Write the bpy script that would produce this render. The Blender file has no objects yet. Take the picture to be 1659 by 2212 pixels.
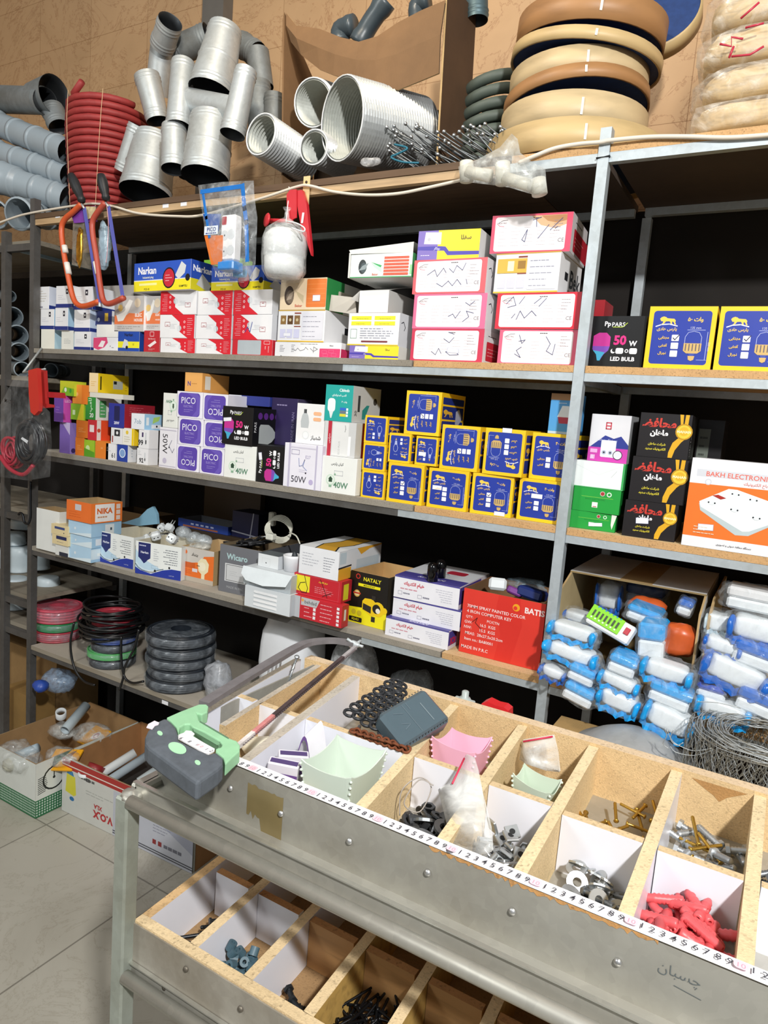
import bpy, math, random
from mathutils import Vector, Matrix, noise
from math import sin, cos, pi, radians
sc = bpy.context.scene
COL = sc.collection
rnd = random.Random(7)
H = 1.65                       # eye height of the photographer (floor is z=0)
# ---------------- camera ----------------
YAW, PIT, ROL, FPX = 0.51910674, 0.13572277, 0.07835529, 1504.62
_f0 = Vector((-sin(YAW), cos(YAW), 0)); _r0 = Vector((cos(YAW), sin(YAW), 0)); _u0 = Vector((0, 0, 1))
_fw = _f0*cos(PIT) - _u0*sin(PIT); _up = _u0*cos(PIT) + _f0*sin(PIT)
_r = _r0*cos(ROL) + _up*sin(ROL); _u = _up*cos(ROL) - _r0*sin(ROL)
EYE = Vector((0, 0, H))
cd = bpy.data.cameras.new('camera'); cam = bpy.data.objects.new('camera', cd); COL.objects.link(cam)
cam.matrix_world = Matrix.Translation(EYE) @ Matrix((_r, _u, -_fw)).transposed().to_4x4()
cd.sensor_fit = 'HORIZONTAL'; cd.sensor_width = 36.0; cd.lens = FPX/1659*36.0; cd.clip_start = 0.02
sc.camera = cam
# ---------------- light, world, exposure ----------------
sc.view_settings.view_transform = 'Standard'; sc.view_settings.look = 'None'
sc.view_settings.gamma = 1.0; sc.view_settings.use_curve_mapping = False
sc.view_settings.exposure = 0.0
W = bpy.data.worlds.new('world'); sc.world = W; W.use_nodes = True
W.node_tree.nodes['Background'].inputs[0].default_value = (0.93, 0.97, 1.0, 1)
W.node_tree.nodes['Background'].inputs[1].default_value = 0.27
def lamp(name, loc, power, size, target, color=(1, 1, 1), size_y=None):
    l = bpy.data.lights.new(name, 'AREA'); l.energy = power; l.size = size; l.color = color
    if size_y: l.shape = 'RECTANGLE'; l.size_y = size_y
    o = bpy.data.objects.new(name, l); COL.objects.link(o); o.location = loc
    o.rotation_euler = (Vector(target) - Vector(loc)).to_track_quat('-Z', 'Y').to_euler(); return o
lamp('ceiling_and_fill_lamp', (1.05, -0.72, 3.2), 130, 0.14, (-0.9, 1.4, 1.0), (1, 0.985, 0.96))
lamp('ceiling_and_fill_lamp', (-2.3, -1.3, 3.25), 40, 0.5, (-1.6, 1.8, 1.2), (0.97, 1.0, 0.98), 1.2)  # added fill for the left shelves, not a known ceiling lamp
lamp('ceiling_and_fill_lamp', (-1.2, 1.0, 3.45), 14, 0.25, (-1.6, 2.3, 2.6), (1.0, 0.86, 0.68))

def ray(px, py):
    return (_r*((px-829.5)/FPX) - _u*((py-1106)/FPX) + _fw)
def aty(px, py, y): d = ray(px, py); return EYE + d*(y/d.y)
def atz(px, py, z): d = ray(px, py); return EYE + d*((z-H)/d.z)
# ---------------- materials ----------------
_MC = {}
def srgb(h):
    v = [int(h[i:i+2], 16)/255 for i in (0, 2, 4)]
    return tuple(c/12.92 if c <= .04045 else ((c+.055)/1.055)**2.4 for c in v)
class NT:
    def __init__(s, name):
        s.m = bpy.data.materials.new(name); s.m.use_nodes = True; s.t = s.m.node_tree
        s.b = s.t.nodes['Principled BSDF']; s.o = s.t.nodes['Material Output']
        s.co = s.t.nodes.new('ShaderNodeTexCoord')
    def n(s, ty, **k):
        x = s.t.nodes.new('ShaderNode'+ty)
        for a, b in k.items():
            if isinstance(b, (int, float, tuple)) and a in x.inputs: x.inputs[a].default_value = b
            else: setattr(x, a, b)
        return x
    def l(s, a, b): s.t.links.new(a, b)
    def noise(s, scale, detail=4, co='Object', rough=.6, dist=0):
        x = s.n('TexNoise', Scale=scale, Detail=detail, Roughness=rough, Distortion=dist); s.l(s.co.outputs[co], x.inputs['Vector']); return x
    def ramp(s, src, stops):
        x = s.n('ValToRGB'); r = x.color_ramp
        while len(r.elements) < len(stops): r.elements.new(.5)
        for e, (p, c) in zip(r.elements, stops):
            e.position = p; e.color = (*c, 1) if len(c) == 3 else c
        s.l(src, x.inputs[0]); return x
    def bump(s, src, strength=.3, dist=.002):
        x = s.n('Bump', Strength=strength, Distance=dist); s.l(src, x.inputs['Height']); s.l(x.outputs[0], s.b.inputs['Normal'])
def mul(c, k): return tuple(min(1, a*k) for a in c)
def P(hexc, rough=.5, metal=0., var=.08, scale=14, name=None):
    k = ('P', hexc, rough, metal, var, scale)
    if k in _MC: return _MC[k]
    s = NT(name or 'surface_'+hexc); c = srgb(hexc)
    nz = s.noise(scale)
    rp = s.ramp(nz.outputs[0], [(.3, mul(c, 1-var)), (.7, mul(c, 1+var*.4))])
    s.l(rp.outputs[0], s.b.inputs['Base Color'])
    s.b.inputs['Roughness'].default_value = rough; s.b.inputs['Metallic'].default_value = metal
    _MC[k] = s.m; return s.m
def chip(base='CDB083', k='chip', edge=False, sc_=1.0):
    kk = ('chip', base, k, edge)
    if kk in _MC: return _MC[kk]
    s = NT('particle_board'); c = srgb(base)
    v = s.n('TexVoronoi', Scale=430.0*sc_ if not edge else 330*sc_); s.l(s.co.outputs['Object'], v.inputs['Vector'])
    nz = s.noise(9, 5)
    rp = s.ramp(v.outputs['Color'], [(0, mul(c, .74 if not edge else .6)), (.3, c), (.75, mul(c, 1.1)), (1, mul(c, .86))])
    mx = s.n('MixRGB', blend_type='MULTIPLY'); mx.inputs[0].default_value = .5
    r2 = s.ramp(nz.outputs[0], [(.3, (.72, .68, .62)), (.6, (1, 1, 1))])
    s.l(rp.outputs[0], mx.inputs[1]); s.l(r2.outputs[0], mx.inputs[2]); s.l(mx.outputs[0], s.b.inputs['Base Color'])
    s.b.inputs['Roughness'].default_value = .85; s.bump(v.outputs['Distance'], .35, .001)
    _MC[kk] = s.m; return s.m
def wood(base='C9A978', rough=.6, stretch=(2, 18, 18)):
    kk = ('wood', base, stretch)
    if kk in _MC: return _MC[kk]
    s = NT('wood'); c = srgb(base)
    mp = s.n('Mapping'); mp.inputs['Scale'].default_value = stretch; s.l(s.co.outputs['Object'], mp.inputs[0])
    nz = s.n('TexNoise', Scale=4.0, Detail=6.0, Distortion=.6); s.l(mp.outputs[0], nz.inputs['Vector'])
    n2 = s.noise(3, 2)
    rp = s.ramp(nz.outputs[0], [(.3, mul(c, .72)), (.5, c), (.75, mul(c, 1.12))])
    r2 = s.ramp(n2.outputs[0], [(.35, (.75, .68, .6)), (.6, (1, 1, 1))])
    mx = s.n('MixRGB', blend_type='MULTIPLY'); mx.inputs[0].default_value = .6
    s.l(rp.outputs[0], mx.inputs[1]); s.l(r2.outputs[0], mx.inputs[2]); s.l(mx.outputs[0], s.b.inputs['Base Color'])
    s.b.inputs['Roughness'].default_value = rough
    _MC[kk] = s.m; return s.m
def card(base='A98860'):
    kk = ('card', base)
    if kk in _MC: return _MC[kk]
    s = NT('corrugated_cardboard'); c = srgb(base)
    w = s.n('TexWave', Scale=60.0, Distortion=.3); s.l(s.co.outputs['Object'], w.inputs['Vector'])
    nz = s.noise(7, 5); rp = s.ramp(nz.outputs[0], [(.3, mul(c, .8)), (.7, mul(c, 1.08))])
    s.l(rp.outputs[0], s.b.inputs['Base Color']); s.b.inputs['Roughness'].default_value = .85; s.bump(w.outputs[0], .12, .001)
    _MC[kk] = s.m; return s.m
def galv(base='9FA5A8', rough=.33, dirt=.25, metal=.92):
    kk = ('galv', base, rough, dirt, metal)
    if kk in _MC: return _MC[kk]
    s = NT('galvanized_steel'); c = srgb(base)
    v = s.n('TexVoronoi', Scale=80.0); s.l(s.co.outputs['Object'], v.inputs['Vector'])
    nz = s.noise(6, 6); rp = s.ramp(v.outputs['Color'], [(0, mul(c, .93)), (1, mul(c, 1.05))])
    r2 = s.ramp(nz.outputs[0], [(.35, (1-dirt, 1-dirt*1.1, 1-dirt*1.25)), (.62, (1, 1, 1))])
    mx = s.n('MixRGB', blend_type='MULTIPLY'); mx.inputs[0].default_value = 1
    s.l(rp.outputs[0], mx.inputs[1]); s.l(r2.outputs[0], mx.inputs[2]); s.l(mx.outputs[0], s.b.inputs['Base Color'])
    r3 = s.ramp(nz.outputs[0], [(.3, (min(1, rough+.25),)*3), (.7, (rough,)*3)])
    s.l(r3.outputs[0], s.b.inputs['Roughness']); s.b.inputs['Metallic'].default_value = metal
    _MC[kk] = s.m; return s.m
def film(tint='E8EEF2', alpha=.22, rough=.18, name='clear_plastic_film', freq=22):
    kk = ('film', tint, alpha, freq)
    if kk in _MC: return _MC[kk]
    s = NT(name); c = srgb(tint)
    s.b.inputs['Base Color'].default_value = (*c, 1); s.b.inputs['Roughness'].default_value = rough
    nz = s.noise(freq, 5, dist=1.2)
    rp = s.ramp(nz.outputs[0], [(.38, (alpha*.35,)*3), (.55, (alpha,)*3), (.72, (min(1, alpha*2.4),)*3)])
    s.l(rp.outputs[0], s.b.inputs['Alpha']); s.bump(nz.outputs[0], .5, .004)
    s.b.inputs['Specular IOR Level'].default_value = .9
    _MC[kk] = s.m; return s.m
# ---------------- mesh builder ----------------
class B:
    def __init__(s): s.v = []; s.f = []; s.mi = []; s.sm = []; s.mats = []
    def idx(s, m):
        if isinstance(m, str): m = P(m)
        if m not in s.mats: s.mats.append(m)
        return s.mats.index(m)
    def add(s, vs, fs, m, M=None, smooth=False):
        o = len(s.v); k = s.idx(m)
        if M is None: s.v += [tuple(v) for v in vs]
        else: s.v += [tuple(M @ Vector(v)) for v in vs]
        s.f += [tuple(i+o for i in f) for f in fs]; s.mi += [k]*len(fs); s.sm += [smooth]*len(fs)
        return s
    def box(s, a, b, m, M=None, bev=0, mt=None):
        x0, y0, z0 = a; x1, y1, z1 = b
        if bev <= 0:
            vs = [(x0,y0,z0),(x1,y0,z0),(x1,y1,z0),(x0,y1,z0),(x0,y0,z1),(x1,y0,z1),(x1,y1,z1),(x0,y1,z1)]
            fs = [(0,3,2,1),(0,1,5,4),(1,2,6,5),(2,3,7,6),(3,0,4,7)]
            s.add(vs, fs, m, M); s.add([vs[4],vs[5],vs[6],vs[7]], [(0,1,2,3)], mt or m, M); return s
        bx, by, bz = [min(bev, abs(q-p)*.45) for p, q in ((x0,x1),(y0,y1),(z0,z1))]
        vs = []; ix = {}
        for i, (X, dx) in enumerate(((x0, bx), (x1, -bx))):
            for j, (Y, dy) in enumerate(((y0, by), (y1, -by))):
                for k, (Z, dz) in enumerate(((z0, bz), (z1, -bz))):
                    for ax, p in enumerate(((X, Y+dy, Z+dz), (X+dx, Y, Z+dz), (X+dx, Y+dy, Z))):
                        ix[i, j, k, ax] = len(vs); vs.append(p)
        F = []
        def q(*t): F.append(tuple(ix[u] for u in t))
        for i in (0, 1): q((i,0,0,0),(i,1,0,0),(i,1,1,0),(i,0,1,0)) if i else q((i,0,0,0),(i,0,1,0),(i,1,1,0),(i,1,0,0))
        for j in (0, 1): q((0,j,0,1),(1,j,0,1),(1,j,1,1),(0,j,1,1)) if not j else q((0,j,0,1),(0,j,1,1),(1,j,1,1),(1,j,0,1))
        for k in (0, 1): q((0,0,k,2),(1,0,k,2),(1,1,k,2),(0,1,k,2)) if k else q((0,0,k,2),(0,1,k,2),(1,1,k,2),(1,0,k,2))
        for i in (0, 1):
            for j in (0, 1): q((i,j,0,0),(i,j,0,1),(i,j,1,1),(i,j,1,0))
            for k in (0, 1): q((i,0,k,0),(i,0,k,2),(i,1,k,2),(i,1,k,0))
        for j in (0, 1):
            for k in (0, 1): q((0,j,k,1),(0,j,k,2),(1,j,k,2),(1,j,k,1))
        for i in (0, 1):
            for j in (0, 1):
                for k in (0, 1): q((i,j,k,0),(i,j,k,1),(i,j,k,2))
        return s.add(vs, F, m, M)
    def tube(s, path, r, m, n=8, closed=False, caps=True, M=None, sq=False, smooth=True):
        path = [Vector(p) for p in path]; N = len(path); vs = []; prev = None
        for i, p in enumerate(path):
            if closed: t = path[(i+1) % N] - path[i-1]
            else: t = path[min(i+1, N-1)] - path[max(i-1, 0)]
            if t.length < 1e-9: t = Vector((0, 0, 1))
            t.normalize()
            if prev is None:
                a = Vector((0, 0, 1)) if abs(t.z) < .9 else Vector((1, 0, 0)); u = t.cross(a).normalized()
            else:
                u = prev - t*prev.dot(t); u = u.normalized() if u.length > 1e-6 else t.orthogonal().normalized()
            prev = u; w = t.cross(u); rr = r[i] if isinstance(r, (list, tuple)) else r
            for k in range(n):
                a = 2*pi*(k+(.5 if sq else 0))/n; vs.append(p + u*(cos(a)*rr) + w*(sin(a)*rr))
        fs = []
        for i in range(N if closed else N-1):
            j = (i+1) % N
            for k in range(n): fs.append((i*n+k, i*n+(k+1) % n, j*n+(k+1) % n, j*n+k))
        if caps and not closed: fs.append(tuple(reversed(range(n)))); fs.append(tuple(range((N-1)*n, N*n)))
        return s.add(vs, fs, m, M, smooth and not sq)
    def lathe(s, prof, m, n=28, M=None, smooth=True, cap0=False, cap1=False, wob=0):
        vs = []
        for r, z in prof:
            for k in range(n):
                a = 2*pi*k/n; rr = r*(1+wob*sin(3*a+z*40)); vs.append((rr*cos(a), rr*sin(a), z))
        fs = []
        for i in range(len(prof)-1):
            for k in range(n): fs.append((i*n+k, i*n+(k+1) % n, (i+1)*n+(k+1) % n, (i+1)*n+k))
        if cap0: fs.append(tuple(reversed(range(n))))
        if cap1: fs.append(tuple(range((len(prof)-1)*n, len(prof)*n)))
        return s.add(vs, fs, m, M, smooth)
    def poly(s, pts, m, M=None): return s.add([(x, y, 0) for x, y in pts], [tuple(range(len(pts)))], m, M)
    def prism(s, pts, h, m, M=None):
        n = len(pts); vs = [(x, y, 0) for x, y in pts] + [(x, y, h) for x, y in pts]
        fs = [tuple(reversed(range(n))), tuple(range(n, 2*n))] + [(i, (i+1) % n, (i+1) % n+n, i+n) for i in range(n)]
        return s.add(vs, fs, m, M)
    def quad(s, a, b, c, d, m, M=None): return s.add([a, b, c, d], [(0, 1, 2, 3)], m, M)
    def blob(s, c, size, m, nu=14, nv=9, amp=.12, f=6, seed=0, M=None, pw=1., smooth=True):
        # closed crumpled pillow; pw<1 makes it boxier
        vs = []; fs = []
        def sp(x): return math.copysign(abs(x)**pw, x)
        for j in range(nv+1):
            th = -pi/2 + pi*j/nv
            for i in range(nu):
                a = 2*pi*i/nu
                p = Vector((sp(cos(th))*sp(cos(a))*size[0]/2, sp(cos(th))*sp(sin(a))*size[1]/2, sp(sin(th))*size[2]/2))
                k = 1 + amp*noise.noise(p*f*8 + Vector((seed*3.1, seed*1.7, seed)))*2
                vs.append(Vector(c)+p*k)
        for j in range(nv):
            for i in range(nu): fs.append((j*nu+i, j*nu+(i+1) % nu, (j+1)*nu+(i+1) % nu, (j+1)*nu+i))
        return s.add(vs, fs, m, M, smooth)
    def sheet(s, fn, nu, nv, m, M=None, smooth=True):
        vs = [fn(i/nu, j/nv) for j in range(nv+1) for i in range(nu+1)]
        fs = [(j*(nu+1)+i, j*(nu+1)+i+1, (j+1)*(nu+1)+i+1, (j+1)*(nu+1)+i) for j in range(nv) for i in range(nu)]
        return s.add(vs, fs, m, M, smooth)
    def obj(s, name, par=None, M=None, world=True, **tags):
        """par: root object. world: the vertices are in world space and move into the root's frame"""
        me = bpy.data.meshes.new(name)
        if world:
            if par is not None: inv = par.matrix_basis.inverted()
            else:
                if M is None:
                    xs = [v[0] for v in s.v]; ys = [v[1] for v in s.v]; zs = [v[2] for v in s.v]
                    M = Matrix.Translation(((min(xs)+max(xs))/2, (min(ys)+max(ys))/2, min(zs)))
                inv = M.inverted()
            p = par
            if p is not None and p.parent is not None: inv = (p.parent.matrix_basis @ p.matrix_basis).inverted()
            vs = [tuple(inv @ Vector(v)) for v in s.v]
        else: vs = s.v
        me.from_pydata(vs, [], s.f)
        for m in s.mats: me.materials.append(m)
        me.polygons.foreach_set('material_index', s.mi); me.polygons.foreach_set('use_smooth', s.sm); me.update()
        o = bpy.data.objects.new(name, me); COL.objects.link(o)
        if par is not None: o.parent = par
        elif M is not None: o.matrix_basis = M
        tag(o, **tags); return o
def tag(o, label=None, cat=None, group=None, kind=None):
    if label: o['label'] = label
    if cat: o['category'] = cat
    if group: o['group'] = group
    if kind: o['kind'] = kind
    return o
def empty(name, loc, rz=0, M=None, **tags):
    o = bpy.data.objects.new(name, None); COL.objects.link(o); o.empty_display_size = .05
    o.matrix_basis = M if M is not None else Matrix.Translation(loc) @ Matrix.Rotation(rz, 4, 'Z')
    return tag(o, **tags)
def copy(root, M, **tags):
    r = root.copy(); COL.objects.link(r); r.matrix_basis = M; tag(r, **tags)
    for c in root.children:
        k = c.copy(); COL.objects.link(k); k.parent = r
        for g in c.children:
            h = g.copy(); COL.objects.link(h); h.parent = k
    return r
def TR(x, y, z, rz=0, rx=0, ry=0, s=1):
    return Matrix.Translation((x, y, z)) @ Matrix.Rotation(rz, 4, 'Z') @ Matrix.Rotation(ry, 4, 'Y') @ Matrix.Rotation(rx, 4, 'X') @ Matrix.Scale(s, 4)
def along(a, b):
    a = Vector(a); d = Vector(b)-a; q = d.to_track_quat('Z', 'Y')
    return Matrix.Translation(a) @ q.to_matrix().to_4x4(), d.length
def smoothpath(pts, n=6, closed=False):
    pts = [Vector(p) for p in pts]; out = []; N = len(pts)
    for i in range(N if closed else N-1):
        g = lambda k: pts[k % N] if closed else pts[max(0, min(N-1, k))]
        p0, p1, p2, p3 = g(i-1), g(i), g(i+1), g(i+2)
        for k in range(n):
            t = k/n; out.append(.5*((2*p1)+(p2-p0)*t+(2*p0-5*p1+4*p2-p3)*t*t+(3*p1-p0-3*p2+p3)*t**3))
    if not closed: out.append(pts[-1])
    return out
# ---------------- lettering ----------------
_F = {'ا':'FE8D FE8E','آ':'FE81 FE82','ب':'FE8F FE90 FE91 FE92','پ':'FB56 FB57 FB58 FB59','ت':'FE95 FE96 FE97 FE98','ج':'FE9D FE9E FE9F FEA0','چ':'FB7A FB7B FB7C FB7D','ح':'FEA1 FEA2 FEA3 FEA4','خ':'FEA5 FEA6 FEA7 FEA8','د':'FEA9 FEAA','ر':'FEAD FEAE','ز':'FEAF FEB0','س':'FEB1 FEB2 FEB3 FEB4','ش':'FEB5 FEB6 FEB7 FEB8','ص':'FEB9 FEBA FEBB FEBC','ط':'FEC1 FEC2 FEC3 FEC4','ظ':'FEC5 FEC6 FEC7 FEC8','ع':'FEC9 FECA FECB FECC','ف':'FED1 FED2 FED3 FED4','ک':'FED9 FEDA FEDB FEDC','گ':'FB92 FB93 FB94 FB95','ل':'FEDD FEDE FEDF FEE0','م':'FEE1 FEE2 FEE3 FEE4','ن':'FEE5 FEE6 FEE7 FEE8','و':'FEED FEEE','ه':'FEE9 FEEA FEEB FEEC','ی':'FBFC FBFD FEF3 FEF4'}
_F = {k: [chr(int(x, 16)) for x in v.split()] for k, v in _F.items()}
def fa(s):
    o = []
    for i, c in enumerate(s):
        f = _F.get(c)
        if not f: o.append(c); continue
        pj = i > 0 and len(_F.get(s[i-1], '')) == 4; nj = len(f) == 4 and i+1 < len(s) and s[i+1] in _F
        o.append(f[(1 if pj else 0)+(2 if nj else 0)])
    t = ''.join(reversed(o)); out = ''; run = ''
    for c in t:
        if '\u06f0' <= c <= '\u06f9': run = c+run
        else: out += run+c; run = ''
    return out+run
_TC = {}
def glyphs(s, bold=0.):
    k = (s, bold)
    if k in _TC: return _TC[k]
    t = fa(s) if any(c in _F or '\u06f0' <= c <= '\u06f9' for c in s) else s
    c = bpy.data.curves.new('t', 'FONT'); c.body = t; c.resolution_u = 2; c.offset = bold
    o = bpy.data.objects.new('t', c); COL.objects.link(o)
    m = o.evaluated_get(bpy.context.evaluated_depsgraph_get()).to_mesh()
    vs = [tuple(v.co) for v in m.vertices]; fs = [tuple(p.vertices) for p in m.polygons]
    bpy.data.objects.remove(o); bpy.data.curves.remove(c)
    xs = [v[0] for v in vs] or [0, 1]; ys = [v[1] for v in vs] or [0, 1]
    x0, x1, y0, y1 = min(xs), max(xs), min(ys), max(ys)
    r = ([((x-(x0+x1)/2), (y-(y0+y1)/2)) for x, y, _ in vs], fs, x1-x0, y1-y0)
    _TC[k] = r; return r
class Face:
    """prints on one face. M maps (u, v, out) metres to the box frame; coordinates are 0..1, sizes in face heights"""
    def __init__(s, bd, M, w, h, rot=0, base=.0003):
        if rot == 90: M = M @ Matrix.Translation((w, 0, 0)) @ Matrix.Rotation(pi/2, 4, 'Z'); w, h = h, w
        elif rot == 180: M = M @ Matrix.Translation((w, h, 0)) @ Matrix.Rotation(pi, 4, 'Z')
        elif rot == 270: M = M @ Matrix.Translation((0, h, 0)) @ Matrix.Rotation(-pi/2, 4, 'Z'); w, h = h, w
        s.b = bd; s.M = M; s.w = w; s.h = h; s.z = base
    def _m(s): s.z += .00005; return s.M @ Matrix.Translation((0, 0, s.z))
    def c(s, c): return P(c, .42, 0, .05) if isinstance(c, str) else c
    def r(s, x0, y0, x1, y1, c): s.b.poly([(x0*s.w, y0*s.h), (x1*s.w, y0*s.h), (x1*s.w, y1*s.h), (x0*s.w, y1*s.h)], s.c(c), s._m()); return s
    def rr(s, x0, y0, x1, y1, c, rad=.06):
        a, b, d, e = x0*s.w, y0*s.h, x1*s.w, y1*s.h; q = min(rad*s.h, (d-a)/2, (e-b)/2); pts = []
        for cx_, cy_, a0 in ((d-q, b+q, -90), (d-q, e-q, 0), (a+q, e-q, 90), (a+q, b+q, 180)):
            for k in range(5): t = radians(a0+k*22.5); pts.append((cx_+q*cos(t), cy_+q*sin(t)))
        s.b.poly(pts, s.c(c), s._m()); return s
    def e(s, x, y, r, c, ry=None, n=18):
        ry = ry or r; s.b.poly([(x*s.w+r*s.h*cos(2*pi*k/n), y*s.h+ry*s.h*sin(2*pi*k/n)) for k in range(n)], s.c(c), s._m()); return s
    def p(s, pts, c): s.b.poly([(x*s.w, y*s.h) for x, y in pts], s.c(c), s._m()); return s
    def l(s, pts, wd, c):
        pts = [Vector((x*s.w, y*s.h)) for x, y in pts]; M = s._m(); wd *= s.h/2
        for a, b in zip(pts, pts[1:]):
            d = b-a
            if d.length < 1e-7: continue
            d.normalize(); n = Vector((-d.y, d.x))*wd; e = d*wd*.6
            s.b.poly([tuple(a-e-n), tuple(b+e-n), tuple(b+e+n), tuple(a-e+n)], s.c(c), M)
        return s
    def box_(s, x0, y0, x1, y1, wd, c): return s.l([(x0, y0), (x1, y0), (x1, y1), (x0, y1), (x0, y0)], wd, c)
    def t(s, txt, x, y, hh, c, rot=0, bold=.012, wmax=None, slant=0):
        vs, fs, w, h = glyphs(txt, bold); k = hh*s.h/max(h, 1e-6)
        if wmax and w*k > wmax*s.w: k = wmax*s.w/w
        kx = k
        R = Matrix.Rotation(radians(rot), 4, 'Z')
        M = s._m() @ Matrix.Translation((x*s.w, y*s.h, 0)) @ R
        s.b.add([(a*kx+b*k*slant, b*k, 0) for a, b in vs], fs, s.c(c), M); return s
    def fine(s, x0, y0, x1, y1, n, c, seed=1, th=.25, right=False):
        R = random.Random(seed); M = s._m(); st = (y1-y0)/n
        for i in range(n):
            yy = y1-st*(i+.5); L = (x1-x0)*R.uniform(.55, 1); xa = x1-L if right else x0; x = xa
            while x < xa+L-.005:
                e = min(xa+L, x+(x1-x0)*R.uniform(.06, .22))
                s.b.poly([(x*s.w, (yy-st*th/2)*s.h), (e*s.w, (yy-st*th/2)*s.h), (e*s.w, (yy+st*th/2)*s.h), (x*s.w, (yy+st*th/2)*s.h)], s.c(c), M)
                x = e+(x1-x0)*.03
        return s
# ================= the room =================
def tilemat(name, base, mort, bw, bh, off, ms, rough, var=.08, vein=None, sx=0, sy=0, plane='xy', spec=.5):
    s = NT(name); mp = s.n('Mapping'); mp.inputs['Location'].default_value = (sx, sy, 0)
    if plane == 'xz': mp.inputs['Rotation'].default_value = (radians(-90), 0, 0)
    s.l(s.co.outputs['Object'], mp.inputs[0])
    br = s.n('TexBrick', offset=off, squash=1.0); br.inputs['Scale'].default_value = 1.0
    br.inputs['Brick Width'].default_value = bw; br.inputs['Row Height'].default_value = bh; br.inputs['Mortar Size'].default_value = ms
    c = srgb(base)
    br.inputs['Color1'].default_value = (*mul(c, 1.03), 1); br.inputs['Color2'].default_value = (*mul(c, .95), 1); br.inputs['Mortar'].default_value = (*srgb(mort), 1)
    s.l(mp.outputs[0], br.inputs['Vector'])
    nz = s.noise(2.2, 8, dist=.5); rp = s.ramp(nz.outputs[0], [(.3, (1-var*2.4, 1-var*2.6, 1-var*2.9)), (.55, (1, 1, 1))])
    mx = s.n('MixRGB', blend_type='MULTIPLY'); mx.inputs[0].default_value = .8
    s.l(br.outputs[0], mx.inputs[1]); s.l(rp.outputs[0], mx.inputs[2]); out = mx
    if vein:
        n2 = s.noise(3.0, 9, dist=2.6, rough=.7)
        r2 = s.ramp(n2.outputs[0], [(.485, (1, 1, 1)), (.5, srgb(vein)), (.515, (1, 1, 1))])
        m2 = s.n('MixRGB', blend_type='MULTIPLY'); m2.inputs[0].default_value = .55
        s.l(mx.outputs[0], m2.inputs[1]); s.l(r2.outputs[0], m2.inputs[2]); out = m2
    s.l(out.outputs[0], s.b.inputs['Base Color']); s.b.inputs['Roughness'].default_value = rough
    return s.m
floor_m = tilemat('stone_floor_tiles', 'ACA89C', '7E7A70', .6, .6, 0, .003, .35, .08, 'D8D4CC', 2.27, -1.555)
wall_m = tilemat('travertine_wall_tiles', 'BE9A72', '98744E', .42, .262, 0, .0013, .5, .07, 'B08A68', 3.37, -.3, 'xz')
b = B(); b.box((-5, -3, -.05), (3, 2.6, 0), floor_m); b.obj('floor', M=Matrix(), kind='structure')
b = B(); b.box((-5, 2.5, 0), (3, 2.6, 4.6), wall_m); b.obj('wall_back', M=Matrix(), kind='structure')
b = B(); b.box((-5.1, -3, 0), (-5, 2.6, 4.6), wall_m); b.obj('wall_left', M=Matrix(), kind='structure')
# steel column on the back wall, its foot behind the pipes
a_ = aty(445, 0, 2.46).x; c_ = aty(490, 0, 2.46).x
b = B(); b.box((a_, 2.44, 0), (c_, 2.4995, 4.6), P('6E6A64', .5, .3)); b.obj('trim_1', M=Matrix(), kind='structure')

# ================= shelving =================
CHIP = chip(); CHIPE = chip('C29A6A', edge=True)
PAINT = galv('C3CDD3', .42, .22, .55); BARE = galv('6B6A69', .5, .35, .6); DUSTY = chip('8E887D', 'dust'); DARK = P('201C19', .8, 0, .2)
GREYW = wood('8F8778', .8, (1, 10, 10)); TANW = wood('BFA27C', .6, (1, 12, 12)); DARKW = P('2B211A', .9, 0, .3, 5)
ZT = 1.65+.636; ZS = {2: 1.65+.124, 3: 1.65-.281, 4: 1.65-.684, 5: 1.65-1.115}
TOP = {k: v+.038 for k, v in ZS.items()}; TOP[1] = ZT+.038
YF, YB = 1.75, 2.24
XL, XM, XR = -2.70, -.4905, 1.62
rk = empty('shelf_rack', (-1.0, 1.98, 0), label='long welded steel rack of five shelf levels filled with boxes', cat='shelving')
def part(name, fn, par, **t):
    b = B(); fn(b); return b.obj(name, par, **t)
part('post', lambda b: b.box((XL, YF-.004, 0), (XL+.027, YF+.024, ZT+.10), BARE), rk, label='dark bare steel post')
part('post', lambda b: b.box((XM, YF-.004, 0), (XM+.026, YF+.024, ZT+.078), PAINT), rk, label='silver painted post')
part('post', lambda b: b.box((XR, YF-.004, 0), (XR+.026, YF+.024, ZT+.078), PAINT), rk)
for x in (XL, XM+.02, XR): part('post', lambda b: b.box((x, YB-.024, 0), (x+.026, YB, ZT), PAINT), rk)
part('wire_tie', lambda b: b.tube([(XM-.002, YF-.006, ZT+.01), (XM+.028, YF-.006, ZT+.012), (XM+.028, YF+.026, ZT+.01), (XM-.002, YF+.026, ZT+.01)], .002, '15151A', 6, True), rk)
xj2 = aty(740, 800, YF).x; xj3 = aty(893, 1100, YF).x; xj4 = aty(950, 1440, YF).x
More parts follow.
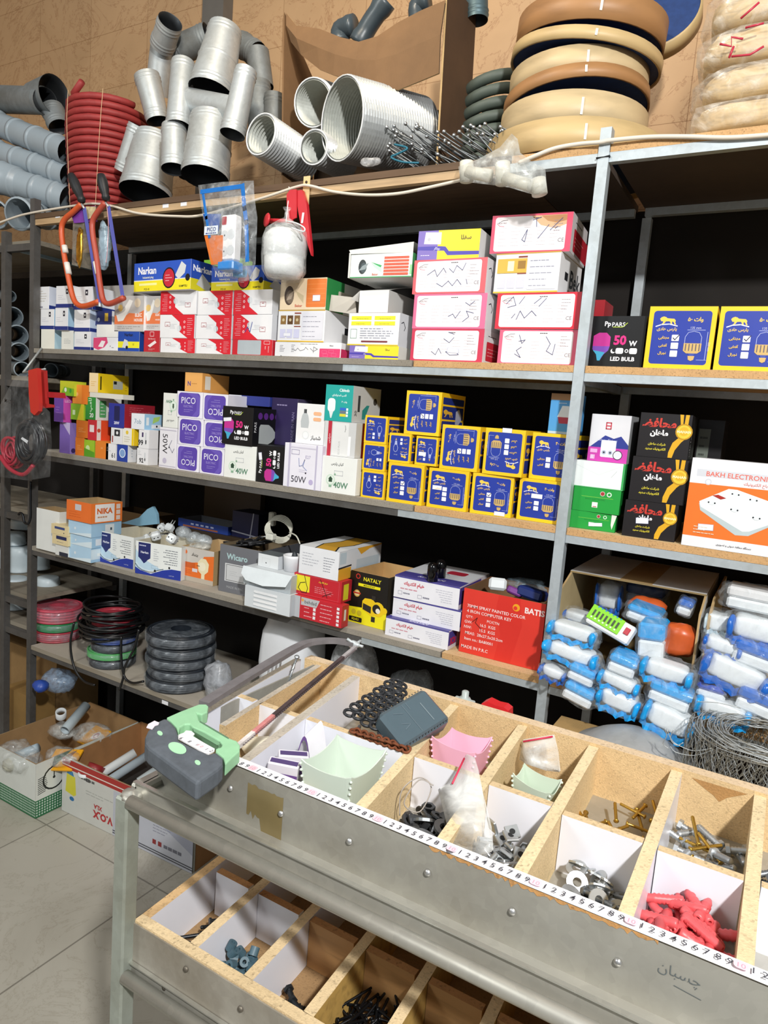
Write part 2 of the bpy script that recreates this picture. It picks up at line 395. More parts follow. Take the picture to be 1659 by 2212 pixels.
for k in (2, 3, 4, 5):
    z = ZS[k]
    xj = {2: aty(890, 800, YF).x, 3: xj3, 4: xj4, 5: XM}[k]; xr_ = {2: xj2, 3: aty(860, 1100, YF).x, 4: aty(780, 1390, YF).x, 5: XM}[k]
    part('rail', lambda b: b.box((XL+.0275, YF, z), (xr_, YF+.02, z+.02), BARE), rk, label='bare dark rail')
    if xr_ < XM-.01: part('rail', lambda b: b.box((xr_, YF, z), (XM-.0005, YF+.02, z+.02), PAINT), rk, label='silver painted rail')
    part('rail', lambda b: b.box((XM+.0265, YF, z), (XR-.0005, YF+.02, z+.02), PAINT), rk)
    for x0, x1 in ((XL+.03, XM), (XM+.03, XR)):
        part('rail', lambda b: b.box((x0, YB-.045, z), (x1, YB-.025, z+.02), PAINT), rk)
    for x in (XL+.002, XM+.004, XR): part('side_rail', lambda b: b.box((x, YF+.025, z-.004), (x+.02, YB-.046, z+.0195), PAINT), rk)
    part('shelf_board', lambda b: b.box((XL+.03, YF-.003, z+.0205), (xj-.001, YB, z+.038), DUSTY if k != 5 else GREYW, mt=P('A8A093', .9)), rk, label='dusty grey board')
    if xj < XM-.05: part('shelf_board', lambda b: b.box((xj+.004, YF-.001, z+.0205), (XM-.001, YB, z+.038), CHIPE, mt=CHIP), rk, label='raw chipboard')
    part('shelf_board', lambda b: b.box((XM+.027, YF+.001, z+.0205), (XR, YB, z+.038), CHIPE, mt=CHIP), rk)
# top level
xt = aty(1100, 375, YF).x
part('rail', lambda b: b.box((XL+.0275, YF, ZT), (xt, YF+.02, ZT+.022), TANW), rk, label='tan painted lower rail')
part('rail', lambda b: b.box((xt, YF, ZT), (XM-.0005, YF+.02, ZT+.022), PAINT), rk)
part('rail', lambda b: b.box((XM+.0265, YF, ZT), (XR, YF+.02, ZT+.022), PAINT), rk)
part('rail', lambda b: b.box((XL+.03, YB-.045, ZT), (XM, YB-.025, ZT+.022), PAINT), rk)
part('rail', lambda b: b.box((XM+.03, YB-.045, ZT), (XR, YB-.025, ZT+.022), PAINT), rk)
part('shelf_board', lambda b: b.box((XL+.03, YF-.004, ZT+.0225), (xt, YB, ZT+.041), wood('5E4834', .7, (1, 12, 12)), mt=DARKW), rk, label='brown wooden board')
UND_SHADE = P('40332A', .9, 0, .2, 8)  # shade under the top boards, painted as a darker board colour
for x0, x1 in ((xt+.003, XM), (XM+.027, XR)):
    part('shelf_board', lambda b: (b.box((x0, YF+.001, ZT+.0225), (x1, YB, ZT+.041), UND_SHADE, mt=CHIP), b.quad((x0, YF+.0008, ZT+.0225), (x1, YF+.0008, ZT+.0225), (x1, YF+.0008, ZT+.041), (x0, YF+.0008, ZT+.041), CHIPE)), rk)
TOP[1] = ZT+.041
# dark board added behind the rack to give the bays their deep shade
part('bay_shade_board', lambda b: b.box((XL-1.6, YB+.012, .05), (XR, YB+.02, ZT+.03), P('1D1916', .95, 0, .4, 3)), rk, label='very dark brown board added for the shade in the bays')
def bolt_light(par, x, y, z, r=.005):
    part('shelf_label', lambda b: b.box((x, y-.0008, z), (x+.028, y-.0002, z+.012), 'E9E9EE'), par)
for px, py in ((125, 467), (358, 445), (397, 441)):
    p = aty(px, py, YF); bolt_light(rk, p.x-.014, YF, p.z-.006)
p = aty(355, 1534, YF); part('shelf_label', lambda b: b.box((p.x-.01, YF-.004, ZS[5]+.004), (p.x+.022, YF-.0035, ZS[5]+.018), 'E9E9EE'), rk)
# bracket plate under the top shelf front
p = aty(665, 400, YF); BR_ = P('E2C48E', .4, .2)
part('bracket', lambda b: (b.box((p.x-.012, YF-.007, ZT-.03), (p.x+.012, YF-.0045, ZT+.052), BR_), b.tube([(p.x, YF-.009, ZT+.035), (p.x, YF-.006, ZT+.035)], .004, '3A2A1A')), rk)
# neighbouring rack on the left
lr = empty('shelf_rack', (-3.4, 2.0, 0), label='darker steel rack at the far left holding grey pipe fittings', cat='shelving')
XA = aty(2.5, 593, YF).x
part('post', lambda b: b.box((XA, YF, 0), (XA+.028, YF+.028, ZT-.01), BARE), lr)
part('post', lambda b: b.box((XA, YB-.05, 0), (XA+.026, YB-.024, ZT-.01), BARE), lr)
part('side_rail', lambda b: b.box((XA+.002, YF+.03, ZT-.075), (XA+.022, YB-.052, ZT-.05), galv('B9D3E0', .5, .15, .4)), lr, label='pale side rail')
LZ = [aty(33, 1313, 1.9).z, aty(42, 1234, 2.0).z, aty(40, 1082, 1.9).z, 1.70]
for z in LZ+[ZT-.045]:
    part('shelf_board', lambda b: b.box((XA-1.3, YF+.03, z-.018), (XL-.01, YB-.055, z), GREYW), lr)
    part('rail', lambda b: b.box((XA-1.3, YF+.005, z-.045), (XL-.01, YF+.0285, z-.0185), BARE), lr)
    part('rail', lambda b: b.box((XA-1.3, YB-.05, z-.045), (XL-.01, YB-.03, z-.0185), BARE), lr)

# ================= counter =================
ZC = 1.65-.4887
PANEL = galv('AAA89F', .42, .25, .4); STEEL = galv('BAB8AF', .34, .15, .6); LIGHTCHIP = chip('D8BE90', 'light'); WHITEM = P('E3E4EC', .32, 0, .05, 6)
ct = empty('display_counter', (-.2, .87, 0), label='steel framed counter stand holding two tiers of partitioned hardware trays', cat='display counter')
XE = .62
part('leg', lambda b: (b.box((-.768, .632, 0), (-.742, .658, 1.65-.566), galv('AEB5AC', .5, .3, .5), bev=.003), b.blob((-.748, .646, 1.65-.566), (.034, .028, .016), galv('BFBDB4', .35, .2, .7), amp=.3, f=9)), ct, label='scuffed square steel leg with weld lump on top')
part('leg', lambda b: b.box((-.768, 1.13, 0), (-.742, 1.156, 1.65-.566), galv('AEB5AC', .5, .3, .5)), ct)
for z, y in ((1.65-.569, .628), (1.65-.846, .628)):
    part('frame_tube', lambda b: b.tube([(-.7415, y+.010, z), (XE, y+.010, z)], .0098, STEEL, 16), ct)
    part('frame_tube', lambda b: b.box((-.768, .6585, z-.012), (-.742, 1.1295, z+.012), STEEL, bev=.004), ct)
    part('frame_tube', lambda b: b.box((-.7415, 1.13, z-.012), (XE, 1.156, z+.012), STEEL, bev=.004), ct)
def channel(y, ztop, zbot, yback):
    def f(b):
        b.box((-.752, y, zbot), (XE, y+.002, ztop), STEEL); b.box((-.752, y-.004, ztop), (XE, y+.002, ztop+.002), galv('D5D5CF', .2, .05, .9))
        b.box((-.752, y+.0021, zbot), (XE, yback, zbot+.002), STEEL); b.box((-.752, y, zbot), (-.75, yback, ztop-.008), STEEL)
    return f
part('channel', channel(.655, 1.65-.549, 1.65-.571, 1.128), ct, label='bent steel tray channel with a folded lip')
part('channel', channel(.6485, 1.65-.830, 1.65-.855, 1.128), ct)
# --- upper tray
def board(b, x0, y0, x1, y1, th, z0, z1, m, mt=None, m2=None, side=0):
    d = Vector((x1-x0, y1-y0)); n = Vector((-d.y, d.x)).normalized()*th/2
    q = [(x0-n.x, y0-n.y), (x1-n.x, y1-n.y), (x1+n.x, y1+n.y), (x0+n.x, y0+n.y)]
    v = [(x, y, z0) for x, y in q]+[(x, y, z1) for x, y in q]
    b.add(v, [(0,3,2,1), (1,2,6,5), (3,0,4,7)], m); b.add(v, [(4,5,6,7)], mt or m)
    b.add(v, [(0,1,5,4)], m2 if (m2 and side <= 0) else m); b.add(v, [(2,3,7,6)], m2 if (m2 and side >= 0) else m)
ut = empty('hardware_tray', (-.2, .88, ZC-.10), label='upper partitioned tray with steel front panel and white ruler tape', cat='tray')
Z0 = ZC-.105
part('bottom', lambda b: b.box((-.75, .70, Z0-.008), (XE, 1.10, Z0), CHIP), ut)
def fp(b):
    b.box((-.752, .696, Z0-.006), (XE, .6995, ZC-.004), PANEL); b.box((-.7535, .700, Z0-.006), (-.7505, 1.10, ZC-.004), PANEL)
part('front_panel', fp, ut, label='stained sheet steel front panel')
part('front_board', lambda b: board(b, -.750, .707, XE, .707, .013, Z0, ZC-.001, LIGHTCHIP, chip('C9A878', edge=True), WHITEM, 1), ut)
part('back_board', lambda b: board(b, -.775, 1.0975, XE, 1.0975, .022, Z0-.004, ZC+.004, CHIP, chip('D0B898', edge=True)), ut)
part('side_board', lambda b: board(b, -.743, .714, -.790, 1.085, .013, Z0, ZC-.001, LIGHTCHIP, chip('B8AFA0', edge=True), WHITEM, 0), ut)
# screws in the front panel
for px, py in ((497, 1703), (606, 1758), (754, 1818), (923, 1886), (1106, 1970), (1334, 2080)):
    p = aty(px, py, .694)
    part('screw', lambda b: b.lathe([(0, 0), (.0034, .0006), (.0042, 0.0022), (.0042, .003)], galv('D8D8D8', .25, 0, .95), 14, TR(p.x, .6945, p.z, rx=radians(90)) @ Matrix.Rotation(pi, 4, 'X') @ Matrix.Translation((0, 0, -.0025))), ut)
# dried glue stain running down the panel, water-marked patches
def stain(b):
    R = random.Random(3); x0 = aty(535, 1690, .695).x; x1 = aty(612, 1720, .695).x; n = 16; top = []; bot = []
    for i in range(n+1):
        t = i/n; x = x0+(x1-x0)*t; top.append((x, ZC-.018-R.random()*.004)); L = .045+.022*(t > .4)+R.random()*.014; bot.append((x, ZC-.012-L))
    S = P('8C7C54', .35, .25, .15)
    for i in range(n):
        b.quad((top[i][0], .6957, bot[i][1]), (top[i+1][0], .6957, bot[i+1][1]), (top[i+1][0], .6957, top[i+1][1]), (top[i][0], .6957, top[i][1]), S)
part('glue_stain', stain, ut, label='brown dried drip stain')
# dividers (x front, x back)
DIV = [(-.60, -.653, LIGHTCHIP, WHITEM), (-.408, -.448, LIGHTCHIP, None), (-.293, -.323, LIGHTCHIP, None), (-.197, -.206, LIGHTCHIP, None), (-.083, -.083, LIGHTCHIP, WHITEM), (.028, .028, LIGHTCHIP, WHITEM), (.14, .14, LIGHTCHIP, WHITEM), (.25, .25, LIGHTCHIP, WHITEM)]
for i, (xf, xb, m, m2) in enumerate(DIV):
    part('divider', lambda b: board(b, xf, .7140, xb, 1.0862, .0155, Z0+.0005, ZC-.001, m, chip('D9C49C' if i > 0 else 'B9B0A2', edge=True), m2, -1), ut)
part('divider', lambda b: board(b, -.700, .775, -.740, 1.0862, .011, Z0+.0005, ZC-.002, chip('CDB083'), chip('B9B0A2', edge=True), WHITEM, 1), ut)
def dx(i, y): xf, xb = DIV[i][:2]; return xf+(xb-xf)*(y-.714)/.372
def mid(b, xa, xb, y): board(b, xa, y, xb, y, .013, Z0+.0005, ZC-.002, WHITEM, chip('CDB48C', edge=True), None)
MIDS = [(-.765, -.722, .877), (-.709, dx(0, .877)-.009, .877), (dx(0, .878)+.009, dx(1, .878)-.009, .881)]
MIDS += [(dx(i, .875)+.009, dx(i+1, .875)-.009, [0, .882, .877, .867, .863, .863, .863][i]) for i in range(1, 7)]
for xa, xb, y in MIDS: part('cross_divider', lambda b: mid(b, xa, xb, y), ut)
part('board_scar', lambda b: (b.add([(-.062, 1.0860, ZC-.004), (.012, 1.0860, ZC-.004), (-.012, 1.0860, ZC-.018), (-.022, 1.0860, ZC-.028), (-.03, 1.0860, ZC-.021), (-.044, 1.0860, ZC-.014)], [(0, 1, 2, 3, 4, 5)], chip('A97F4C'))), ut, label='dark scar of torn chipboard')
# --- ruler tape on the front edge
tape = B(); tape.box((-.62, .6948, ZC-.0008), (XE, .7135, ZC-.0001), P('EDEDF0', .35)); fT = Face(tape, Matrix.Translation((0, .6952, ZC)), 1, 1, base=.00012)
xs = [aty(831, 1779, .6993).x]
x10 = -.2643; p = aty(993, 1845.5, .70); X1 = p.x
k0 = int((-.60-X1)/.01)
for k in range(k0, int((XE-X1)/.01)):
    d = (k % 10)+1; x = X1+k*.01
    if d == 10: fT.rr(x-.007, .001, x+.006, .0125, 'F2C9D4', .004); fT.t('10', x, .006, .0065, 'D89AAA', bold=0)
    else: fT.t(str(d), x, .0062, .0082, '44444C', bold=.004)
tape.obj('tape_measure_strip', M=Matrix.Translation((0, .7, ZC)), label='white printed centimetre tape stuck along the front edge of the upper tray', cat='ruler tape')
def frg(b):
    R = random.Random(9); x0 = aty(925, 1842, .6955).x; x1 = aty(1420, 2050, .6955).x; n = 70; M_ = chip('B98A54', edge=True); pv = 0
    for i in range(n):
        xa = x0+(x1-x0)*i/n; xb = x0+(x1-x0)*(i+1)/n; d = (.0015+.004*R.random())*(2.2 if i in (1, 2, 3, 24, 25, 26, 27) else 1)*(R.random() > .12)
        b.quad((xa, .6956, ZC-.003-pv), (xb, .6956, ZC-.003-d), (xb, .6956, ZC-.002), (xa, .6956, ZC-.002), M_); pv = d
part('ragged_edge', frg, ut, label='ragged brown chipboard edge under the tape')
# --- lower tray
ZL = 1.65-.765; Z1 = ZL-.078
lt = empty('hardware_tray', (-.2, .85, Z1), label='lower partitioned tray jutting out below the steel frame tube', cat='tray')
PAN2 = galv('A8A398', .5, .35, .3); LC2 = chip('D6BC92', 'low')
part('bottom', lambda b: b.box((-.745, .66, Z1-.008), (XE, 1.04, Z1), chip('9A7B55')), lt)
part('front_panel', lambda b: (b.box((-.745, .6515, Z1-.004), (XE, .6535, ZL-.003), PAN2), b.box((-.748, .6500, Z1-.004), (-.7455, 1.03, ZL-.003), P('3C3A36', .7, .3))), lt, label='dirty sheet steel front panel')
part('front_board', lambda b: board(b, -.744, .6620, XE, .6620, .016, Z1, ZL, LC2, chip('D8C097', edge=True)), lt)
part('back_board', lambda b: board(b, -.744, 1.03, XE, 1.03, .016, Z1, ZL, LC2, chip('A37850', edge=True)), lt)
part('side_board', lambda b: board(b, -.736, .6700, -.750, 1.0215, .016, Z1, ZL, LC2, chip('C6A577', edge=True), WHITEM, -1), lt)
XD = [-.638, -.537, -.436, -.335, -.234, -.133, -.032, .07, .17, .27]
for i, x in enumerate(XD):
    m = [LC2, LC2, wood('C9A65E'), wood('C9A65E')][min(i, 3)]
    part('divider', lambda b: board(b, x, .6695, x-.015, 1.0215, .016, Z1+.0005, ZL, m, chip('D8C097', edge=True), WHITEM if i < 2 else None, -1), lt)
pv = -.745
for i, x in enumerate([-.728]+XD[:-1]):
    xa = (x if i == 0 else x)+.003; xb = (XD[i])-.018
    part('cross_divider', lambda b: board(b, xa, .812, xb, .812, .013, Z1+.0005, ZL-.001, WHITEM if i < 2 else wood('B98F5E'), chip('A97A4A', edge=True)), lt)
for px, py in ((403, 2092), (521, 2178), (357, 2132)):
    p = aty(px, py, .6515)
    part('screw', lambda b: b.lathe([(0, 0), (.0036, .0006), (.0044, 0.0022), (.0044, .003)], galv('8B857B', .45, .3, .9), 12, TR(p.x, .650, p.z, rx=radians(90)) @ Matrix.Rotation(pi, 4, 'X') @ Matrix.Translation((0, 0, -.0025))), lt)
# ================= boxes =================
LION = [(.02,.62),(0,.72),(.08,.9),(.22,1),(.36,.92),(.44,.78),(.7,.74),(.86,.72),(.95,.5),(.93,.28),(1,.05),(.9,.02),(.86,.25),(.76,.42),(.74,.25),(.78,.02),(.68,0),(.64,.3),(.58,.42),(.36,.4),(.3,.2),(.2,.02),(.1,.04),(.2,.22),(.2,.42),(.1,.4),(.06,.5)]
def bx(label, px, y=1.765, d=.15, sup=None, yaw=0, F=None, R=None, L=None, T=None, body='E6E6E8', name='box', cat='box', group=None, rot=0, rrot=0, w=None, h=None, lift=0, xs=None, inner=None):
    xl, yt, xr, yb = px; a = radians(yaw)
    if y is None: y = atz(xl, yb, sup).y
    p = aty(xl, (yt+yb)/2, y); zb = (sup if sup is not None else aty(xl, yb, y).z)+.0006+lift
    dd = ray(xr, (yt+yb)/2); nn = Vector((-sin(a), cos(a), 0)); q = EYE + dd*((p-EYE).dot(nn)/dd.dot(nn))
    w = w or (q-p).length; h = h or aty(xl, yt, y).z-zb
    M = Matrix.Translation((p.x, y, zb)) @ Matrix.Rotation(a, 4, 'Z')
    b = B(); bm = P(body, .5, 0, .05) if isinstance(body, str) else body
    if xs:
        u_ = Vector((cos(a), sin(a), 0)); v_ = Vector((-sin(a), cos(a), 0)); e_ = p+u_*w; q_ = ray(xs, (yt+yb)/2)
        tt = (e_-EYE).dot(u_)/q_.dot(u_); d = max(.02, (EYE+q_*tt-e_).dot(v_))
    if inner:
        k_ = .003; im = card(inner)
        b.box((0, 0, 0), (w, k_, h), bm, mt=im); b.box((0, d-k_, 0), (w, d, h), bm, mt=im); b.box((0, k_, 0), (k_, d-k_, h), bm, mt=im); b.box((w-k_, k_, 0), (w, d-k_, h), bm, mt=im)
        b.box((k_, k_, .001), (w-k_, d-k_, .004), im); g_ = .0004
        b.quad((k_, k_+g_, .004), (w-k_, k_+g_, .004), (w-k_, k_+g_, h), (k_, k_+g_, h), im); b.quad((k_, d-k_-g_, .004), (w-k_, d-k_-g_, .004), (w-k_, d-k_-g_, h), (k_, d-k_-g_, h), im)
        b.quad((k_+g_, k_, .004), (k_+g_, d-k_, .004), (k_+g_, d-k_, h), (k_+g_, k_, h), im); b.quad((w-k_-g_, k_, .004), (w-k_-g_, d-k_, .004), (w-k_-g_, d-k_, h), (w-k_-g_, k_, h), im)
    else: b.box((0, 0, 0), (w, d, h), bm, bev=.0012)
    if F: F(Face(b, Matrix(((1,0,0,0),(0,0,-1,0),(0,1,0,0),(0,0,0,1))), w, h, rot))
    if R: R(Face(b, Matrix(((0,0,1,w),(1,0,0,0),(0,1,0,0),(0,0,0,1))), d, h, rrot))
    if L: L(Face(b, Matrix(((0,0,-1,0),(-1,0,0,d),(0,1,0,0),(0,0,0,1))), d, h))
    if T: T(Face(b, Matrix(((1,0,0,0),(0,1,0,0),(0,0,1,h),(0,0,0,1))), w, d))
    o = b.obj(name, M=M, world=False, label=label, cat=cat, group=group)
    o['whd'] = (w, d, h); return o, zb+h
def child_face(o, name, fn, face='F', label=None, base=.0012):
    w, d, h = o['whd']; b = B()
    MM = {'F': Matrix(((1,0,0,0),(0,0,-1,0),(0,1,0,0),(0,0,0,1))), 'R': Matrix(((0,0,1,w),(1,0,0,0),(0,1,0,0),(0,0,0,1)))}[face]
    fn(Face(b, MM, w if face == 'F' else d, h, base=base)); c = b.obj(name, o, world=False); tag(c, label=label); return c
def sticker(o, x0, y0, x1, y1, ang=0, face='F', label='small white price sticker'):
    def f(F):
        cx_, cy_ = (x0+x1)/2, (y0+y1)/2; M = F.M @ Matrix.Translation((cx_*F.w, cy_*F.h, 0)) @ Matrix.Rotation(radians(ang), 4, 'Z')
        F.M = M; W_, H_ = (x1-x0)*F.w/2, (y1-y0)*F.h/2; F.b.poly([(-W_, -H_), (W_, -H_), (W_, H_), (-W_, H_)], P('A9AFCB', .5), F._m()); W_ *= .94; H_ *= .9
        F.b.poly([(-W_, -H_), (W_, -H_), (W_, H_), (-W_, H_)], P('ECECF2', .5), F._m())
    return child_face(o, 'price_sticker', f, face, label)
# ---- prints
def f_switch(band='22347E', low=True):
    def f(F):
        F.fine(.12, .35, .6, .6, 3, 'C9C9D2', 3); F.r(.62, .62, .76, .86, '1B1E2E').r(.66, .7, .72, .78, 'E8E8E8')
        if low: F.r(0, 0, 1, .17, band)
    return f
def f_list(seed=1, col='8C8C98'):
    return lambda F: F.fine(.12, .3, .88, .85, 5, col, seed).r(.25, .05, .6, .12, '8C8C98')
def r_lightblue(F): F.r(0, 0, 1, .17, '22347E')
def f_redwhite(F):
    F.p([(.34,1),(1,1),(1,0),(.82,0),(.58,.28),(.58,.68)], 'D62030'); F.e(.57, .42, .13, 'D9DDE0').t('DUAL', .6, .42, .07, '5A5A66', rot=-80)
    F.box_(.16, .5, .3, .68, .014, 'A83038').r(.2, .54, .26, .56, 'A83038').fine(.3, .4, .5, .62, 4, 'C4C8CC', 2)
    for k in range(3): F.e(.72, .25+.22*k, .055, 'F0D8DA').e(.72, .25+.22*k, .03, 'D62030')
    F.fine(.8, .12, .96, .88, 9, 'E9A8AE', 5)
def f_silver(F):
    F.r(0, 0, 1, 1, 'D02532').r(.0, .0, .14, 1, 'C92230').rr(.13, .05, .72, .96, 'AEB7BC', .07).fine(.2, .15, .65, .85, 8, 'B6BEC3', 2)
    F.box_(.79, .73, .93, .93, .02, 'F2E8E8').t('Bakh', .83, .5, .07, 'F6E6E6', rot=-90).t('Electronic', .91, .4, .07, 'F6E6E6', rot=-90)
def f_plug(F):
    F.r(0, .38, 1, 1, '2B57C0').r(0, 0, 1, .38, 'F2E22A').r(0, .36, 1, .39, 'E9E9F0')
    F.t('Narkan', .24, .72, .26, 'F2F2F6', bold=.03, wmax=.38).t('Industrial plug', .26, .47, .1, 'F6F6D8', wmax=.42).r(.1, .2, .42, .28, 'F7F4A0').t('PCE-18', .24, .07, .07, '3A3A20')
    F.e(.63, .42, .34, '151520', .36).e(.63, .42, .29, 'C8283A', .31).fine(.57, .28, .69, .56, 3, 'F0B8BC', 4)
    F.p([(.74,.5),(.84,.95),(.92,.8),(.9,.55),(.8,.35)], 'D6D8DA').e(.95, .4, .12, '14141A').t('KAMPTEU', .88, .12, .07, '303020')
def f_plugside(F):
    F.r(0, .38, 1, 1, '2448AA').r(0, 0, 1, .38, 'C9C01F').t('Narkan', .42, .74, .22, 'E6E8F2', bold=.03, wmax=.7).p([(.2,.2),(.4,.6),(.62,.4),(.8,.15),(.6,.05)], 'B9BABA').e(.78, .14, .11, '14141A')
def f_plugsq(F):
    F.r(0, 0, 1, 1, '1E4AA8').r(0, .18, 1, .5, 'E9E22E').t('Narkan', .5, .84, .16, '101828', bold=.03, wmax=.8).p([(.2,.2),(.3,.62),(.45,.55),(.5,.3),(.36,.16)], 'CFD2D4').e(.42, .2, .09, '14141A').t('CE', .72, .36, .08, '5A5A20')
def f_elec(F):
    F.r(0, 0, 1, 1, 'B9B6B4').p([(0,.18),(0,.46),(.3,.38),(.5,.52),(.8,.5),(1,.6),(1,.18)], 'E07848').r(0, .02, 1, .2, 'C4C0BE').fine(.1, .06, .9, .16, 2, '77706C', 2)
    F.p([(.05,.5),(.3,.62),(.5,.9),(.62,.86),(.5,.6),(.3,.3),(.12,.28)], 'E3E1DC').e(.2, .66, .1, 'D6B46A').e(.78, .8, .13, 'D9C9B0').t('ELEC', .82, .46, .1, 'F2ECE8', bold=.03, wmax=.28).t('HOUSE', .82, .32, .1, 'F2ECE8', bold=.03, wmax=.28)
def f_redsock(F): F.r(0, 0, 1, 1, 'B92833').box_(.38, .74, .62, .94, .02, 'F0D8D8').t('Bakh Electronic', .5, .62, .055, 'F0D8D8', wmax=.8).p([(.25,.3),(.7,.55),(.8,.45),(.4,.22)], 'E9E0E0').fine(.3, .08, .7, .18, 2, 'E8B8B8', 2)
def f_pinkoval(F): F.p([(0,.2),(0,.95),(.55,1),(.6,.6),(.45,.25),(.2,.05)], 'D94A78').p([(.2,.3),(.34,.75),(.5,.7),(.4,.25)], 'F0E9E9').r(.6, .0, 1, .04, '9AA0B8').t('^', .7, .35, .1, '303040').t('shahal', .8, .25, .07, '6A6A74')
def f_beker(cream):
    wb = 'EAD3B2' if cream else 'E9EEE8'; ob = 'E07A35' if cream else 'DD5A3C'; gb = 'CDBB97' if cream else 'BFE3CB'  # cream variant: warm light painted into the white carton's colours
    def f(F):
        F.r(0, 0, 1, 1, wb); F.p([(.33,.62),(.52,.45),(.52,.2),(.40,.42)], gb)
        if not cream: F.p([(.33,.66),(.52,.5),(.5,.42)], '2BA558').r(0, 0, 1, .04, '2E9A55').r(.97, .1, 1, .5, '8ED08E')
        F.e(.2, .46, .2, '4C3B30' if cream else '1A2226', .31).e(.22, .42, .15, '7A6A5A' if cream else '3D4A4E', .22).p([(.14,.3),(.2,.5),(.3,.62),(.25,.35)], 'A79684' if cream else '8E999C')
        if cream: F.rr(.58, .08, 1, .97, ob, .04); [F.r(.6, .8-.15*k, .98, .81-.15*k, 'EE9A5A') for k in range(5)]
        else:
            for k in range(6): F.rr(.55, .76-.135*k, .95, .86-.135*k, ob, .03).e(.54, .81-.135*k, .045, 'F4F4F0').fine(.6, .79-.135*k, .92, .83-.135*k, 1, 'B8452E', k)
        F.t('Beker', .42, .13, .09, 'C8503A', wmax=.18)
    return f
def f_bekw(F):
    F.r(0, 0, 1, .04, 'E3B93A').r(0, .97, 1, 1, 'C9A23A')
    for k, c in enumerate(('8C6A38', '5C3D1C', '84633A')): F.r(.06+.15*k, .55, .18+.15*k, .83, c).e(.12+.15*k, .69, .05, 'C8B890')
    F.r(.36, .88, .5, .92, '8A3A28').r(.36, .47, .5, .5, '8A3A28')
    for k in range(3): F.r(.06+.15*k, .12, .18+.15*k, .4, 'CFCFE8')
    F.rr(.52, .08, .97, .93, 'DCDCE4', .04)
    for k in range(5): F.fine(.55, .14+.155*k, .95, .2+.155*k, 1, '7E7E8E', k+3)
def f_bekg(F): f_bekw(F); F.r(.04, .5, .5, .86, 'D9AE3C').r(.2, .55, .3, .8, 'F6EFC0').r(.36, .6, .48, .8, '9A7020')
def r_bek(F): F.t('Be', .86, .5, .5, '17171C', bold=.02, wmax=.35).r(.5, .38, .64, .6, '17171C').r(.62, .12, 1, .17, '8A7748')
def r_bek2(F): F.t('Bek', .72, .5, .46, '17171C', bold=.02, wmax=.6).r(.24, .4, .38, .6, '17171C').r(.42, .16, .9, .21, '8A7748')
def f_alton(F):
    F.rr(.69, .03, .99, .6, 'DD3F72', .05).t('Alton', .86, .8, .1, '4A3A40', wmax=.12)
    for a, c in ((.76, .38), (.86, .42), (.78, .16), (.9, .2)): F.box_(a-.035, c-.09, a+.035, c+.09, .012, 'F08AAE')
    F.fine(.08, .3, .16, .8, 5, '6A6A72', 3).fine(.26, .3, .34, .85, 5, '6A6A72', 7).fine(.4, .84, .66, .92, 1, '2A2A30', 2).l([(.28,.5),(.33,.42),(.36,.6),(.4,.42),(.46,.5),(.48,.66),(.52,.5)], .022, '3A3A46').l([(.55,.6),(.6,.4),(.66,.55),(.6,.7),(.6,.3)], .022, '3A3A46').l([(.1,.06),(.13,0)], .03, '1A1A1A')
def r_alton(F): F.r(0, 0, 1, .6, 'C22A5A')
def f_yellowlab(F):
    F.r(0, 0, 1, .04, 'D9C02E').r(.05, .64, .95, .9, 'F2F2F4')
    for a in (.06, .52):
        for c in (.62, .78): F.r(a, c, a+.4, c+.12, 'F0E22C').fine(a+.1, c+.02, a+.36, c+.06, 1, '6A6420', int(a*9+c*7))
    F.fine(.25, .2, .92, .55, 5, '8A8FA0', 4).box_(.06, .22, .18, .5, .01, '6AA088').rr(.28, .1, .8, .15, '7A3038', .03)
def f_yelpurp(F):
    F.r(0, 0, .36, 1, '7D6BB8').r(.33, 0, 1, 1, 'F0D828').p([(.1,.55),(.12,.95),(.38,.93),(.38,.52)], 'E8E8EC').p([(.36,.46),(.46,.44),(.52,.28),(1,.26),(1,.14),(.5,.14),(.44,.3),(.0,.34),(.0,.46)], '4A3FA8')
    F.t('سفلا', .78, .74, .16, '2A2620', bold=.02, wmax=.26).t('روکار', .32, .38, .12, 'E6E0F2', wmax=.14).e(.18, .7, .06, 'BEBEC6').fine(.06, .1, .28, .2, 1, 'D9D0EE', 3)
def f_pink(seed, scr, hue='D9406A', brown=0):
    def f(F):
        R = random.Random(seed); F.r(0, 0, 1, 1, hue).rr(.045, .05, .93, .95, 'EFE9EA', .07)
        if brown: F.p([(.5,.95),(.62,.7),(.8,.6),(.93,.7),(.93,.95)], 'D9B088').p([(.62,.94),(.7,.8),(.82,.74),(.93,.8),(.93,.94)], 'B9875A')  # brown patches over the upper right of the face
        F.l([(.07,.78),(.1,.72),(.16,.7)], .012, 'C8405A').l([(.07,.78),(.14,.86),(.2,.87)], .012, '4A3A40').t('ELECTRIC', .14, .79, .05, '6A4A54', wmax=.1)
        for c in range(5): F.fine(.1+.16*c, .15, .22+.16*c, .7, 6, 'CFC6CA', seed*7+c, .12)
        F.fine(.78, .5, .9, .85, 4, '9A8E94', seed, .14).fine(.52, .87, .66, .91, 1, '3A3036', 3, .5).t('CE', .88, .3, .1, '8A8288', bold=0)
        for st in scr: F.l(st, .016, '46507A')
    return f
def r_pinkred(F): F.rr(.15, .08, 1.2, .66, 'B92233', .05).fine(.22, .2, .8, .5, 3, 'D8848C', 2).fine(.2, .78, .7, .88, 1, '3A3036', 5)
def r_marks(F): F.l([(.1,.7),(.2,.75),(.3,.6),(.25,.5)], .03, '20202A').e(.7, .35, .07, '15151A')
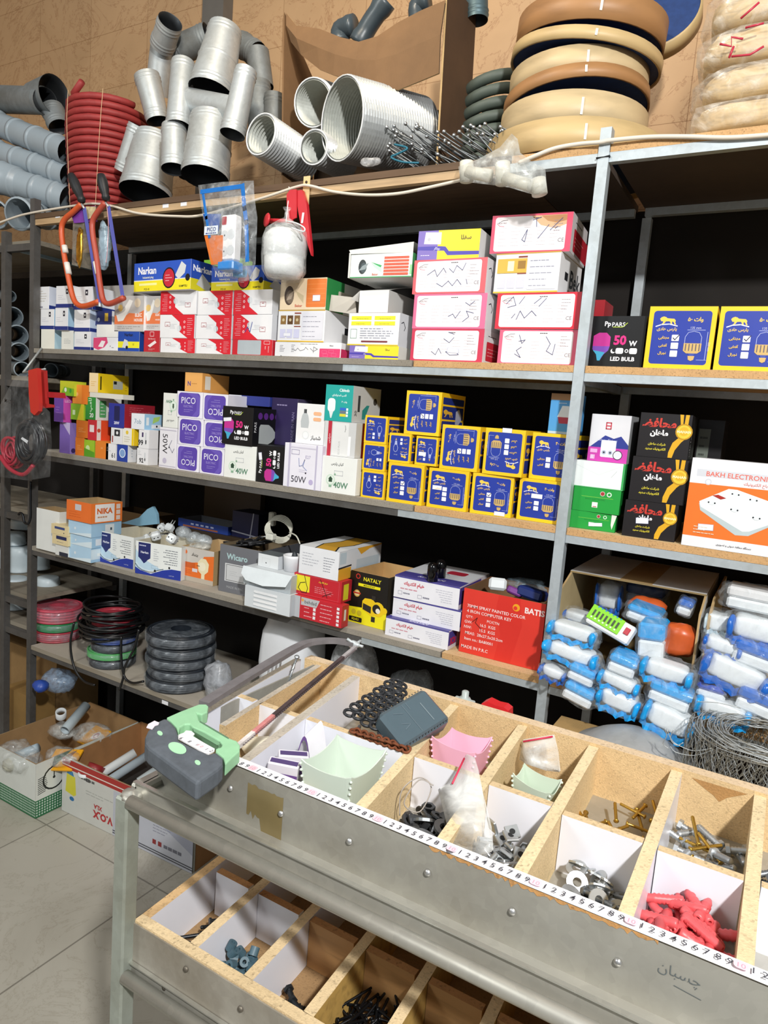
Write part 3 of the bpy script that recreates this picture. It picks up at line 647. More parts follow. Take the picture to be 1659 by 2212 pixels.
def f_pars50(F):
    F.r(0, 0, 1, 1, '0B0B0E').t('Pp', .3, .84, .12, 'E6E6EA', bold=.03).t('PARS', .5, .84, .085, 'E6E6EA', bold=.01, wmax=.24).l([(.4,.79),(.58,.79),(.66,.87)], .012, 'B8D040')
    F.p([(.06,.62),(.16,.68),(.3,.68),(.38,.6),(.38,.42),(.06,.42)], 'C0318E').p([(.06,.42),(.38,.42),(.36,.34),(.28,.26),(.22,.14),(.17,.14),(.14,.26),(.06,.36)], '7A4AB0').p([(.07,.34),(.3,.3),(.24,.2),(.22,.14),(.17,.14),(.14,.26)], '45A8CC')
    F.t('50', .56, .54, .19, 'D92C80', bold=.04, wmax=.28).t('W', .8, .48, .1, 'F0F0F4', bold=.03)
    F.e(.45, .33, .045, 'F0F0F4').e(.47, .35, .04, '0B0B0E').rr(.5, .28, .64, .39, 'F0F0F4', .03).e(.7, .335, .035, 'F0F0F4').e(.7, .335, .02, '0B0B0E').rr(.75, .28, .89, .39, 'F0F0F4', .03).t('LED BULB', .64, .18, .08, 'F0F0F4', bold=.03, wmax=.48)
def r_pars50(F):
    F.r(0, 0, 1, 1, '0B0B0E').p([(.2,.08),(.2,.5),(.24,.58),(.5,.58),(.62,.5),(.72,.38),(.8,.34),(.8,.26),(.72,.24),(.62,.12),(.5,.06)], 'A9AFB0')
    for k in range(4): F.e(.22+.18*k, .8, .09, '5A2A80')
    F.t('PARS', .08, .5, .09, 'C8C8CC', rot=90)
def f_hadi(size, wt, checks, wmm, hmm, nbox=3):
    def f(F):
        F.r(0, 0, 1, 1, 'EFC51E').rr(.07, .08, .93, .93, '22389A', .05); G = 'F0C850'
        F.p([(.17+.25*a, .71+.13*c) for a, c in LION], G).l([(.12,.68),(.2,.71),(.32,.72),(.44,.69)], .016, 'E8E8F4').t('پارس هادی', .29, .635, .075, G, bold=.02, wmax=.3)
        if size == 'big':
            F.t('وات '+wt, .7, .79, .085, G, bold=.03, wmax=.26)
            F.t(wmm, .72, .665, .035, 'C9CBE0', bold=0, wmax=.2).l([(.6,.63),(.86,.63)], .008, 'AAB2DC').l([(.9,.6),(.9,.16)], .008, 'AAB2DC').l([(.78,.16),(.92,.16)], .006, 'AAB2DC').t(hmm, .935, .37, .03, 'C9CBE0', rot=-90, bold=0)
            F.l([(.58,.4),(.58,.52),(.62,.59),(.7,.61),(.78,.59),(.82,.52),(.82,.4)], .008, 'AAB2DC').p([(.57,.42),(.83,.42),(.83,.3),(.78,.26),(.62,.26),(.57,.3)], 'C8A868')
            for k in range(5): F.r(.595+.05*k, .3, .61+.05*k, .41, '5A5460')
            F.p([(.65,.26),(.75,.26),(.73,.22),(.67,.22)], '3A4CA0').p([(.65,.22),(.75,.22),(.74,.16),(.7,.14),(.66,.16)], 'C8A868')
            for k in range(nbox):
                yy = .5-.125*k-(.06 if nbox == 2 else 0); F.t(['مهتابی', 'آفتابی', 'نچرال'][k], .26, yy, .06, G, bold=.02, wmax=.2).rr(.38, yy-.05, .49, yy+.05, 'F0F0F6', .01)
                if k == 0 and checks: F.l([(.4,yy),(.43,yy-.03),(.49,yy+.05)], .014, '202040')
        else:
            F.t('وات '+wt, .28, .5, .07, G, bold=.02, wmax=.26).l([(.58,.5),(.6,.6),(.68,.65),(.76,.6),(.78,.5),(.74,.4)], .012, 'C6CCEA').l([(.58,.5),(.62,.4),(.64,.28)], .012, 'C6CCEA').p([(.62,.4),(.74,.4),(.72,.26),(.64,.26)], 'AAB2DC').p([(.64,.24),(.72,.24),(.68,.16)], 'C8A868').t(wmm, .66, .74, .035, 'C9CBE0', bold=0)
            for k in range(2): yy = .34-.13*k; F.t(['مهتابی', 'آفتابی'][k], .24, yy, .055, G, wmax=.2).r(.38, yy-.045, .48, yy+.045, 'F0F0F6')
            F.t('E27', .9, .3, .04, 'AAB2DC', rot=-90, bold=0)
    return f
def r_hadi(F):
    F.r(0, 0, 1, 1, 'EFC51E').rr(.06, .4, .95, .7, '1E2F80', .03).rr(.06, .74, .95, .9, '1E2F80', .03).rr(.06, .08, .95, .36, '1E2F80', .03).p([(.1+.4*a, .45+.18*c) for a, c in LION], 'D9AE3C').p([(.62,.3),(.62,.6),(.75,.66),(.88,.5),(.88,.4),(.75,.26)], 'A9AEC4')
def f_pico(F):
    F.rr(.07, .06, .93, .95, '5A45A8', .14).p([(.4,.94),(.8,.94),(.93,.8),(.93,.2),(.8,.06),(.62,.06),(.8,.3),(.8,.7)], '6A57B6')
    F.t('PICO', .47, .66, .24, 'ECECF6', bold=.0, wmax=.6).t('ELECTRIC', .47, .44, .08, 'A99ADA', bold=0, wmax=.56).fine(.3, .2, .66, .34, 2, '9A8CD0', 2)
def f_kian(F):
    F.t('کیان پارس', .45, .8, .1, '2A2A2E', bold=.015, wmax=.52).box_(.38, .5, .62, .62, .012, 'B9BCC0').e(.28, .36, .15, 'C9DCCB').e(.28, .36, .12, 'DDE9DE').p([(.21,.38),(.28,.46),(.35,.38),(.33,.38),(.33,.3),(.23,.3),(.23,.38)], '2E4A38').r(.24, .16, .32, .22, '8AB094').t('40W', .58, .24, .17, '5E8A70', bold=.02, wmax=.44)
    F.e(.4, .52, .03, '8AB094')
def r_kian(F): F.t('Kian', .5, .35, .5, '8A9490', rot=90, bold=.01, wmax=.8)
def f_lamp50(F):
    F.r(.12, 0, .17, 1, 'BDB8CE').r(.84, 0, .88, 1, 'BDB8CE').r(.17, .9, .84, .93, 'CFCBDA').box_(.2, .76, .4, .86, .01, '9A94B0').t('E27', .64, .72, .07, 'A9A2C0', bold=0).t('50W', .42, .2, .15, '2A2833', bold=.0, wmax=.4).e(.75, .17, .06, 'B9AED2')
    F.l([(.4,.68),(.42,.5),(.5,.52),(.56,.66),(.52,.5),(.62,.42)], .014, '8A94BE').e(.6, .36, .02, '2A2833').fine(.42, .36, .66, .44, 2, 'C9C4D8', 4)
def f_shahbaz(F): F.p([(.16,.55),(.2,.7),(.26,.78),(.36,.78),(.42,.7),(.46,.55),(.44,.4),(.18,.4)], 'B9BEC0').r(.26, .76, .36, .86, '4A4C4E').rr(.6, .72, .88, .81, 'EBB48A', .04).rr(.6, .58, .88, .67, 'EBB48A', .04).t('شهباز', .72, .16, .13, '2A2A2E', wmax=.36).e(.36, .22, .1, 'DCE0E0').e(.36, .22, .08, 'EFEFEF')
def f_teal(F):
    F.r(0, 0, 1, 1, '1FA39C').t('Cibleds', .68, .86, .1, 'F0F6F6', bold=.02, wmax=.36).t('لامپ استوانه‌ای'.replace('\u200c', ''), .5, .71, .08, 'F0F6F6', bold=.02, wmax=.66).t('وات ۳۰', .7, .54, .07, 'F0F6F6', bold=.02)
    F.rr(.1, .25, .38, .63, 'E6EEEE', .1).p([(.16,.27),(.32,.27),(.26,.08),(.22,.08)], 'DDE6E6')
    for k, c in enumerate(('2E66C8', '6A7480', 'D8D23A')): F.r(.56, .31-.085*k, .78, .385-.085*k, c).r(.79, .31-.085*k, .86, .375-.085*k, 'F0F0F0')
def r_teal(F): F.r(0, 0, 1, 1, 'C2C4C4').t('30', .12, .25, .12, '303438', rot=90).p([(.35,.1),(.35,.35),(.5,.5),(.6,.5),(.45,.1)], '2E8A86').r(.18, .3, .26, .75, '3A3C40').e(.8, .62, .1, '4A4640')
def f_parto(F): F.r(0, 0, 1, 1, 'C9CACA').r(.0, .0, .12, 1, 'D0D2D2').r(.12, 0, .24, 1, 'B8283A').rr(.27, .03, .78, .97, 'DEDFDE', .02).t('مدپارس', .18, .5, .09, 'EAD8DA', rot=90, wmax=.5).t('ECO PLUS', .5, .25, .06, 'A9ACAC', rot=90, bold=0).r(.78, .05, .86, .6, 'F2F2F2').l([(.66,.9),(.68,.8),(.66,.72)], .02, '9A9C9C')
def r_parto(F): F.r(.3, 0, .8, 1, 'A82836').t('مدپارس', .55, .5, .2, 'EAD8DA', rot=90, wmax=.5)
def f_mahan(F):
    F.r(0, 0, 1, 1, '171316').t('محافظ', .39, .79, .27, 'C23A30', bold=.04, wmax=.66, slant=.1).t('ماهان', .40, .55, .17, 'F2F0F0', bold=.05, wmax=.56)
    F.t('شرکت ماهان', .38, .3, .07, 'E9D93A', bold=.02, wmax=.36).t('الکترونیک سدید', .36, .19, .07, 'E9D93A', bold=.02, wmax=.42)
    F.p([(.76,1),(.94,1),(.93,.72),(.8,.72)], 'D9A520').p([(.8,.5),(.68,.36),(.62,.14),(.62,.02),(.7,.02),(.74,.2),(.84,.38),(.94,.5)], 'D9A520').p([(.83,1),(.87,1),(.86,.74),(.84,.74)], '171316').e(.87, .62, .18, 'B98A18').e(.87, .62, .15, 'E9C23A').e(.87, .63, .1, 'D8AC28').t('MAHAN', .87, .62, .06, 'FFF4C8', bold=.02)
def f_bakh(F):
    F.r(0, 0, 1, 1, 'E5E5E8').r(0, .12, 1, .72, 'E8742A').r(.06, .8, 1, .88, 'CDD0D6').t('BAKH ELECTRONIC', .46, .835, .055, 'D96A5A', bold=.015, wmax=.7).t('باخ الکترونیک', .62, .755, .05, 'C8503A', wmax=.36).e(.18, .745, .035, 'C9CCD2').e(.18, .745, .022, 'E8E8EC')
    F.p([(.12,.5),(.14,.42),(.5,.19),(.62,.2),(.95,.44),(.98,.5)], 'B9C6C8').p([(.12,.52),(.38,.69),(.46,.69),(.94,.55),(.97,.48),(.94,.44),(.62,.25),(.56,.24),(.14,.46)], 'EEF2F2')
    for x, y in ((.45,.64),(.62,.6),(.8,.55),(.24,.52),(.46,.47),(.67,.41)): F.e(x, y, .04, 'DDE4E6', .026).e(x-.03, y, .009, '20262A').e(x+.03, y-.004, .009, '20262A')
    F.p([(.24,.6),(.29,.615),(.37,.585),(.32,.565)], 'A82A20').t('دستگاه محافظ صوتی و تصویری', .5, .06, .03, '3A3A40', wmax=.5).rr(.78, .66, 1, .71, '3A5AA8', .02).t('گارانتی', .9, .685, .03, 'F0F0F4').e(.95, .44, .05, 'E6C23A').p([(.84,.1),(.88,.22),(.96,.28),(1,.2),(.96,.08)], 'DDE2E2')
    F.fine(.1, .15, .3, .25, 3, 'F6D8C0', 3)
def f_magenta(F):
    F.r(0, 0, 1, .3, 'C93FA8').p([(.04,.3),(.4,.56),(.62,.5),(.8,.56),(1,.38),(1,.3)], '2E3A8C').t('بست تکی سوکت', .46, .46, .06, 'C8CDE8', wmax=.5).rr(.32, .1, .7, .46, 'E2E6F2', .03)
    F.e(.41, .2, .045, 'AAB4C8').e(.57, .2, .045, 'AAB4C8').e(.41, .2, .02, '30343C').e(.57, .2, .02, '30343C').e(.76, .16, .1, '303038').e(.76, .16, .085, 'D8DAE0').box_(.4, .7, .52, .83, .02, 'C83848').l([(.4,.765),(.52,.765)], .02, 'C83848').r(.06, .18, .24, .26, 'E8A8D8').fine(.08, .04, .26, .14, 1, 'F0C8E6', 1, .9)
def f_green(F): F.r(0, 0, 1, 1, '1F9A3C').r(.18, .62, .85, .635, '8AC84A').t('BAKH ELECTRONIC', .48, .54, .07, '188030', bold=.02, wmax=.66).e(.62, .8, .1, 'D8D0C8').e(.62, .8, .08, 'A83838').e(.76, .79, .1, 'D8E8D8').e(.76, .79, .06, '1F9A3C').r(.42, .2, .54, .42, 'F0ECE8').r(.44, .22, .52, .25, 'A82A30')
def f_lightblue(F): F.r(0, .06, 1, .82, '4E9AD6').r(0, .84, 1, 1, 'A67C4E').p([(.32,.5),(.42,.7),(.66,.7),(.72,.42),(.28,.42)], 'E8EEF2').p([(.3,.42),(.72,.42),(.66,.26),(.36,.26)], 'B8344A').r(0, 0, 1, .06, 'B9CDE0').fine(.3, .74, .7, .79, 1, 'E8F0F8', 3)
def col(c, *more):
    def f(F):
        F.r(0, 0, 1, 1, c)
        for m in more: m(F)
    return f
fx = lambda c, s=2, x0=.2, y0=.3, x1=.8, y1=.6, n=3: (lambda F: F.fine(x0, y0, x1, y1, n, c, s))
tx = lambda t, x, y, h, c, **k: (lambda F: F.t(t, x, y, h, c, **k))

# ======== second level: switch and socket cartons ========
T2 = TOP[2]; G1 = 'switch boxes stacked at the left end of the second shelf'
def S(label, px, sup=None, **k):
    k.setdefault('name', 'switch_box'); return bx(label, px, sup=sup, **k)
_, t = S('white switch box with faint green base, second in the bottom row beside the steel post', (133, 714, 159, 757), T2, F=col('E4E4DC', fx('9AA0A0', 4, n=4)), R=col('B8D8E4'), d=.1, group=G1, y=1.775)
_, t1 = S('cream white box standing in the bottom row against the dark left post', (89, 711, 118, 754), T2, F=col('E8E6DA'), R=col('B4D4E2'), d=.1, group=G1, y=1.779)
_, t2 = S('white box with blue foot band at the right end of the bottom switch row', (160, 716, 196, 762), T2, F=f_switch(), R=col('D4DCEC', r_lightblue), d=.1, group=G1)
_, m1 = S('white and blue box in the middle switch row, nearest the left post', (87, 668, 117, 711), t1, F=f_switch(), R=col('9FC8E6', r_lightblue), d=.1, group=G1, y=1.779)
_, m2 = S('white and blue box at the centre of the three middle-row switch boxes', (119, 665, 147, 712), t, F=f_switch(), R=col('A8CCE6', r_lightblue), d=.1, group=G1)
_, m3 = S('white and blue box in the middle switch row behind the end of the orange saw', (160, 669, 194, 716), t2, F=f_switch(), R=col('C8D8EC', r_lightblue), d=.1, group=G1)
S('white box with a printed table, topmost at the left post', (73, 620, 106, 666), m1, F=f_list(4, 'BDB6A8'), R=col('D4DCEC', r_lightblue), d=.1, group=G1, y=1.779)
S('white box with blue foot band, top row, seen left of the first saw frame', (121, 618, 156, 662), m2, F=f_switch(), R=col('E4E8F0', r_lightblue), d=.1, group=G1)
S('white box with blue foot band, top row, partly behind the first saw frame', (159, 620, 200, 669), m3, F=f_switch(), R=col('E4E8F0', r_lightblue), d=.1, group=G1)
S('long grey plain box lying at the back behind both hanging saws', (218, 618, 288, 690), T2, F=col('BEBAB4'), d=.1, y=1.92, body='BEBAB4', name='carton')
_, t = S('white box printed with a pink oval switch picture at the shelf edge', (202, 728, 254, 768), T2, F=f_pinkoval, d=.1, name='socket_box')
_, t = S('plain white box lying on the pink oval one', (209, 701, 255, 729), t, F=col('E8E8E4'), d=.1, name='socket_box')
S('dark blue box with yellow patches under the tip of the second saw', (201, 672, 242, 705), t, F=col('24306E', lambda F: F.r(.05, .3, .2, .9, '8A94B0').r(.62, .3, .8, .85, 'C8A83A').e(.3, .4, .14, 'C9D2E4')), d=.1, name='socket_box', y=1.79)
_, tp = S('small blue and yellow plug box standing on the second shelf', (255, 716, 301, 772), T2, F=f_plugsq, R=col('1B3F90'), d=.06, name='plug_box')
_, tq = S('small dark red socket box beside the blue and yellow plug box', (311, 714, 345, 774), T2, F=f_redsock, R=col('A8222E'), d=.06, name='socket_box')
S('grey and orange plug box on top of the small blue and yellow one', (248, 640, 311, 716), tp, F=f_elec, d=.07, name='plug_box')
S('narrower grey and orange plug box touching the red and white cartons', (314, 640, 347, 716), tq, F=f_elec, d=.07, name='plug_box', y=1.775)
G2 = 'red and white socket cartons in a three by three wall'
X = dict(d=.13, name='socket_box', group=G2, R=col('DADCE0'))
_, a = bx('red and white socket carton, bottom left of the nine', (346, 730, 421, 779), sup=T2, F=f_redwhite, **X)
_, c = bx('red and white socket carton, bottom middle of the nine', (423, 732, 498, 783), sup=T2, F=f_redwhite, **X)
_, e = bx('red carton with a big silver panel, bottom right of the nine', (502, 733, 588, 786), sup=T2, F=f_silver, d=.13, name='socket_box', group=G2, R=col('C02030'))
_, a2 = bx('red and white socket carton, middle row left of the nine', (345, 680, 420, 730), sup=a, F=f_redwhite, **X)
_, c2 = bx('red and white socket carton at the very centre of the nine', (423, 681, 500, 732), sup=c, F=f_redwhite, **X)
_, e2 = bx('red and white carton with blue scribble, middle row right of the nine', (504, 680, 587, 733), sup=e, F=lambda F: (f_redwhite(F), F.l([(.5,.3),(.55,.7),(.62,.5),(.68,.7)], .03, '3A4A9A')), rot=180, **X)
_, a3 = bx('red and white carton printed upside down, top left of the nine', (347, 630, 424, 681), sup=a2, F=f_redwhite, rot=180, **X)
_, c3 = bx('red and white socket carton, top middle of the nine', (427, 629, 502, 682), sup=c2, F=f_redwhite, **X)
_, e3 = bx('red and white carton printed upside down, top right of the nine', (505, 627, 588, 681), sup=e2, F=f_redwhite, rot=180, **X)
_, n1 = bx('long blue and yellow plug box with a round red emblem on the red cartons', (290, 570, 412, 629), sup=a3, F=f_plug, R=f_plugside, d=.12, y=1.76, yaw=-4, name='plug_box')
bx('blue and yellow plug box behind the hanging blue socket bag', (457, 578, 570, 629), sup=c3, F=f_plug, R=f_plugside, T=col('8CC63A'), d=.14, y=1.775, name='plug_box')
bx('green topped plug box at the back behind the blue socket bag', (440, 562, 520, 620), sup=c3, F=col('8CC63A'), d=.06, y=1.93, body='8CC63A', name='plug_box')
_, a = bx('white carton with pink squares and pen writing at the foot of the column', (593, 738, 736, 790), sup=T2, F=f_alton, R=r_alton, d=.13, name='switch_box')
o, a2 = bx('white carton printed with three brown switches, second from the bottom', (600, 670, 701, 737), sup=a, F=f_bekw, R=r_bek, T=col('D9B040'), d=.22, name='switch_box')
sticker(o, .14, .17, .3, .28)
o, a3 = bx('white carton coloured cream as in warm light, with a dark oval and orange bars under the white bag', (606, 603, 705, 664), sup=a2, F=f_beker(True), R=col('D2D0C8', lambda F: F.r(0, 0, .45, 1, '2E8A48').rr(.3, .15, .95, .7, 'C8C0B0', .05).l([(.4,.55),(.5,.4),(.6,.55),(.7,.4)], .05, '8A3828')), d=.21, name='socket_box', body='E4D8C2')
b = B(); w_, d_, h_ = o['whd']; b.add([(w_, .02, 0), (w_+.004, .02, h_*.5), (w_+.07, .05, h_*.46), (w_+.075, .06, -.006)], [(0, 3, 2, 1)], P('BDB7AC')); b.obj('flap', o, world=False, label='torn open end flap')
sticker(o, .72, .27, .88, .46)
_, a = bx('yellow and purple socket carton at the bottom of the fourth column', (754, 746, 860, 796), sup=T2, F=f_yelpurp, R=col('D4D2CC'), d=.12, name='socket_box')
_, a2 = bx('white carton with four yellow label strips, above the yellow and purple one', (752, 676, 862, 744), sup=a, F=f_yellowlab, R=col('D2D2D6', r_marks), d=.12, name='socket_box', T=col('A88058'))
o, a3 = bx('plain white unprinted carton with an open flap, third in its column', (776, 628, 846, 676), sup=a2, F=col('ECECE8'), R=col('C8C8C6'), d=.2, y=1.785, w=.1, name='carton')
b = B(); w_, d_, h_ = o['whd']; b.add([(0, 0, h_), (-.012, -.03, h_*.55), (-.012, .10, h_*.55), (0, .12, h_)], [(0, 1, 2, 3)], P('E4E4E0')); b.obj('flap', o, world=False)
b = B(); b.add([(0, .001, h_), (w_, .001, h_), (w_, d_*.6, h_+.03), (0, d_*.6, h_+.022)], [(0, 1, 2, 3)], P('E9E9E4')); b.obj('lid_flap', o, world=False)
o, a4 = bx('white and green socket carton with a black oval window and raised lid', (757, 550, 889, 622), sup=a3+.03, F=f_beker(False), R=col('3A8A50'), d=.16, y=1.755, yaw=3, name='socket_box')
b = B(); w_, d_, h_ = o['whd']; Q = P('DADAD4'); b.add([(0, -.004, h_), (-.008, -.002, h_+.012), (w_, 0, h_+.028), (w_, 0, h_), (-.008, .12, h_+.014), (w_, .12, h_+.03)], [(0, 3, 2, 1), (1, 2, 5, 4)], Q); b.box((-.006, -.003, 0), (0-.001, .1, h_+.004), Q); b.obj('lid', o, world=False, label='lifted cardboard lid')
# pink rimmed cartons
SC = [[[(.2,.55),(.3,.7),(.34,.5),(.42,.74),(.46,.6)],[(.5,.72),(.56,.6),(.6,.8),(.68,.66),(.72,.86)],[(.34,.3),(.42,.2),(.5,.36),(.56,.22),(.62,.4),(.68,.24)],[(.74,.4),(.76,.26)]],
      [[(.5,.35),(.56,.42),(.6,.3),(.66,.5)],[(.7,.2),(.78,.34),(.74,.5),(.84,.44)],[(.72,.74),(.78,.66),(.84,.78)]],
      [[(.3,.3),(.36,.2),(.4,.4),(.44,.24)],[(.5,.3),(.62,.34),(.68,.22),(.56,.2),(.5,.3)],[(.46,.7),(.54,.58),(.6,.74)],[(.52,.9),(.6,.84)]],
      [[(.44,.3),(.46,.6),(.42,.42),(.4,.34),(.44,.28)],[(.52,.84),(.62,.9)],[(.56,.9),(.57,.66)],[(.6,.36),(.72,.7)],[(.74,.56),(.88,.86)],[(.8,.6),(.83,.64)]],
      [[(.12,.7),(.2,.9),(.24,.66),(.14,.6)],[(.28,.7),(.34,.9)],[(.46,.7),(.54,.86)],[(.52,.62),(.6,.84)],[(.2,.3),(.24,.42)],[(.26,.26),(.3,.5),(.36,.3),(.44,.5),(.5,.36)]],
      [[(.26,.84),(.3,.6),(.34,.7),(.26,.66)],[(.22,.3),(.3,.2),(.24,.4),(.3,.5)],[(.6,.8),(.66,.6),(.62,.4),(.7,.3),(.72,.6)]]]
G3 = 'red rimmed cartons with pen writing in two stacks'
o, a = bx('red rimmed carton with pen writing, bottom of the left stack', (888, 710, 1044, 784), sup=T2, F=f_pink(1, SC[2], 'C83050'), R=col('D6D2D4', r_pinkred), d=.14, name='socket_box', group=G3)
sticker(o, .52, .27, .68, .41, -4)
_, a2 = bx('pink rimmed carton with faint writing, second from the bottom of the left stack', (893, 636, 1050, 710), sup=a, F=f_pink(2, SC[1], 'E06A92'), R=col('D6D2D4', r_marks), d=.14, name='socket_box', group=G3)
_, a3 = bx('orange pink rimmed carton with two lines of writing, third up the left stack', (893, 563, 1050, 636), sup=a2, F=f_pink(3, SC[0], 'DD5A62'), R=col('D6D2D4', r_marks), d=.14, name='socket_box', group=G3)
bx('yellow and purple carton on top of the left stack of red rimmed cartons', (903, 500, 1036, 558), sup=a3, F=f_yelpurp, R=col('DCDAD8'), d=.15, name='socket_box', yaw=4)
_, a = bx('red rimmed carton with blue pen loops, bottom of the stack by the silver post', (1077, 711, 1249, 787), sup=T2, F=f_pink(4, SC[5], 'E2607E'), d=.14, y=1.785, name='socket_box', group=G3)
_, a2 = bx('bright red rimmed carton with pen writing, second up by the silver post', (1072, 634, 1253, 708), sup=a, F=f_pink(5, SC[4], 'CE1F36'), R=col('C01A30'), d=.14, y=1.782, name='socket_box', group=G3)
_, a3 = bx('white carton with gold switch pictures between red rimmed cartons', (1069, 549, 1208, 629), sup=a2, F=f_bekg, R=r_bek2, T=col('DDBB30'), d=.2, y=1.782, name='switch_box')
bx('brown patched red rimmed carton crowning the stack by the silver post', (1061, 467, 1234, 549), sup=a3, F=f_pink(6, SC[3], 'D8506C', 1), R=col('D0CCCE', r_pinkred), d=.19, y=1.778, yaw=4, name='socket_box', group=G3)
# right bay, second level
bx('glossy black bulb box with a pink and blue lamp, right of the silver post', (1275, 683, 1392, 790), sup=T2, y=1.80, F=f_pars50, R=col('0B0B0E'), d=.17, name='bulb_box', body='0D0D10')
bx('large yellow and blue bulb box with a ticked square, left of the pair', (1397, 662, 1543, 796), sup=T2, y=1.775, F=f_hadi('big', '۵۰', 1, '135 mm', '220 mm'), R=r_hadi, d=.2, name='bulb_box', body='EFC51E', yaw=3, group='large yellow and blue bulb boxes on the second shelf')
bx('large yellow and blue bulb box cut by the right edge of the photo', (1549, 662, 1700, 799), sup=T2, y=1.775, F=f_hadi('big', '۵۰', 1, '135 mm', '220 mm'), R=r_hadi, d=.2, name='bulb_box', body='EFC51E', yaw=3, group='large yellow and blue bulb boxes on the second shelf')
bx('small red box wedged behind the silver post', (1283, 645, 1305, 700), sup=T2, y=1.99, F=col('A8202A'), d=.1, body='A8202A', name='carton', h=.20)

# ======== third level: bulbs ========
T3 = TOP[3]
def Q3(label, px, sup=T3, c='E07A30', r=None, F=None, **k):
    k.setdefault('name', 'bulb_box'); k.setdefault('d', .07); k.setdefault('R', col(r or c)); return bx(label, px, sup=sup, F=F or col(c, fx('F0B070', 3)), body=c, **k)
_, a = Q3('tall purple box at the left end of the third shelf beside the hanging cable bag', (129, 911, 151, 979), xs=166, c='7A62B4', F=col('7A62B4', lambda F: F.p([(.2,1),(1,.6),(1,1)], 'C0B4DC')), R=col('8A76C0', lambda F: F.e(.5, .1, .08, '3A2A60')))
_, pm = Q3('purple and magenta box on top of the tall purple one', (117, 853, 137, 911), a, xs=155, c='C04AB0', F=col('6A42A0', fx('9A70C0', 3)), R=col('C850B0', tx('LED', .5, .8, .1, 'E8C0E4')), y=1.75)
_, yg = Q3('yellow green box tipped at the top left of the bulb heap', (130, 822, 160, 853), pm, c='B6C830', F=col('C8CE30', lambda F: F.p([(0,0),(1,0),(1,.5),(.3,.6)], '7AB82A').e(.4, .4, .15, 'E8F0E0').e(.75, .35, .15, '3A9A30')), d=.05, yaw=-6)
_, b1 = Q3('small orange box on the shelf boards beside the tall purple one', (163, 944, 181, 983), c='DD7A2C', d=.05)
_, b2 = Q3('little green box squeezed between two orange boxes on the bottom row', (182, 949, 204, 987), c='8CB830', F=col('9ABE30', lambda F: F.e(.35, .5, .18, 'C8E0A0').p([(0,0),(1,0),(1,.3),(0,.5)], '5A9A28')), d=.05)
_, b3 = Q3('small orange box right of the little green box, bottom row', (206, 951, 234, 990), c='DD7A2C', F=col('E0802E', tx('14', .5, .6, .1, 'F4C890')), d=.06)
_, c1 = Q3('orange box resting on the small orange box, second row of the heap', (165, 907, 190, 944), b1, c='D8752A', d=.07)
_, c2 = Q3('red, white and orange box in the second row of the heap', (190, 906, 209, 951), b2, xs=238, F=col('C8303A', lambda F: F.r(.2, .4, .7, .75, 'E8D8D8')), R=col('E8502A', lambda F: F.r(0, 0, .3, 1, 'E6E2DE').e(.15, .5, .1, 'C8503A')), c='E0502C')
_, d1 = Q3('light green box with yellow side in the third row of the heap', (153, 871, 181, 907), c1, c='9AC030', F=col('7FB02C', lambda F: F.p([(.5,0),(1,0),(1,1),(.8,1)], 'D8CE30').r(.15, .3, .35, .6, 'C8E0B0')), d=.05)
_, d2 = Q3('green and white box printed 20 in the third row of the heap', (185, 857, 207, 904), c2, xs=262, c='E4E8E2', F=col('2E8A3A', tx('20', .6, .2, .2, 'F0F4F0', bold=.02), tx('لامپ', .5, .65, .3, 'D8F0D8', rot=90)), R=col('E4E8E2', lambda F: F.rr(.14, .12, .4, .88, '5AA868', .05).fine(.18, .2, .36, .8, 4, 'E4E8E2', 3).fine(.55, .2, .95, .8, 3, 'B0C4B0', 3)))
_, e1 = Q3('orange box standing above the light green one', (157, 830, 190, 869), d1, c='E88A3A', F=col('EC9038', lambda F: F.r(.6, 0, 1, 1, 'E07A28').e(.3, .5, .1, 'F4B070')), d=.05)
_, f1 = Q3('flat white box under the long yellow box', (194, 847, 266, 859), d2, c='DAD8CC', F=col('DAD8CC'), d=.05)
Q3('long yellow box with cream end lying on top of the heap', (193, 805, 212, 847), f1, xs=278, c='EBC81E', F=col('F0D8AA', fx('D8A840', 2)), R=col('EDCB1C', lambda F: F.r(.06, .15, .11, .85, '5A5010').r(.48, .25, .8, .68, 'B9BCB0').r(.5, .5, .6, .66, '20241E').fine(.88, .15, .96, .85, 5, 'B89A10', 4)))
_, g1 = Q3('white box printed 61 at the start of the white bottom row', (229, 957, 250, 992), c='E6E6E8', F=col('E6E6E8', tx('61', .75, .3, .3, '20242A'), fx('9A9AA0', 3, .1, .5, .5, .8)), d=.06)
_, g2 = Q3('blue and white bulb box with a round emblem, bottom row', (253, 959, 276, 998), xs=295, c='E6E8EC', F=col('24409A', lambda F: F.e(.5, .5, .28, 'D8E2F0').e(.5, .5, .22, '7FA0CE')), R=col('E6E8EC', fx('9AA8B8', 2, .4, .25, .6, .75)))
_, g3 = Q3('white box printed 92 at the right of the white bottom row', (296, 967, 320, 1003), xs=341, c='E6E6E8', F=col('E6E6E8', lambda F: F.t('92', .4, .25, .3, '20242A', bold=.03).fine(.1, .55, .4, .85, 3, '9A9AA0', 3).r(.66, .2, .76, .75, 'C8CCD0').r(.68, .25, .76, .4, '20242A')), d=.06)
_, h1 = Q3('white box with black number block in the second white row', (240, 923, 264, 958), g1, c='E2E2E4', F=col('E2E2E4', lambda F: F.r(.3, .5, .8, .9, '2A2C30').e(.55, .7, .1, 'E2E2E4').r(.1, .1, .2, .5, '9A3A3A')), d=.06)
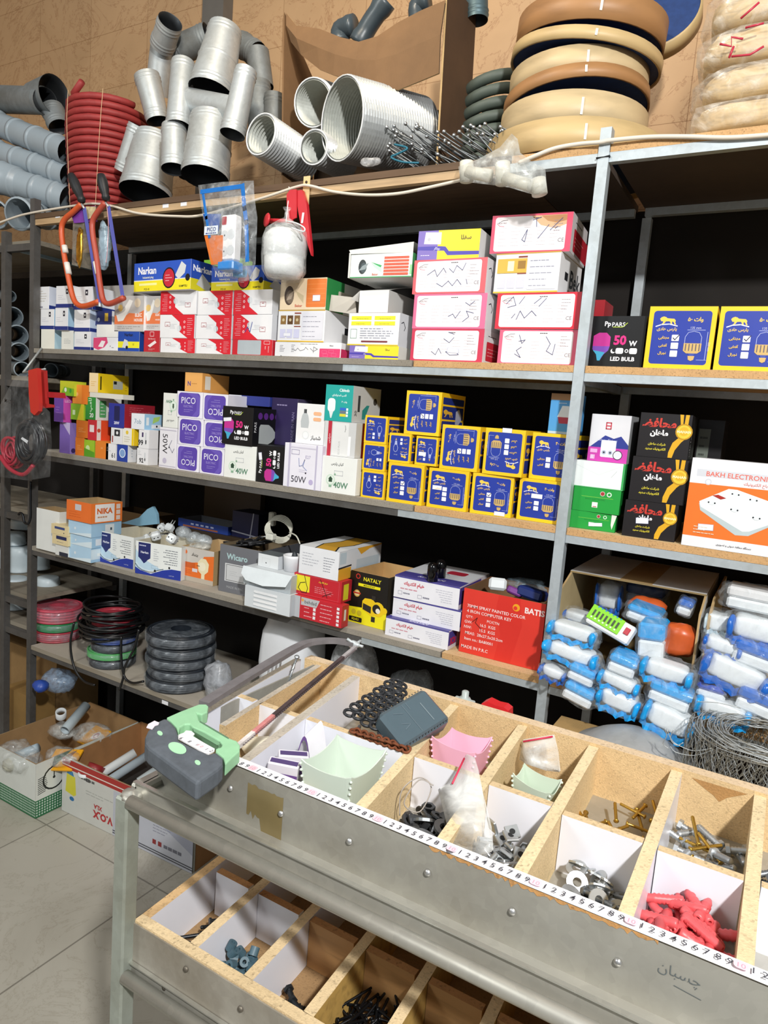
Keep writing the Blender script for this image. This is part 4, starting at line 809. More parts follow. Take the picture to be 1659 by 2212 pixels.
_, h2 = Q3('white box with yellow edge in the second white row', (265, 924, 289, 961), g2, xs=299, R=col('EBC81E'), c='E8E6DC', F=col('E8E6DC', lambda F: F.r(.82, 0, 1, 1, 'EBC81E').e(.4, .75, .12, 'E0C040').fine(.15, .15, .7, .55, 3, 'B8B098', 5)), d=.06)
_, h3 = Q3('white box with black print in the second white row nearest the purple lettered column', (300, 927, 322, 965), g3, xs=342, c='E6E6E8', F=col('E6E6E8', lambda F: F.t('99', .2, .3, .3, '20242A', bold=.03).r(.3, .6, .45, .85, '3A2A5A').r(.62, .2, .75, .85, 'C8CCD0').r(.66, .25, .76, .45, '20242A')), d=.06)
Q3('white box shading to light blue on the second white row', (284, 892, 312, 928), h2, xs=350, c='D8E8F0', F=col('E4E8EE', tx('7ob', .5, .5, .3, '6A90A8', bold=0)), R=col('9CC8E8', lambda F: F.r(.1, .3, .25, .8, 'E8F0F4').p([(.45,.4),(.8,.6),(.9,.9),(.5,.8)], 'A8D070').r(.4, .1, .95, .35, 'E4E8EE').e(.7, .24, .07, '20242A')))
Q3('blue and dark red box leaning over the white boxes', (235, 870, 269, 921), h1, xs=334, c='8E1F2C', F=col('2A3490', lambda F: F.rr(.35, .3, .7, .9, '1A2050', .05).t('20W', .52, .2, .12, 'E8E8F4', bold=.03)), R=col('9E2230', fx('C8606C', 3, .15, .5, .85, .9, 5)))
# 50W and 40W pair, purple grid
_, a = bx('white lamp box printed 50W sideways, left of the purple lettered column', (344, 922, 380, 1001), sup=T3, F=lambda F: F.r(0, .04, 1, .06, 'B8B4C4').r(0, .93, 1, .95, 'B8B4C4').t('50W', .35, .6, .17, '2A2A30', rot=-90, bold=0, wmax=.9).e(.35, .18, .07, 'C0BACE').l([(.75,.7),(.6,.55),(.8,.4),(.9,.5)], .02, '9A9AAA').e(.6, .52, .02, '20202A'), d=.1, name='bulb_box', body='E4E2E8')
bx('pale box printed 40W upside down above the sideways 50W one', (352, 848, 383, 921), sup=a, F=f_kian, rot=180, d=.1, name='bulb_box', body='E2E4DE')
G4 = 'purple lettered bulb boxes in two columns'
X = dict(d=.1, name='bulb_box', group=G4, body='E6E4EE')
_, a = bx('purple bulb box printed upside down, bottom of the left purple column', (381, 959, 429, 1015), sup=T3, F=f_pico, rot=180, **X)
_, a2 = bx('purple bulb box, middle of the left purple column', (385, 901, 438, 959), sup=a, F=f_pico, **X)
_, a3 = bx('purple bulb box, top of the left purple column', (382, 844, 436, 901), sup=a2, F=f_pico, **X)
_, c = bx('purple bulb box standing upright at the bottom of the right purple column', (432, 965, 483, 1027), sup=T3, F=f_pico, **X)
_, c2 = bx('purple bulb box printed upside down, middle of the right purple column', (440, 908, 492, 965), sup=c, F=f_pico, rot=180, **X)
_, c3 = bx('purple bulb box printed upside down, top of the right purple column', (438, 849, 491, 908), sup=c2, F=f_pico, rot=180, **X)
bx('small orange box with a white end label on top of the purple boxes', (400, 804, 437, 842), sup=a3, F=col('E8AC62', lambda F: F.t('N', .25, .42, .25, '5A4A8A', bold=.03).fine(.4, .35, .85, .5, 1, 'B88040', 3)), R=col('D89A50', lambda F: F.r(.1, .15, .3, .85, 'E0D8C8')), d=.13, body='E0A050', name='bulb_box')
_, k1 = bx('white bulb box printed 40W with a green house lamp, left of the rotated black box', (484, 958, 552, 1036), sup=T3, F=f_kian, R=col('DCDEDA'), d=.12, name='bulb_box', body='E8EAE6', y=1.758)
_, k2 = bx('black bulb box lying with its print turned sideways on the shelf boards', (554, 960, 612, 1046), sup=T3, F=f_pars50, rot=90, d=.12, name='bulb_box', body='0D0D10', y=1.762)
sticker(_ if False else bpy.data.objects[-1] if False else [o for o in COL.objects if o.get('label', '').startswith('black bulb box lying')][0], .08, .6, .2, .8, 10)
o, k3 = bx('black bulb box with pink 50 on top of the 40W box', (481, 876, 546, 957), sup=k1, F=f_pars50, R=r_pars50, d=.16, name='bulb_box', body='0D0D10', y=1.755)
sticker(o, .03, .6, .3, .7, 6)
bx('dark purple box pushed back behind the black 50 box', (586, 858, 641, 955), sup=k2, y=1.87, F=col('2E2350', lambda F: F.t('MADE IN IRAN', .85, .4, .07, '8A80A8', rot=90, bold=0, wmax=.9).fine(.2, .8, .8, .9, 1, '9A90B8', 3)), d=.08, name='bulb_box', body='4A4360')
_, k4 = bx('white and lilac lamp box printed 50W, third from the yellow boxes', (613, 955, 694, 1057), sup=T3, F=f_lamp50, R=col('CFCBDA'), d=.12, name='bulb_box', body='E6E4EE', y=1.748)
bx('tall white lamp box with two orange pills beside the teal box', (640, 870, 701, 956), sup=k4, F=f_shahbaz, d=.1, name='bulb_box', body='E8E8E8', y=1.77)
bx('blue and white box lying at the back behind the purple boxes', (494, 852, 582, 880), sup=c3-.03, y=1.86, F=col('2E3A8C', lambda F: F.r(0, 0, .32, 1, 'DDE2EA').t('O', .17, .4, .4, '2E3A8C', bold=.02)), d=.06, name='bulb_box', body='2E3A8C', lift=-.0)
o, k5 = bx('white bulb box printed 40W beside the yellow and blue boxes', (694, 983, 769, 1067), sup=T3, F=f_kian, R=r_kian, d=.1, name='bulb_box', body='E8EAE6', y=1.752)
_, k6 = bx('grey and white carton with two dark red stripes under the teal box', (700, 908, 768, 980), sup=k5, F=f_parto, R=r_parto, d=.12, name='bulb_box', body='C9CACA', y=1.765)
bx('teal lamp box topping its column on the third shelf', (703, 830, 762, 905), sup=k6, F=f_teal, R=r_teal, d=.16, name='bulb_box', body='C2C4C4', y=1.765)
# yellow and blue wall of bulbs
G5 = 'yellow and blue bulb boxes stacked on the third shelf'
def Y(label, px, sup, wt='۳۰', big=True, **k):
    k.setdefault('d', .2 if big else .12)
    ff = f_hadi('big' if big else 'small', wt, k.pop('chk', 0), '115 mm' if big else '60 mm', '200 mm', k.pop('nb', 3))
    return bx(label, px, sup=sup, F=ff, R=r_hadi, name='bulb_box', body='EFC51E', group=G5, **k)
_, s3 = Y('small yellow and blue bulb box printed upside down at the shelf level', (781, 1014, 831, 1076), T3, '۱۲', False, rot=180)
_, s2 = Y('small yellow and blue bulb box lying sideways, second from the shelf', (784, 956, 833, 1014), s3, '۲۰', False, rot=90)
_, s1 = Y('small yellow and blue bulb box at the top of the small column', (788, 896, 836, 955), s2, '۱۰', False, d=.16)
_, b1 = Y('medium yellow and blue bulb box, first of the bottom row', (837, 997, 914, 1088), T3, chk=1, y=1.758)
o, b2 = Y('yellow and blue bulb box with a sticker over its ticks, second of the bottom row', (924, 1009, 1010, 1104), T3, y=1.762)
sticker(o, .12, .46, .36, .57)
o, b3 = Y('yellow and blue bulb box with a sticker at its foot, third of the bottom row', (1018, 1020, 1107, 1117), T3, chk=1, y=1.765, yaw=4)
sticker(o, .6, .02, .86, .12)
o, b4 = Y('medium yellow and blue bulb box beside the silver post, bottom row', (1119, 1031, 1213, 1129), T3, '۴۰', nb=2, y=1.779)
sticker(o, .3, .55, .56, .66)
_, s4 = Y('small yellow and blue bulb box printed upside down in the gap, left one', (840, 934, 887, 996), b1, '۱۲', False, rot=180)
o, s5 = Y('small yellow and blue bulb box with a sticker in the gap, right one', (898, 941, 945, 1000), b1, '۷', False)
sticker(o, .16, .32, .5, .46)
_, m1 = Y('medium yellow and blue bulb box turned sideways, left of the middle row', (953, 916, 1035, 1008), b2, chk=1, rot=90)
o, m2 = Y('medium yellow and blue bulb box upside down, centre of the middle row', (1046, 923, 1132, 1020), b3, rot=180, d=.16)
sticker(o, .42, .92, .66, 1.02)
_, m3 = Y('medium yellow and blue bulb box beside the silver post, middle row', (1147, 933, 1237, 1030), b4, '۴۰', nb=2, y=1.79)
Y('medium yellow and blue bulb box turned sideways at the very top of the heap', (876, 843, 952, 936), max(s4, s5, m1-.2), chk=1, rot=90, yaw=5)
bx('light blue night lamp box on top of the yellow and blue boxes', (1188, 849, 1250, 927), sup=m3, F=f_lightblue, d=.06, name='bulb_box', body='4E9AD6', y=1.83)
# right bay, third level
_, g1 = bx('green carton with a torn front edge, lowest right of the silver post', (1231, 1100, 1330, 1145), sup=T3, F=f_green, R=col('167A30'), d=.17, name='socket_box', body='1F9A3C', y=1.778, yaw=3)
sticker([o for o in COL.objects if o.get('label', '').startswith('green carton with a torn')][0], .42, .22, .72, .42, 6)
b = B(); o = [o for o in COL.objects if o.get('label', '').startswith('green carton with a torn')][0]; w_, d_, h_ = o['whd']; b.add([(w_*.9, -.002, h_), (w_*1.01, -.002, h_*.96), (w_*.93, -.002, h_*.15), (w_*.9, -.002, h_*.4)], [(0, 3, 2, 1)], P('DCE4D8')); b.obj('torn_corner', o, world=False, label='white torn cardboard')
_, g2 = bx('green carton second from the bottom, right of the silver post', (1238, 1049, 1340, 1100), sup=g1, F=f_green, R=col('167A30'), d=.17, name='socket_box', body='1F9A3C', y=1.779)
_, g3 = bx('white ended carton with green edges on the two green ones', (1240, 992, 1349, 1049), sup=g2, F=col('E6ECEA', lambda F: F.r(.96, 0, 1, 1, '3AA858').r(0, 0, 1, .03, '5AB870').l([(.0,.85),(.5,.5),(.98,.95)], .006, 'C4CCCA').l([(.75,.45),(.85,.7)], .01, 'AAB2B0')), R=col('2A9A48'), d=.16, name='socket_box', body='D8E4DA', y=1.778)
bx('white carton with magenta foot and blue roof shape topping the green cartons', (1274, 893, 1360, 987), sup=g3, F=f_magenta, R=col('9A9C9E'), d=.09, name='socket_box', body='D8D8DC', y=1.79)
G6 = 'black cartons with gold medals in one stack'
o, g1 = bx('black carton with a gold medal and a sticker, bottom of its stack', (1347, 1078, 1462, 1160), sup=T3, F=f_mahan, R=col('0D0B0D'), d=.17, name='protector_box', body='171316', y=1.765, group=G6, yaw=3)
sticker(o, .24, .39, .48, .55, 5)
_, g2 = bx('black carton with a gold medal, middle of its stack', (1363, 984, 1484, 1072), sup=g1, F=f_mahan, R=col('0D0B0D'), d=.17, name='protector_box', body='171316', y=1.768, group=G6, yaw=3)
_, g3 = bx('black carton with a gold medal and glossy lid, top of its stack', (1380, 890, 1492, 980), sup=g2, F=f_mahan, R=col('0D0B0D', tx('ماهان', .2, .3, .2, 'B8B8B8', rot=90)), T=col('4A4642'), d=.17, name='protector_box', body='171316', y=1.775, group=G6, yaw=3)
bx('dim black carton with a grey label at the back behind the top medal carton', (1500, 905, 1556, 1070), sup=T3, y=2.0, F=col('121014', lambda F: F.r(.05, .62, .5, .92, '6A726A').fine(.12, .66, .42, .88, 3, '3A403A', 2)), d=.14, name='protector_box', body='121014')
o, _t = bx('big orange and white carton with a white power strip picture', (1484, 987, 1720, 1176), sup=T3, F=f_bakh, d=.07, name='power_strip_box', body='E4E4E8', y=1.752)
sticker(o, .14, .2, .29, .27, 3)
# ================= things on the top level =================
def mpp(p): return (Vector(p)-EYE).dot(_fw)/FPX
def A3(px, py, y): return aty(px, py, y)
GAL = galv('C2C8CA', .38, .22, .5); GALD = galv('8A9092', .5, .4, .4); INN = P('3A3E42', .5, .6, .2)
def pipe(b, a, c, r, r2=None, m=None, beads=1, n=26, inner=None, M0=None):
    r2 = r2 or r; M, L = along(a, c); m = m or GAL
    def rr(t): return r+(r2-r)*t/L
    pr = [(r, 0)]
    def bead(z): pr.extend([(rr(z), z-.0015), (rr(z), z), (rr(z)+.0026, z+.004), (rr(z), z+.008), (rr(z), z+.0095)])
    if beads: bead(.010); bead(.022)
    if beads > 1: bead(L*.5)
    if beads: bead(L-.032); bead(L-.020)
    pr.append((r2, L)); b.lathe(pr, m, n, M)
    b.lathe([(r2-.0004, L), (r2-.0025, L-.001), (rr(L*.7)-.003, L*.7), (rr(L*.3)-.003, L*.3), (r-.0025, .001), (r-.0004, 0)], inner or INN, n, M)
def pp(px, py, y): return A3(px, py, y)
def R_(px, p): return px*mpp(p)
GP = 'galvanized stove pipe pieces heaped on the top shelf'
def vent(label, segs, m=None, group=GP, name='stove_pipe', cat='stove pipe'):
    root = None
    for i, (a, c, rp, r2p, bd) in enumerate(segs):
        a = pp(*a); c = pp(*c); r = R_(rp, a); r2 = R_(r2p or rp, c)
        if root is None: root = empty(name, ((a.x+c.x)/2, (a.y+c.y)/2, min(a.z, c.z)-r), label=label, cat=cat, group=group)
        b = B(); pipe(b, a, c, r, r2, m, bd); b.obj('pipe_section', root)
    return root
vent('tall galvanized stove pipe with a dark open mouth at the top left of the heap', [((368, 46, 1.96), (350, 100, 2.0), 26, 26, 1), ((352, 92, 2.02), (338, 205, 2.05), 25, 24, 0)])
vent('thin stove pipe elbow with an open mouth facing left, below the tallest one', [((317, 163, 1.93), (341, 262, 1.95), 27, 24, 1)])
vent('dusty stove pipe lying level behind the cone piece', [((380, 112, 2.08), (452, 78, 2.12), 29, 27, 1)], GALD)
vent('large tapered stove pipe cowl with a cross pipe and two upright side pipes', [((487, 62, 1.97), (456, 200, 1.92), 35, 49, 2), ((398, 216, 1.9), (512, 238, 1.9), 26, 26, 0), ((396, 136, 1.9), (386, 275, 1.86), 25, 27, 1), ((532, 152, 1.88), (502, 291, 1.84), 23, 27, 1)])
vent('wide galvanized pipe standing at the front edge right under the cowl', [((458, 258, 1.9), (443, 384, 1.86), 45, 51, 2)])
vent('slim galvanized pipe with dark open foot, left of the wide front pipe', [((376, 274, 1.86), (376, 366, 1.84), 26, 27, 1)])
vent('broad smudged pipe with a slim side branch at the left of the heap', [((335, 300, 1.95), (314, 420, 1.9), 44, 55, 2), ((300, 272, 1.9), (268, 372, 1.9), 22, 21, 1)])
vent('small pipe end showing behind the slim front pipe', [((412, 292, 1.93), (408, 385, 1.93), 20, 21, 1)])
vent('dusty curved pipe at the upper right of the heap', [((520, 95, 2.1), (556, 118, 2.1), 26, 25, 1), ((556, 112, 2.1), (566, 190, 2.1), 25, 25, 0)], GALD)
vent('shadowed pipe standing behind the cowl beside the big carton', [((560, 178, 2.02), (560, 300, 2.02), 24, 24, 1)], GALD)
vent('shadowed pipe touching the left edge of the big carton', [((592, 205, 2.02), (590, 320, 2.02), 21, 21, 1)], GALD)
vent('dusty galvanized elbow with a flared mouth at the far left of the top', [((-25, 214, 2.0), (98, 218, 1.95), 27, 27, 1), ((75, 212, 1.97), (118, 205, 1.98), 30, 40, 0), ((112, 235, 2.0), (128, 275, 2.0), 24, 22, 1)], GALD)
# column foot dark fittings under it
# grey plastic drain fittings on the left rack top
PVC = P('9AA6AE', .38, 0, .06); PVCD = P('4A545C', .5, 0, .1)
def fitting(label, a, c, rp, collars=3, m=None, group='grey plastic drain pipes piled at the upper left', name='drain_pipe', cat='drain pipe', r2=None):
    m = m or PVC; a = pp(*a); c = pp(*c); M, L = along(a, c); r = R_(rp, a); q = r*.86
    root = empty(name, ((a.x+c.x)/2, (a.y+c.y)/2, min(a.z, c.z)-r), label=label, cat=cat, group=group)
    b = B(); pr = [(r*.93, -.001), (r*1.04, 0), (r*1.06, .006), (r*1.04, .012), (r, .014)]
    for k in range(collars):
        z = L*(k+1)/(collars+.6); u0 = q if k else r; pr += [(u0, z-.016), (u0, z-.010), (q*1.06, z-.009), (q*1.06, z+.008), (q, z+.009), (q, z+.014)]
    pr += [(q, L)]; b.lathe(pr, m, 26, M); b.obj('pipe_body', root)
    b = B(); b.lathe([(r*.93, -.0012), (r*.9, .002), (r*.9, .05), (r*.78, .052), (r*.78, L*.9)], P('6C777E', .5, 0, .1), 26, M); b.obj('socket_bore', root); return root
fitting('uppermost long grey drain pipe slanting down to the red hose', (-40, 255, 1.95), (150, 330, 1.95), 29, 4)
fitting('grey drain pipe lying second from the top beside the red hose', (-40, 318, 1.9), (150, 380, 1.97), 27, 4)
fitting('grey drain pipe with open socket, third from the top at the left edge', (2, 384, 1.86), (148, 432, 1.97), 33, 3)
fitting('grey elbow socket facing the camera above the dark left post', (40, 462, 1.80), (118, 468, 2.02), 33, 2)
fitting('grey socket mostly cut off by the left edge of the photo', (-14, 462, 1.8), (10, 470, 2.02), 30, 1)
# smaller fittings on the left rack shelves
GQ = 'grey pipe elbows on the shelves behind the left posts'
for i, (x, y, r, lab) in enumerate([(28, 684, 20, 'grey elbow socket, upper one beside the switch boxes between the left posts'), (38, 724, 21, 'grey elbow socket, middle one between the left posts'), (42, 760, 19, 'grey elbow socket, third one down between the left posts'), (48, 798, 16, 'grey elbow socket just above the hanging cable bag'), (22, 640, 12, 'small grey socket at the top between the left posts')]):
    fitting(lab, (x, y, 1.98), (x-26, y-4, 2.16), r, 2, group=GQ, name='drain_elbow', cat='drain elbow')
fitting('dim grey elbow behind the red handled tool under the second shelf', (110, 800, 2.0), (140, 802, 2.12), 15, 2, m=PVCD, group=GQ, name='drain_elbow', cat='drain elbow')
WPV = P('C9D6DC', .4, 0, .05)
GW = 'white pipe couplings on the lower left shelves'
for i, (x, y0, y1, r, yy, lab) in enumerate([(30, 1150, 1175, 24, 2.0, 'pale coupling on the upper of the lower left shelves'), (42, 1180, 1233, 24, 2.0, 'pale coupling standing below, between the left posts'), (8, 1185, 1236, 18, 2.0, 'pale coupling cut by the left edge of the photo'), (33, 1247, 1312, 27, 1.9, 'large ribbed white coupling between the left posts'), (103, 1246, 1297, 25, 1.95, 'flared white coupling right of the dark left post'), (86, 1190, 1228, 20, 2.05, 'small pale coupling just right of the dark left post'), (55, 1120, 1140, 30, 2.1, 'dim pale coupling high between the left posts')]):
    a = pp(x, y1, yy); c = pp(x, y0, yy); c.x = a.x; r_ = R_(r, a); L = c.z-a.z
    b = B(); b.lathe([(r_*1.02, 0), (r_*1.05, .004), (r_, .01), (r_*.97, L*.3), (r_, L*.34), (r_*.96, L*.62), (r_*.99, L*.66), (r_*.93, L-.004), (r_*.8, L)], WPV, 24, Matrix.Translation(a), cap0=True, cap1=True); b.obj('pipe_coupling', label=lab, cat='pipe coupling', group=GW)
# red corrugated hose coil
RED = P('96302F', .6, 0, .15, 30)
c0 = pp(222, 445, 1.96); c0.z = TOP[1]; p_ = pp(222, 243, 1.96); n_t = 17; Hh = p_.z-c0.z; path = []
for i in range(n_t*28+1):
    t = i/(n_t*28); a = 2*pi*i/28; R0 = .112+.034*min(1, t*1.3); path.append((c0.x+.004+.02*t+R0*cos(a), c0.y+R0*sin(a), c0.z+.013+(Hh-.013)*t))
b = B(); b.tube(path, [.0122+.0007*(i % 2) for i in range(len(path))], RED, 9); e = Vector(path[-1])
b.tube([(c0.x-.02, c0.y-.12, p_.z), (c0.x+.0, c0.y-.14, p_.z+.012), (c0.x+.06, c0.y-.15, p_.z+.04)], .0125, RED, 10)
ho = b.obj('hose_coil', label='tall coil of ribbed red hose on the top shelf', cat='hose coil')
def tw(b):
    for a in (-1.9, -2.7, -.9):
        b.tube([(c0.x+.004+.02*t+(.126+.034*min(1, t*1.3))*cos(a+.1*t), c0.y+(.126+.034*min(1, t*1.3))*sin(a+.1*t), c0.z+.002+Hh*t*1.04) for t in [k/10 for k in range(11)]], .0011, 'D8B890', 5)
b = B(); tw(b); b.obj('twine', ho)
# open corrugated carton with sagging front
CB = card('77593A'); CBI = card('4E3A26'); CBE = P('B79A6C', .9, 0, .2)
f0 = 1.93
L0 = pp(618, 290, f0); L1 = pp(618, 40, f0); R0 = pp(950, 268, f0); R1 = pp(962, 0, f0); bz = TOP[1]+.001; D = .17
ca = empty('carton', ((L0.x+R0.x)/2, f0+D/2, bz), label='big old brown cardboard carton with torn sagging front on the top shelf', cat='box')
def wl(name, fn, **k): b = B(); fn(b); return b.obj(name, ca, **k)
wl('side_panel', lambda b: (b.add([(L0.x-.004, f0, bz), (L0.x, f0, bz), (L1.x, f0-.01, L1.z+.015), (L1.x-.006, f0-.01, L1.z-.01), (L0.x-.004, f0+D, bz), (L0.x, f0+D, bz), (L1.x, f0+D, L1.z-.12), (L1.x-.006, f0+D, L1.z-.12)], [(0, 1, 2, 3), (1, 5, 6, 2), (0, 3, 7, 4), (3, 2, 6, 7), (4, 7, 6, 5)], CB)))
wl('side_panel', lambda b: (b.add([(R0.x, f0, bz), (R0.x+.006, f0, bz), (R1.x+.004, f0, R1.z+.05), (R1.x-.002, f0, R1.z+.05), (R0.x+.02, f0+D, bz), (R0.x+.026, f0+D, bz), (R1.x+.02, f0+D, R1.z+.05), (R1.x+.012, f0+D, R1.z+.05)], [(0, 1, 2, 3), (3, 2, 6, 7), (4, 7, 6, 5)], CBE), b.add([(R0.x+.006, f0, bz), (R0.x+.026, f0+D, bz), (R1.x+.02, f0+D, R1.z+.05), (R1.x+.004, f0, R1.z+.05)], [(0, 1, 2, 3)], card('503822')), b.add([(R0.x, f0, bz), (R0.x+.02, f0+D, bz), (R1.x+.012, f0+D, R1.z+.05), (R1.x-.002, f0, R1.z+.05)], [(0, 1, 2, 3)], CB)))
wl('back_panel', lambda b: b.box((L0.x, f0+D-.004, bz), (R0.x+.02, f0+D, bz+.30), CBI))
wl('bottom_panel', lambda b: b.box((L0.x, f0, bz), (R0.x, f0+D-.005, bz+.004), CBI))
top_ = [(618, 28), (640, 55), (690, 62), (735, 80), (775, 90), (815, 78), (860, 48), (910, 22), (962, 0)]
low_ = [(948, 158), (900, 178), (860, 194), (815, 190), (770, 176), (720, 162), (690, 150), (650, 118), (628, 90)]
def sag(b):
    n = 8; up = [pp(x, y, f0-.004-.03*sin(pi*i/8)) for i, (x, y) in enumerate(top_)]; dn = [pp(x, y, f0-.006-.05*sin(pi*i/8)) for i, (x, y) in enumerate(reversed(low_))]
    for i in range(8):
        m1 = (up[i]+dn[i])/2+Vector((0, -.012, 0)); m2 = (up[i+1]+dn[i+1])/2+Vector((0, -.012, 0)); o_ = Vector((0, .005, 0))
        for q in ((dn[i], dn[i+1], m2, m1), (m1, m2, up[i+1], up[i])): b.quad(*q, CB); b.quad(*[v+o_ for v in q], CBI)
        b.quad(up[i], up[i+1], up[i+1]+o_, up[i]+o_, CBE); b.quad(dn[i], dn[i+1], dn[i+1]+o_, dn[i]+o_, CBE)
wl('front_panel', sag, label='torn sagging front panel')
GE = 'dark plastic elbows sticking out of the big brown carton'
DKP = P('3C464C', .35, 0, .1)
def elbow(label, pts, rp, y=2.04, m=DKP):
    P_ = smoothpath([pp(x, yy, y) for x, yy in pts], 5); r = R_(rp, P_[0]); b = B(); n = len(P_)
    b.tube(P_, [r*1.15 if (i < 3 or i > n-4) else r for i in range(n)], m, 16); b.obj('drain_elbow', label=label, cat='drain elbow', group=GE)
elbow('dark plastic elbow low in the sagging carton mouth', [(735, 95), (735, 65), (765, 55)], 19, 2.02)
elbow('dark plastic branch pointing up and right out of the carton', [(775, 95), (800, 50), (835, 0)], 20, 1.99)
elbow('dark plastic elbow near the right rim of the carton', [(905, 60), (900, 15), (925, 0)], 18)
vent('blue grey pipe end standing between the carton and the green hose', [((1030, 45, 2.08), (1030, -30, 2.08), 24, 24, 1)], galv('5A7078', .4, .3, .6))
# aluminium flexible ducts
ALU = galv('CFD2D2', .33, .08, .78); ALUI = galv('C4C8C2', .45, .1, .35)
def duct(label, a, c, rp, nrib=22, wav=.003, m=None, mi=None):
    a = pp(*a); c = pp(*c); M, L = along(a, c); r = R_(rp, a); m = m or ALU
    root = empty('flexible_duct', ((a.x+c.x)/2, (a.y+c.y)/2, min(a.z, c.z)-r), label=label, cat='flexible duct', group='ribbed aluminium ducts on the top shelf')
    b = B(); b.lathe([(r+wav*(1 if i % 2 else -1), L*i/(nrib*2)) for i in range(nrib*2+1)], m, 44, M, smooth=False); b.obj('duct_skin', root)
    b = B(); b.lathe([(r-.003+wav*(1 if i % 2 else -1), .0005+L*i/(nrib*2)) for i in range(nrib*2+1)], mi or ALUI, 44, M, smooth=False); b.obj('duct_lining', root)
    b = B(); b.tube([M @ Vector((r*cos(t*pi/15), r*sin(t*pi/15), 0)) for t in range(30)], .0022, 'E4E6E6', 6, True); b.obj('cut_edge', root); return root
duct('largest ribbed aluminium duct with its round mouth facing the camera', (738, 257, 1.80), (900, 296, 2.06), 83, 30, .0030)
duct('smaller ribbed aluminium duct just behind and left of the largest mouth', (676, 222, 1.9), (735, 240, 2.07), 47, 16)
CLR = galv('C8CBCB', .3, .1, .5)
duct('crinkled foil duct lowest left, tilted down beside the blue socket bag', (564, 290, 1.80), (660, 352, 2.02), 43, 18, .0042, CLR)
duct('short crumpled foil duct under the largest one', (678, 318, 1.83), (745, 352, 2.02), 35, 12, .0042, CLR)
# bundle of steel hanger rods
rb = B(); rb.tube([(0, 0, 0), (0, 0, .17)], .0022, galv('8C9194', .35, .2, .9), 5)
rb.blob((0, 0, -.003), (.011, .011, .011), galv('C9CED2', .22, .05, .95), 8, 6, .02); rb.tube([(0, 0, .12), (0, 0, .17)], .0032, galv('70757A', .4, .2, .9), 6)
R = random.Random(11); proto = None; gr = 'steel hanger rods bundled at the front edge of the top shelf'
for i in range(64):
    u = R.random(); hx = 832+290*u; hy = 268+R.random()*(62 if u < .45 else 40)+(14 if .3 < u < .5 else 0)
    yy = 1.775+.12*R.random()+.03*u; a = pp(hx, hy, yy)
    d = Vector((.55+R.uniform(-.2, .2), .75, -.30+R.uniform(-.12, .1))); 
    z1 = a.z+d.normalized().z*.17
    if z1 < TOP[1]+.004: d.z += (TOP[1]+.006-z1)/.17
    M, _ = along(a, a+d)
    lb = 'thin steel rod with a round head in the tangled bundle beside the sieves'
    if proto is None: proto = rb.obj('hanger_rod', M=M, world=False, label=lb, cat='steel rod', group=gr)
    else: copy(proto, M)
# teal cord tying the rods
b = B(); b.tube(smoothpath([pp(905, 352, 1.77), pp(870, 350, 1.76), pp(845, 340, 1.76), pp(860, 332, 1.76), pp(880, 320, 1.76), pp(852, 312, 1.765)]), .0028, '1E6A80', 6); b.obj('cord', label='torn teal cord lying across the steel rods', cat='cord')
# wooden sieves
MESH = P('1F3A6E', .6, 0, .2, 60); W1 = wood('C2A878', .5, (1, 1, 5)); W2 = wood('A2774C', .5, (1, 1, 5)); W3 = wood('C6B088', .5, (1, 1, 5))
def sieve(label, cx_, cy_, z, r, h, m, rx=0, ry=0, mesh_h=.2, yb=2.03):
    M = Matrix.Translation((cx_, cy_, z)) @ Matrix.Rotation(radians(ry), 4, 'Y') @ Matrix.Rotation(radians(rx), 4, 'X')
    root = empty('sieve', None, M=M, label=label, cat='sieve', group='wooden sieves stacked on the top shelf')
    b = B(); b.lathe([(r-.006, h), (r, h), (r, 0), (r-.006, 0), (r-.006, h)], m, 48); b.obj('hoop', root, world=False)
    b = B(); b.lathe([(0, h*mesh_h), (r-.0062, h*mesh_h)], MESH, 40, smooth=False); b.obj('mesh', root, world=False)
    b = B()
    for k in (0, 3): a = k*1.05+.4; b.box((-.003, -.0012, h*.25), (.003, .0012, h*.75), P('E8E2D0', .5), Matrix.Rotation(a, 4, 'Z') @ Matrix.Translation((0, -r-.0008, 0)))
    b.obj('lashing', root, world=False)
q = pp(1247, 260, 2.03); sx, sy = q.x, 2.03; zz = TOP[1]+.02
sieve('widest pale sieve at the bottom of the stack', sx, sy, zz, .243, .075, W1)
sieve('pale sieve second from the bottom, slightly smaller', sx-.012, sy, zz+.077, .20, .082, W3, 0, 1)
sieve('brown thin sieve tilted to the left in the middle of the stack', sx-.012, sy+.01, zz+.178, .198, .034, W2, -3, -5)
sieve('light sieve with a patched overlap, fourth up the stack', sx-.012, sy+.012, zz+.212, .188, .062, W3, 0, -1)
sieve('pale thin sieve tilted to the right high in the stack', sx+.0, sy+.012, zz+.292, .205, .03, W1, 2, 7)
sieve('brown deep sieve topping the stack', sx+.005, sy+.012, zz+.336, .20, .07, W2, 2, 4)
p_ = pp(1415, 62, 2.2); sieve('sieve standing upright behind the stack with blue mesh facing out', p_.x, 2.19, p_.z, .125, .05, W1, 70, 12, .9)
# green hose coil
GRN = P('4E5850', .6, 0, .15); q = pp(1066, 130, 2.15); path = []
for i in range(9*24+1):
    t = i/(9*24); a = 2*pi*i/24; path.append((q.x+.02*t+.085*cos(a), 2.13+.07*sin(a), TOP[1]+.02+.34*t+.012*cos(a)))
b = B(); b.tube(path, .0165, GRN, 8); ho = b.obj('hose_coil', label='dark green rubber hose coil squeezed behind the wooden sieves', cat='hose coil')
b = B(); b.tube([(q.x-.07, 2.05, TOP[1]+.34), (q.x-.09, 2.04, TOP[1]+.27), (q.x-.07, 2.06, TOP[1]+.22)], .003, '2E5A38', 6); b.obj('tie', ho)
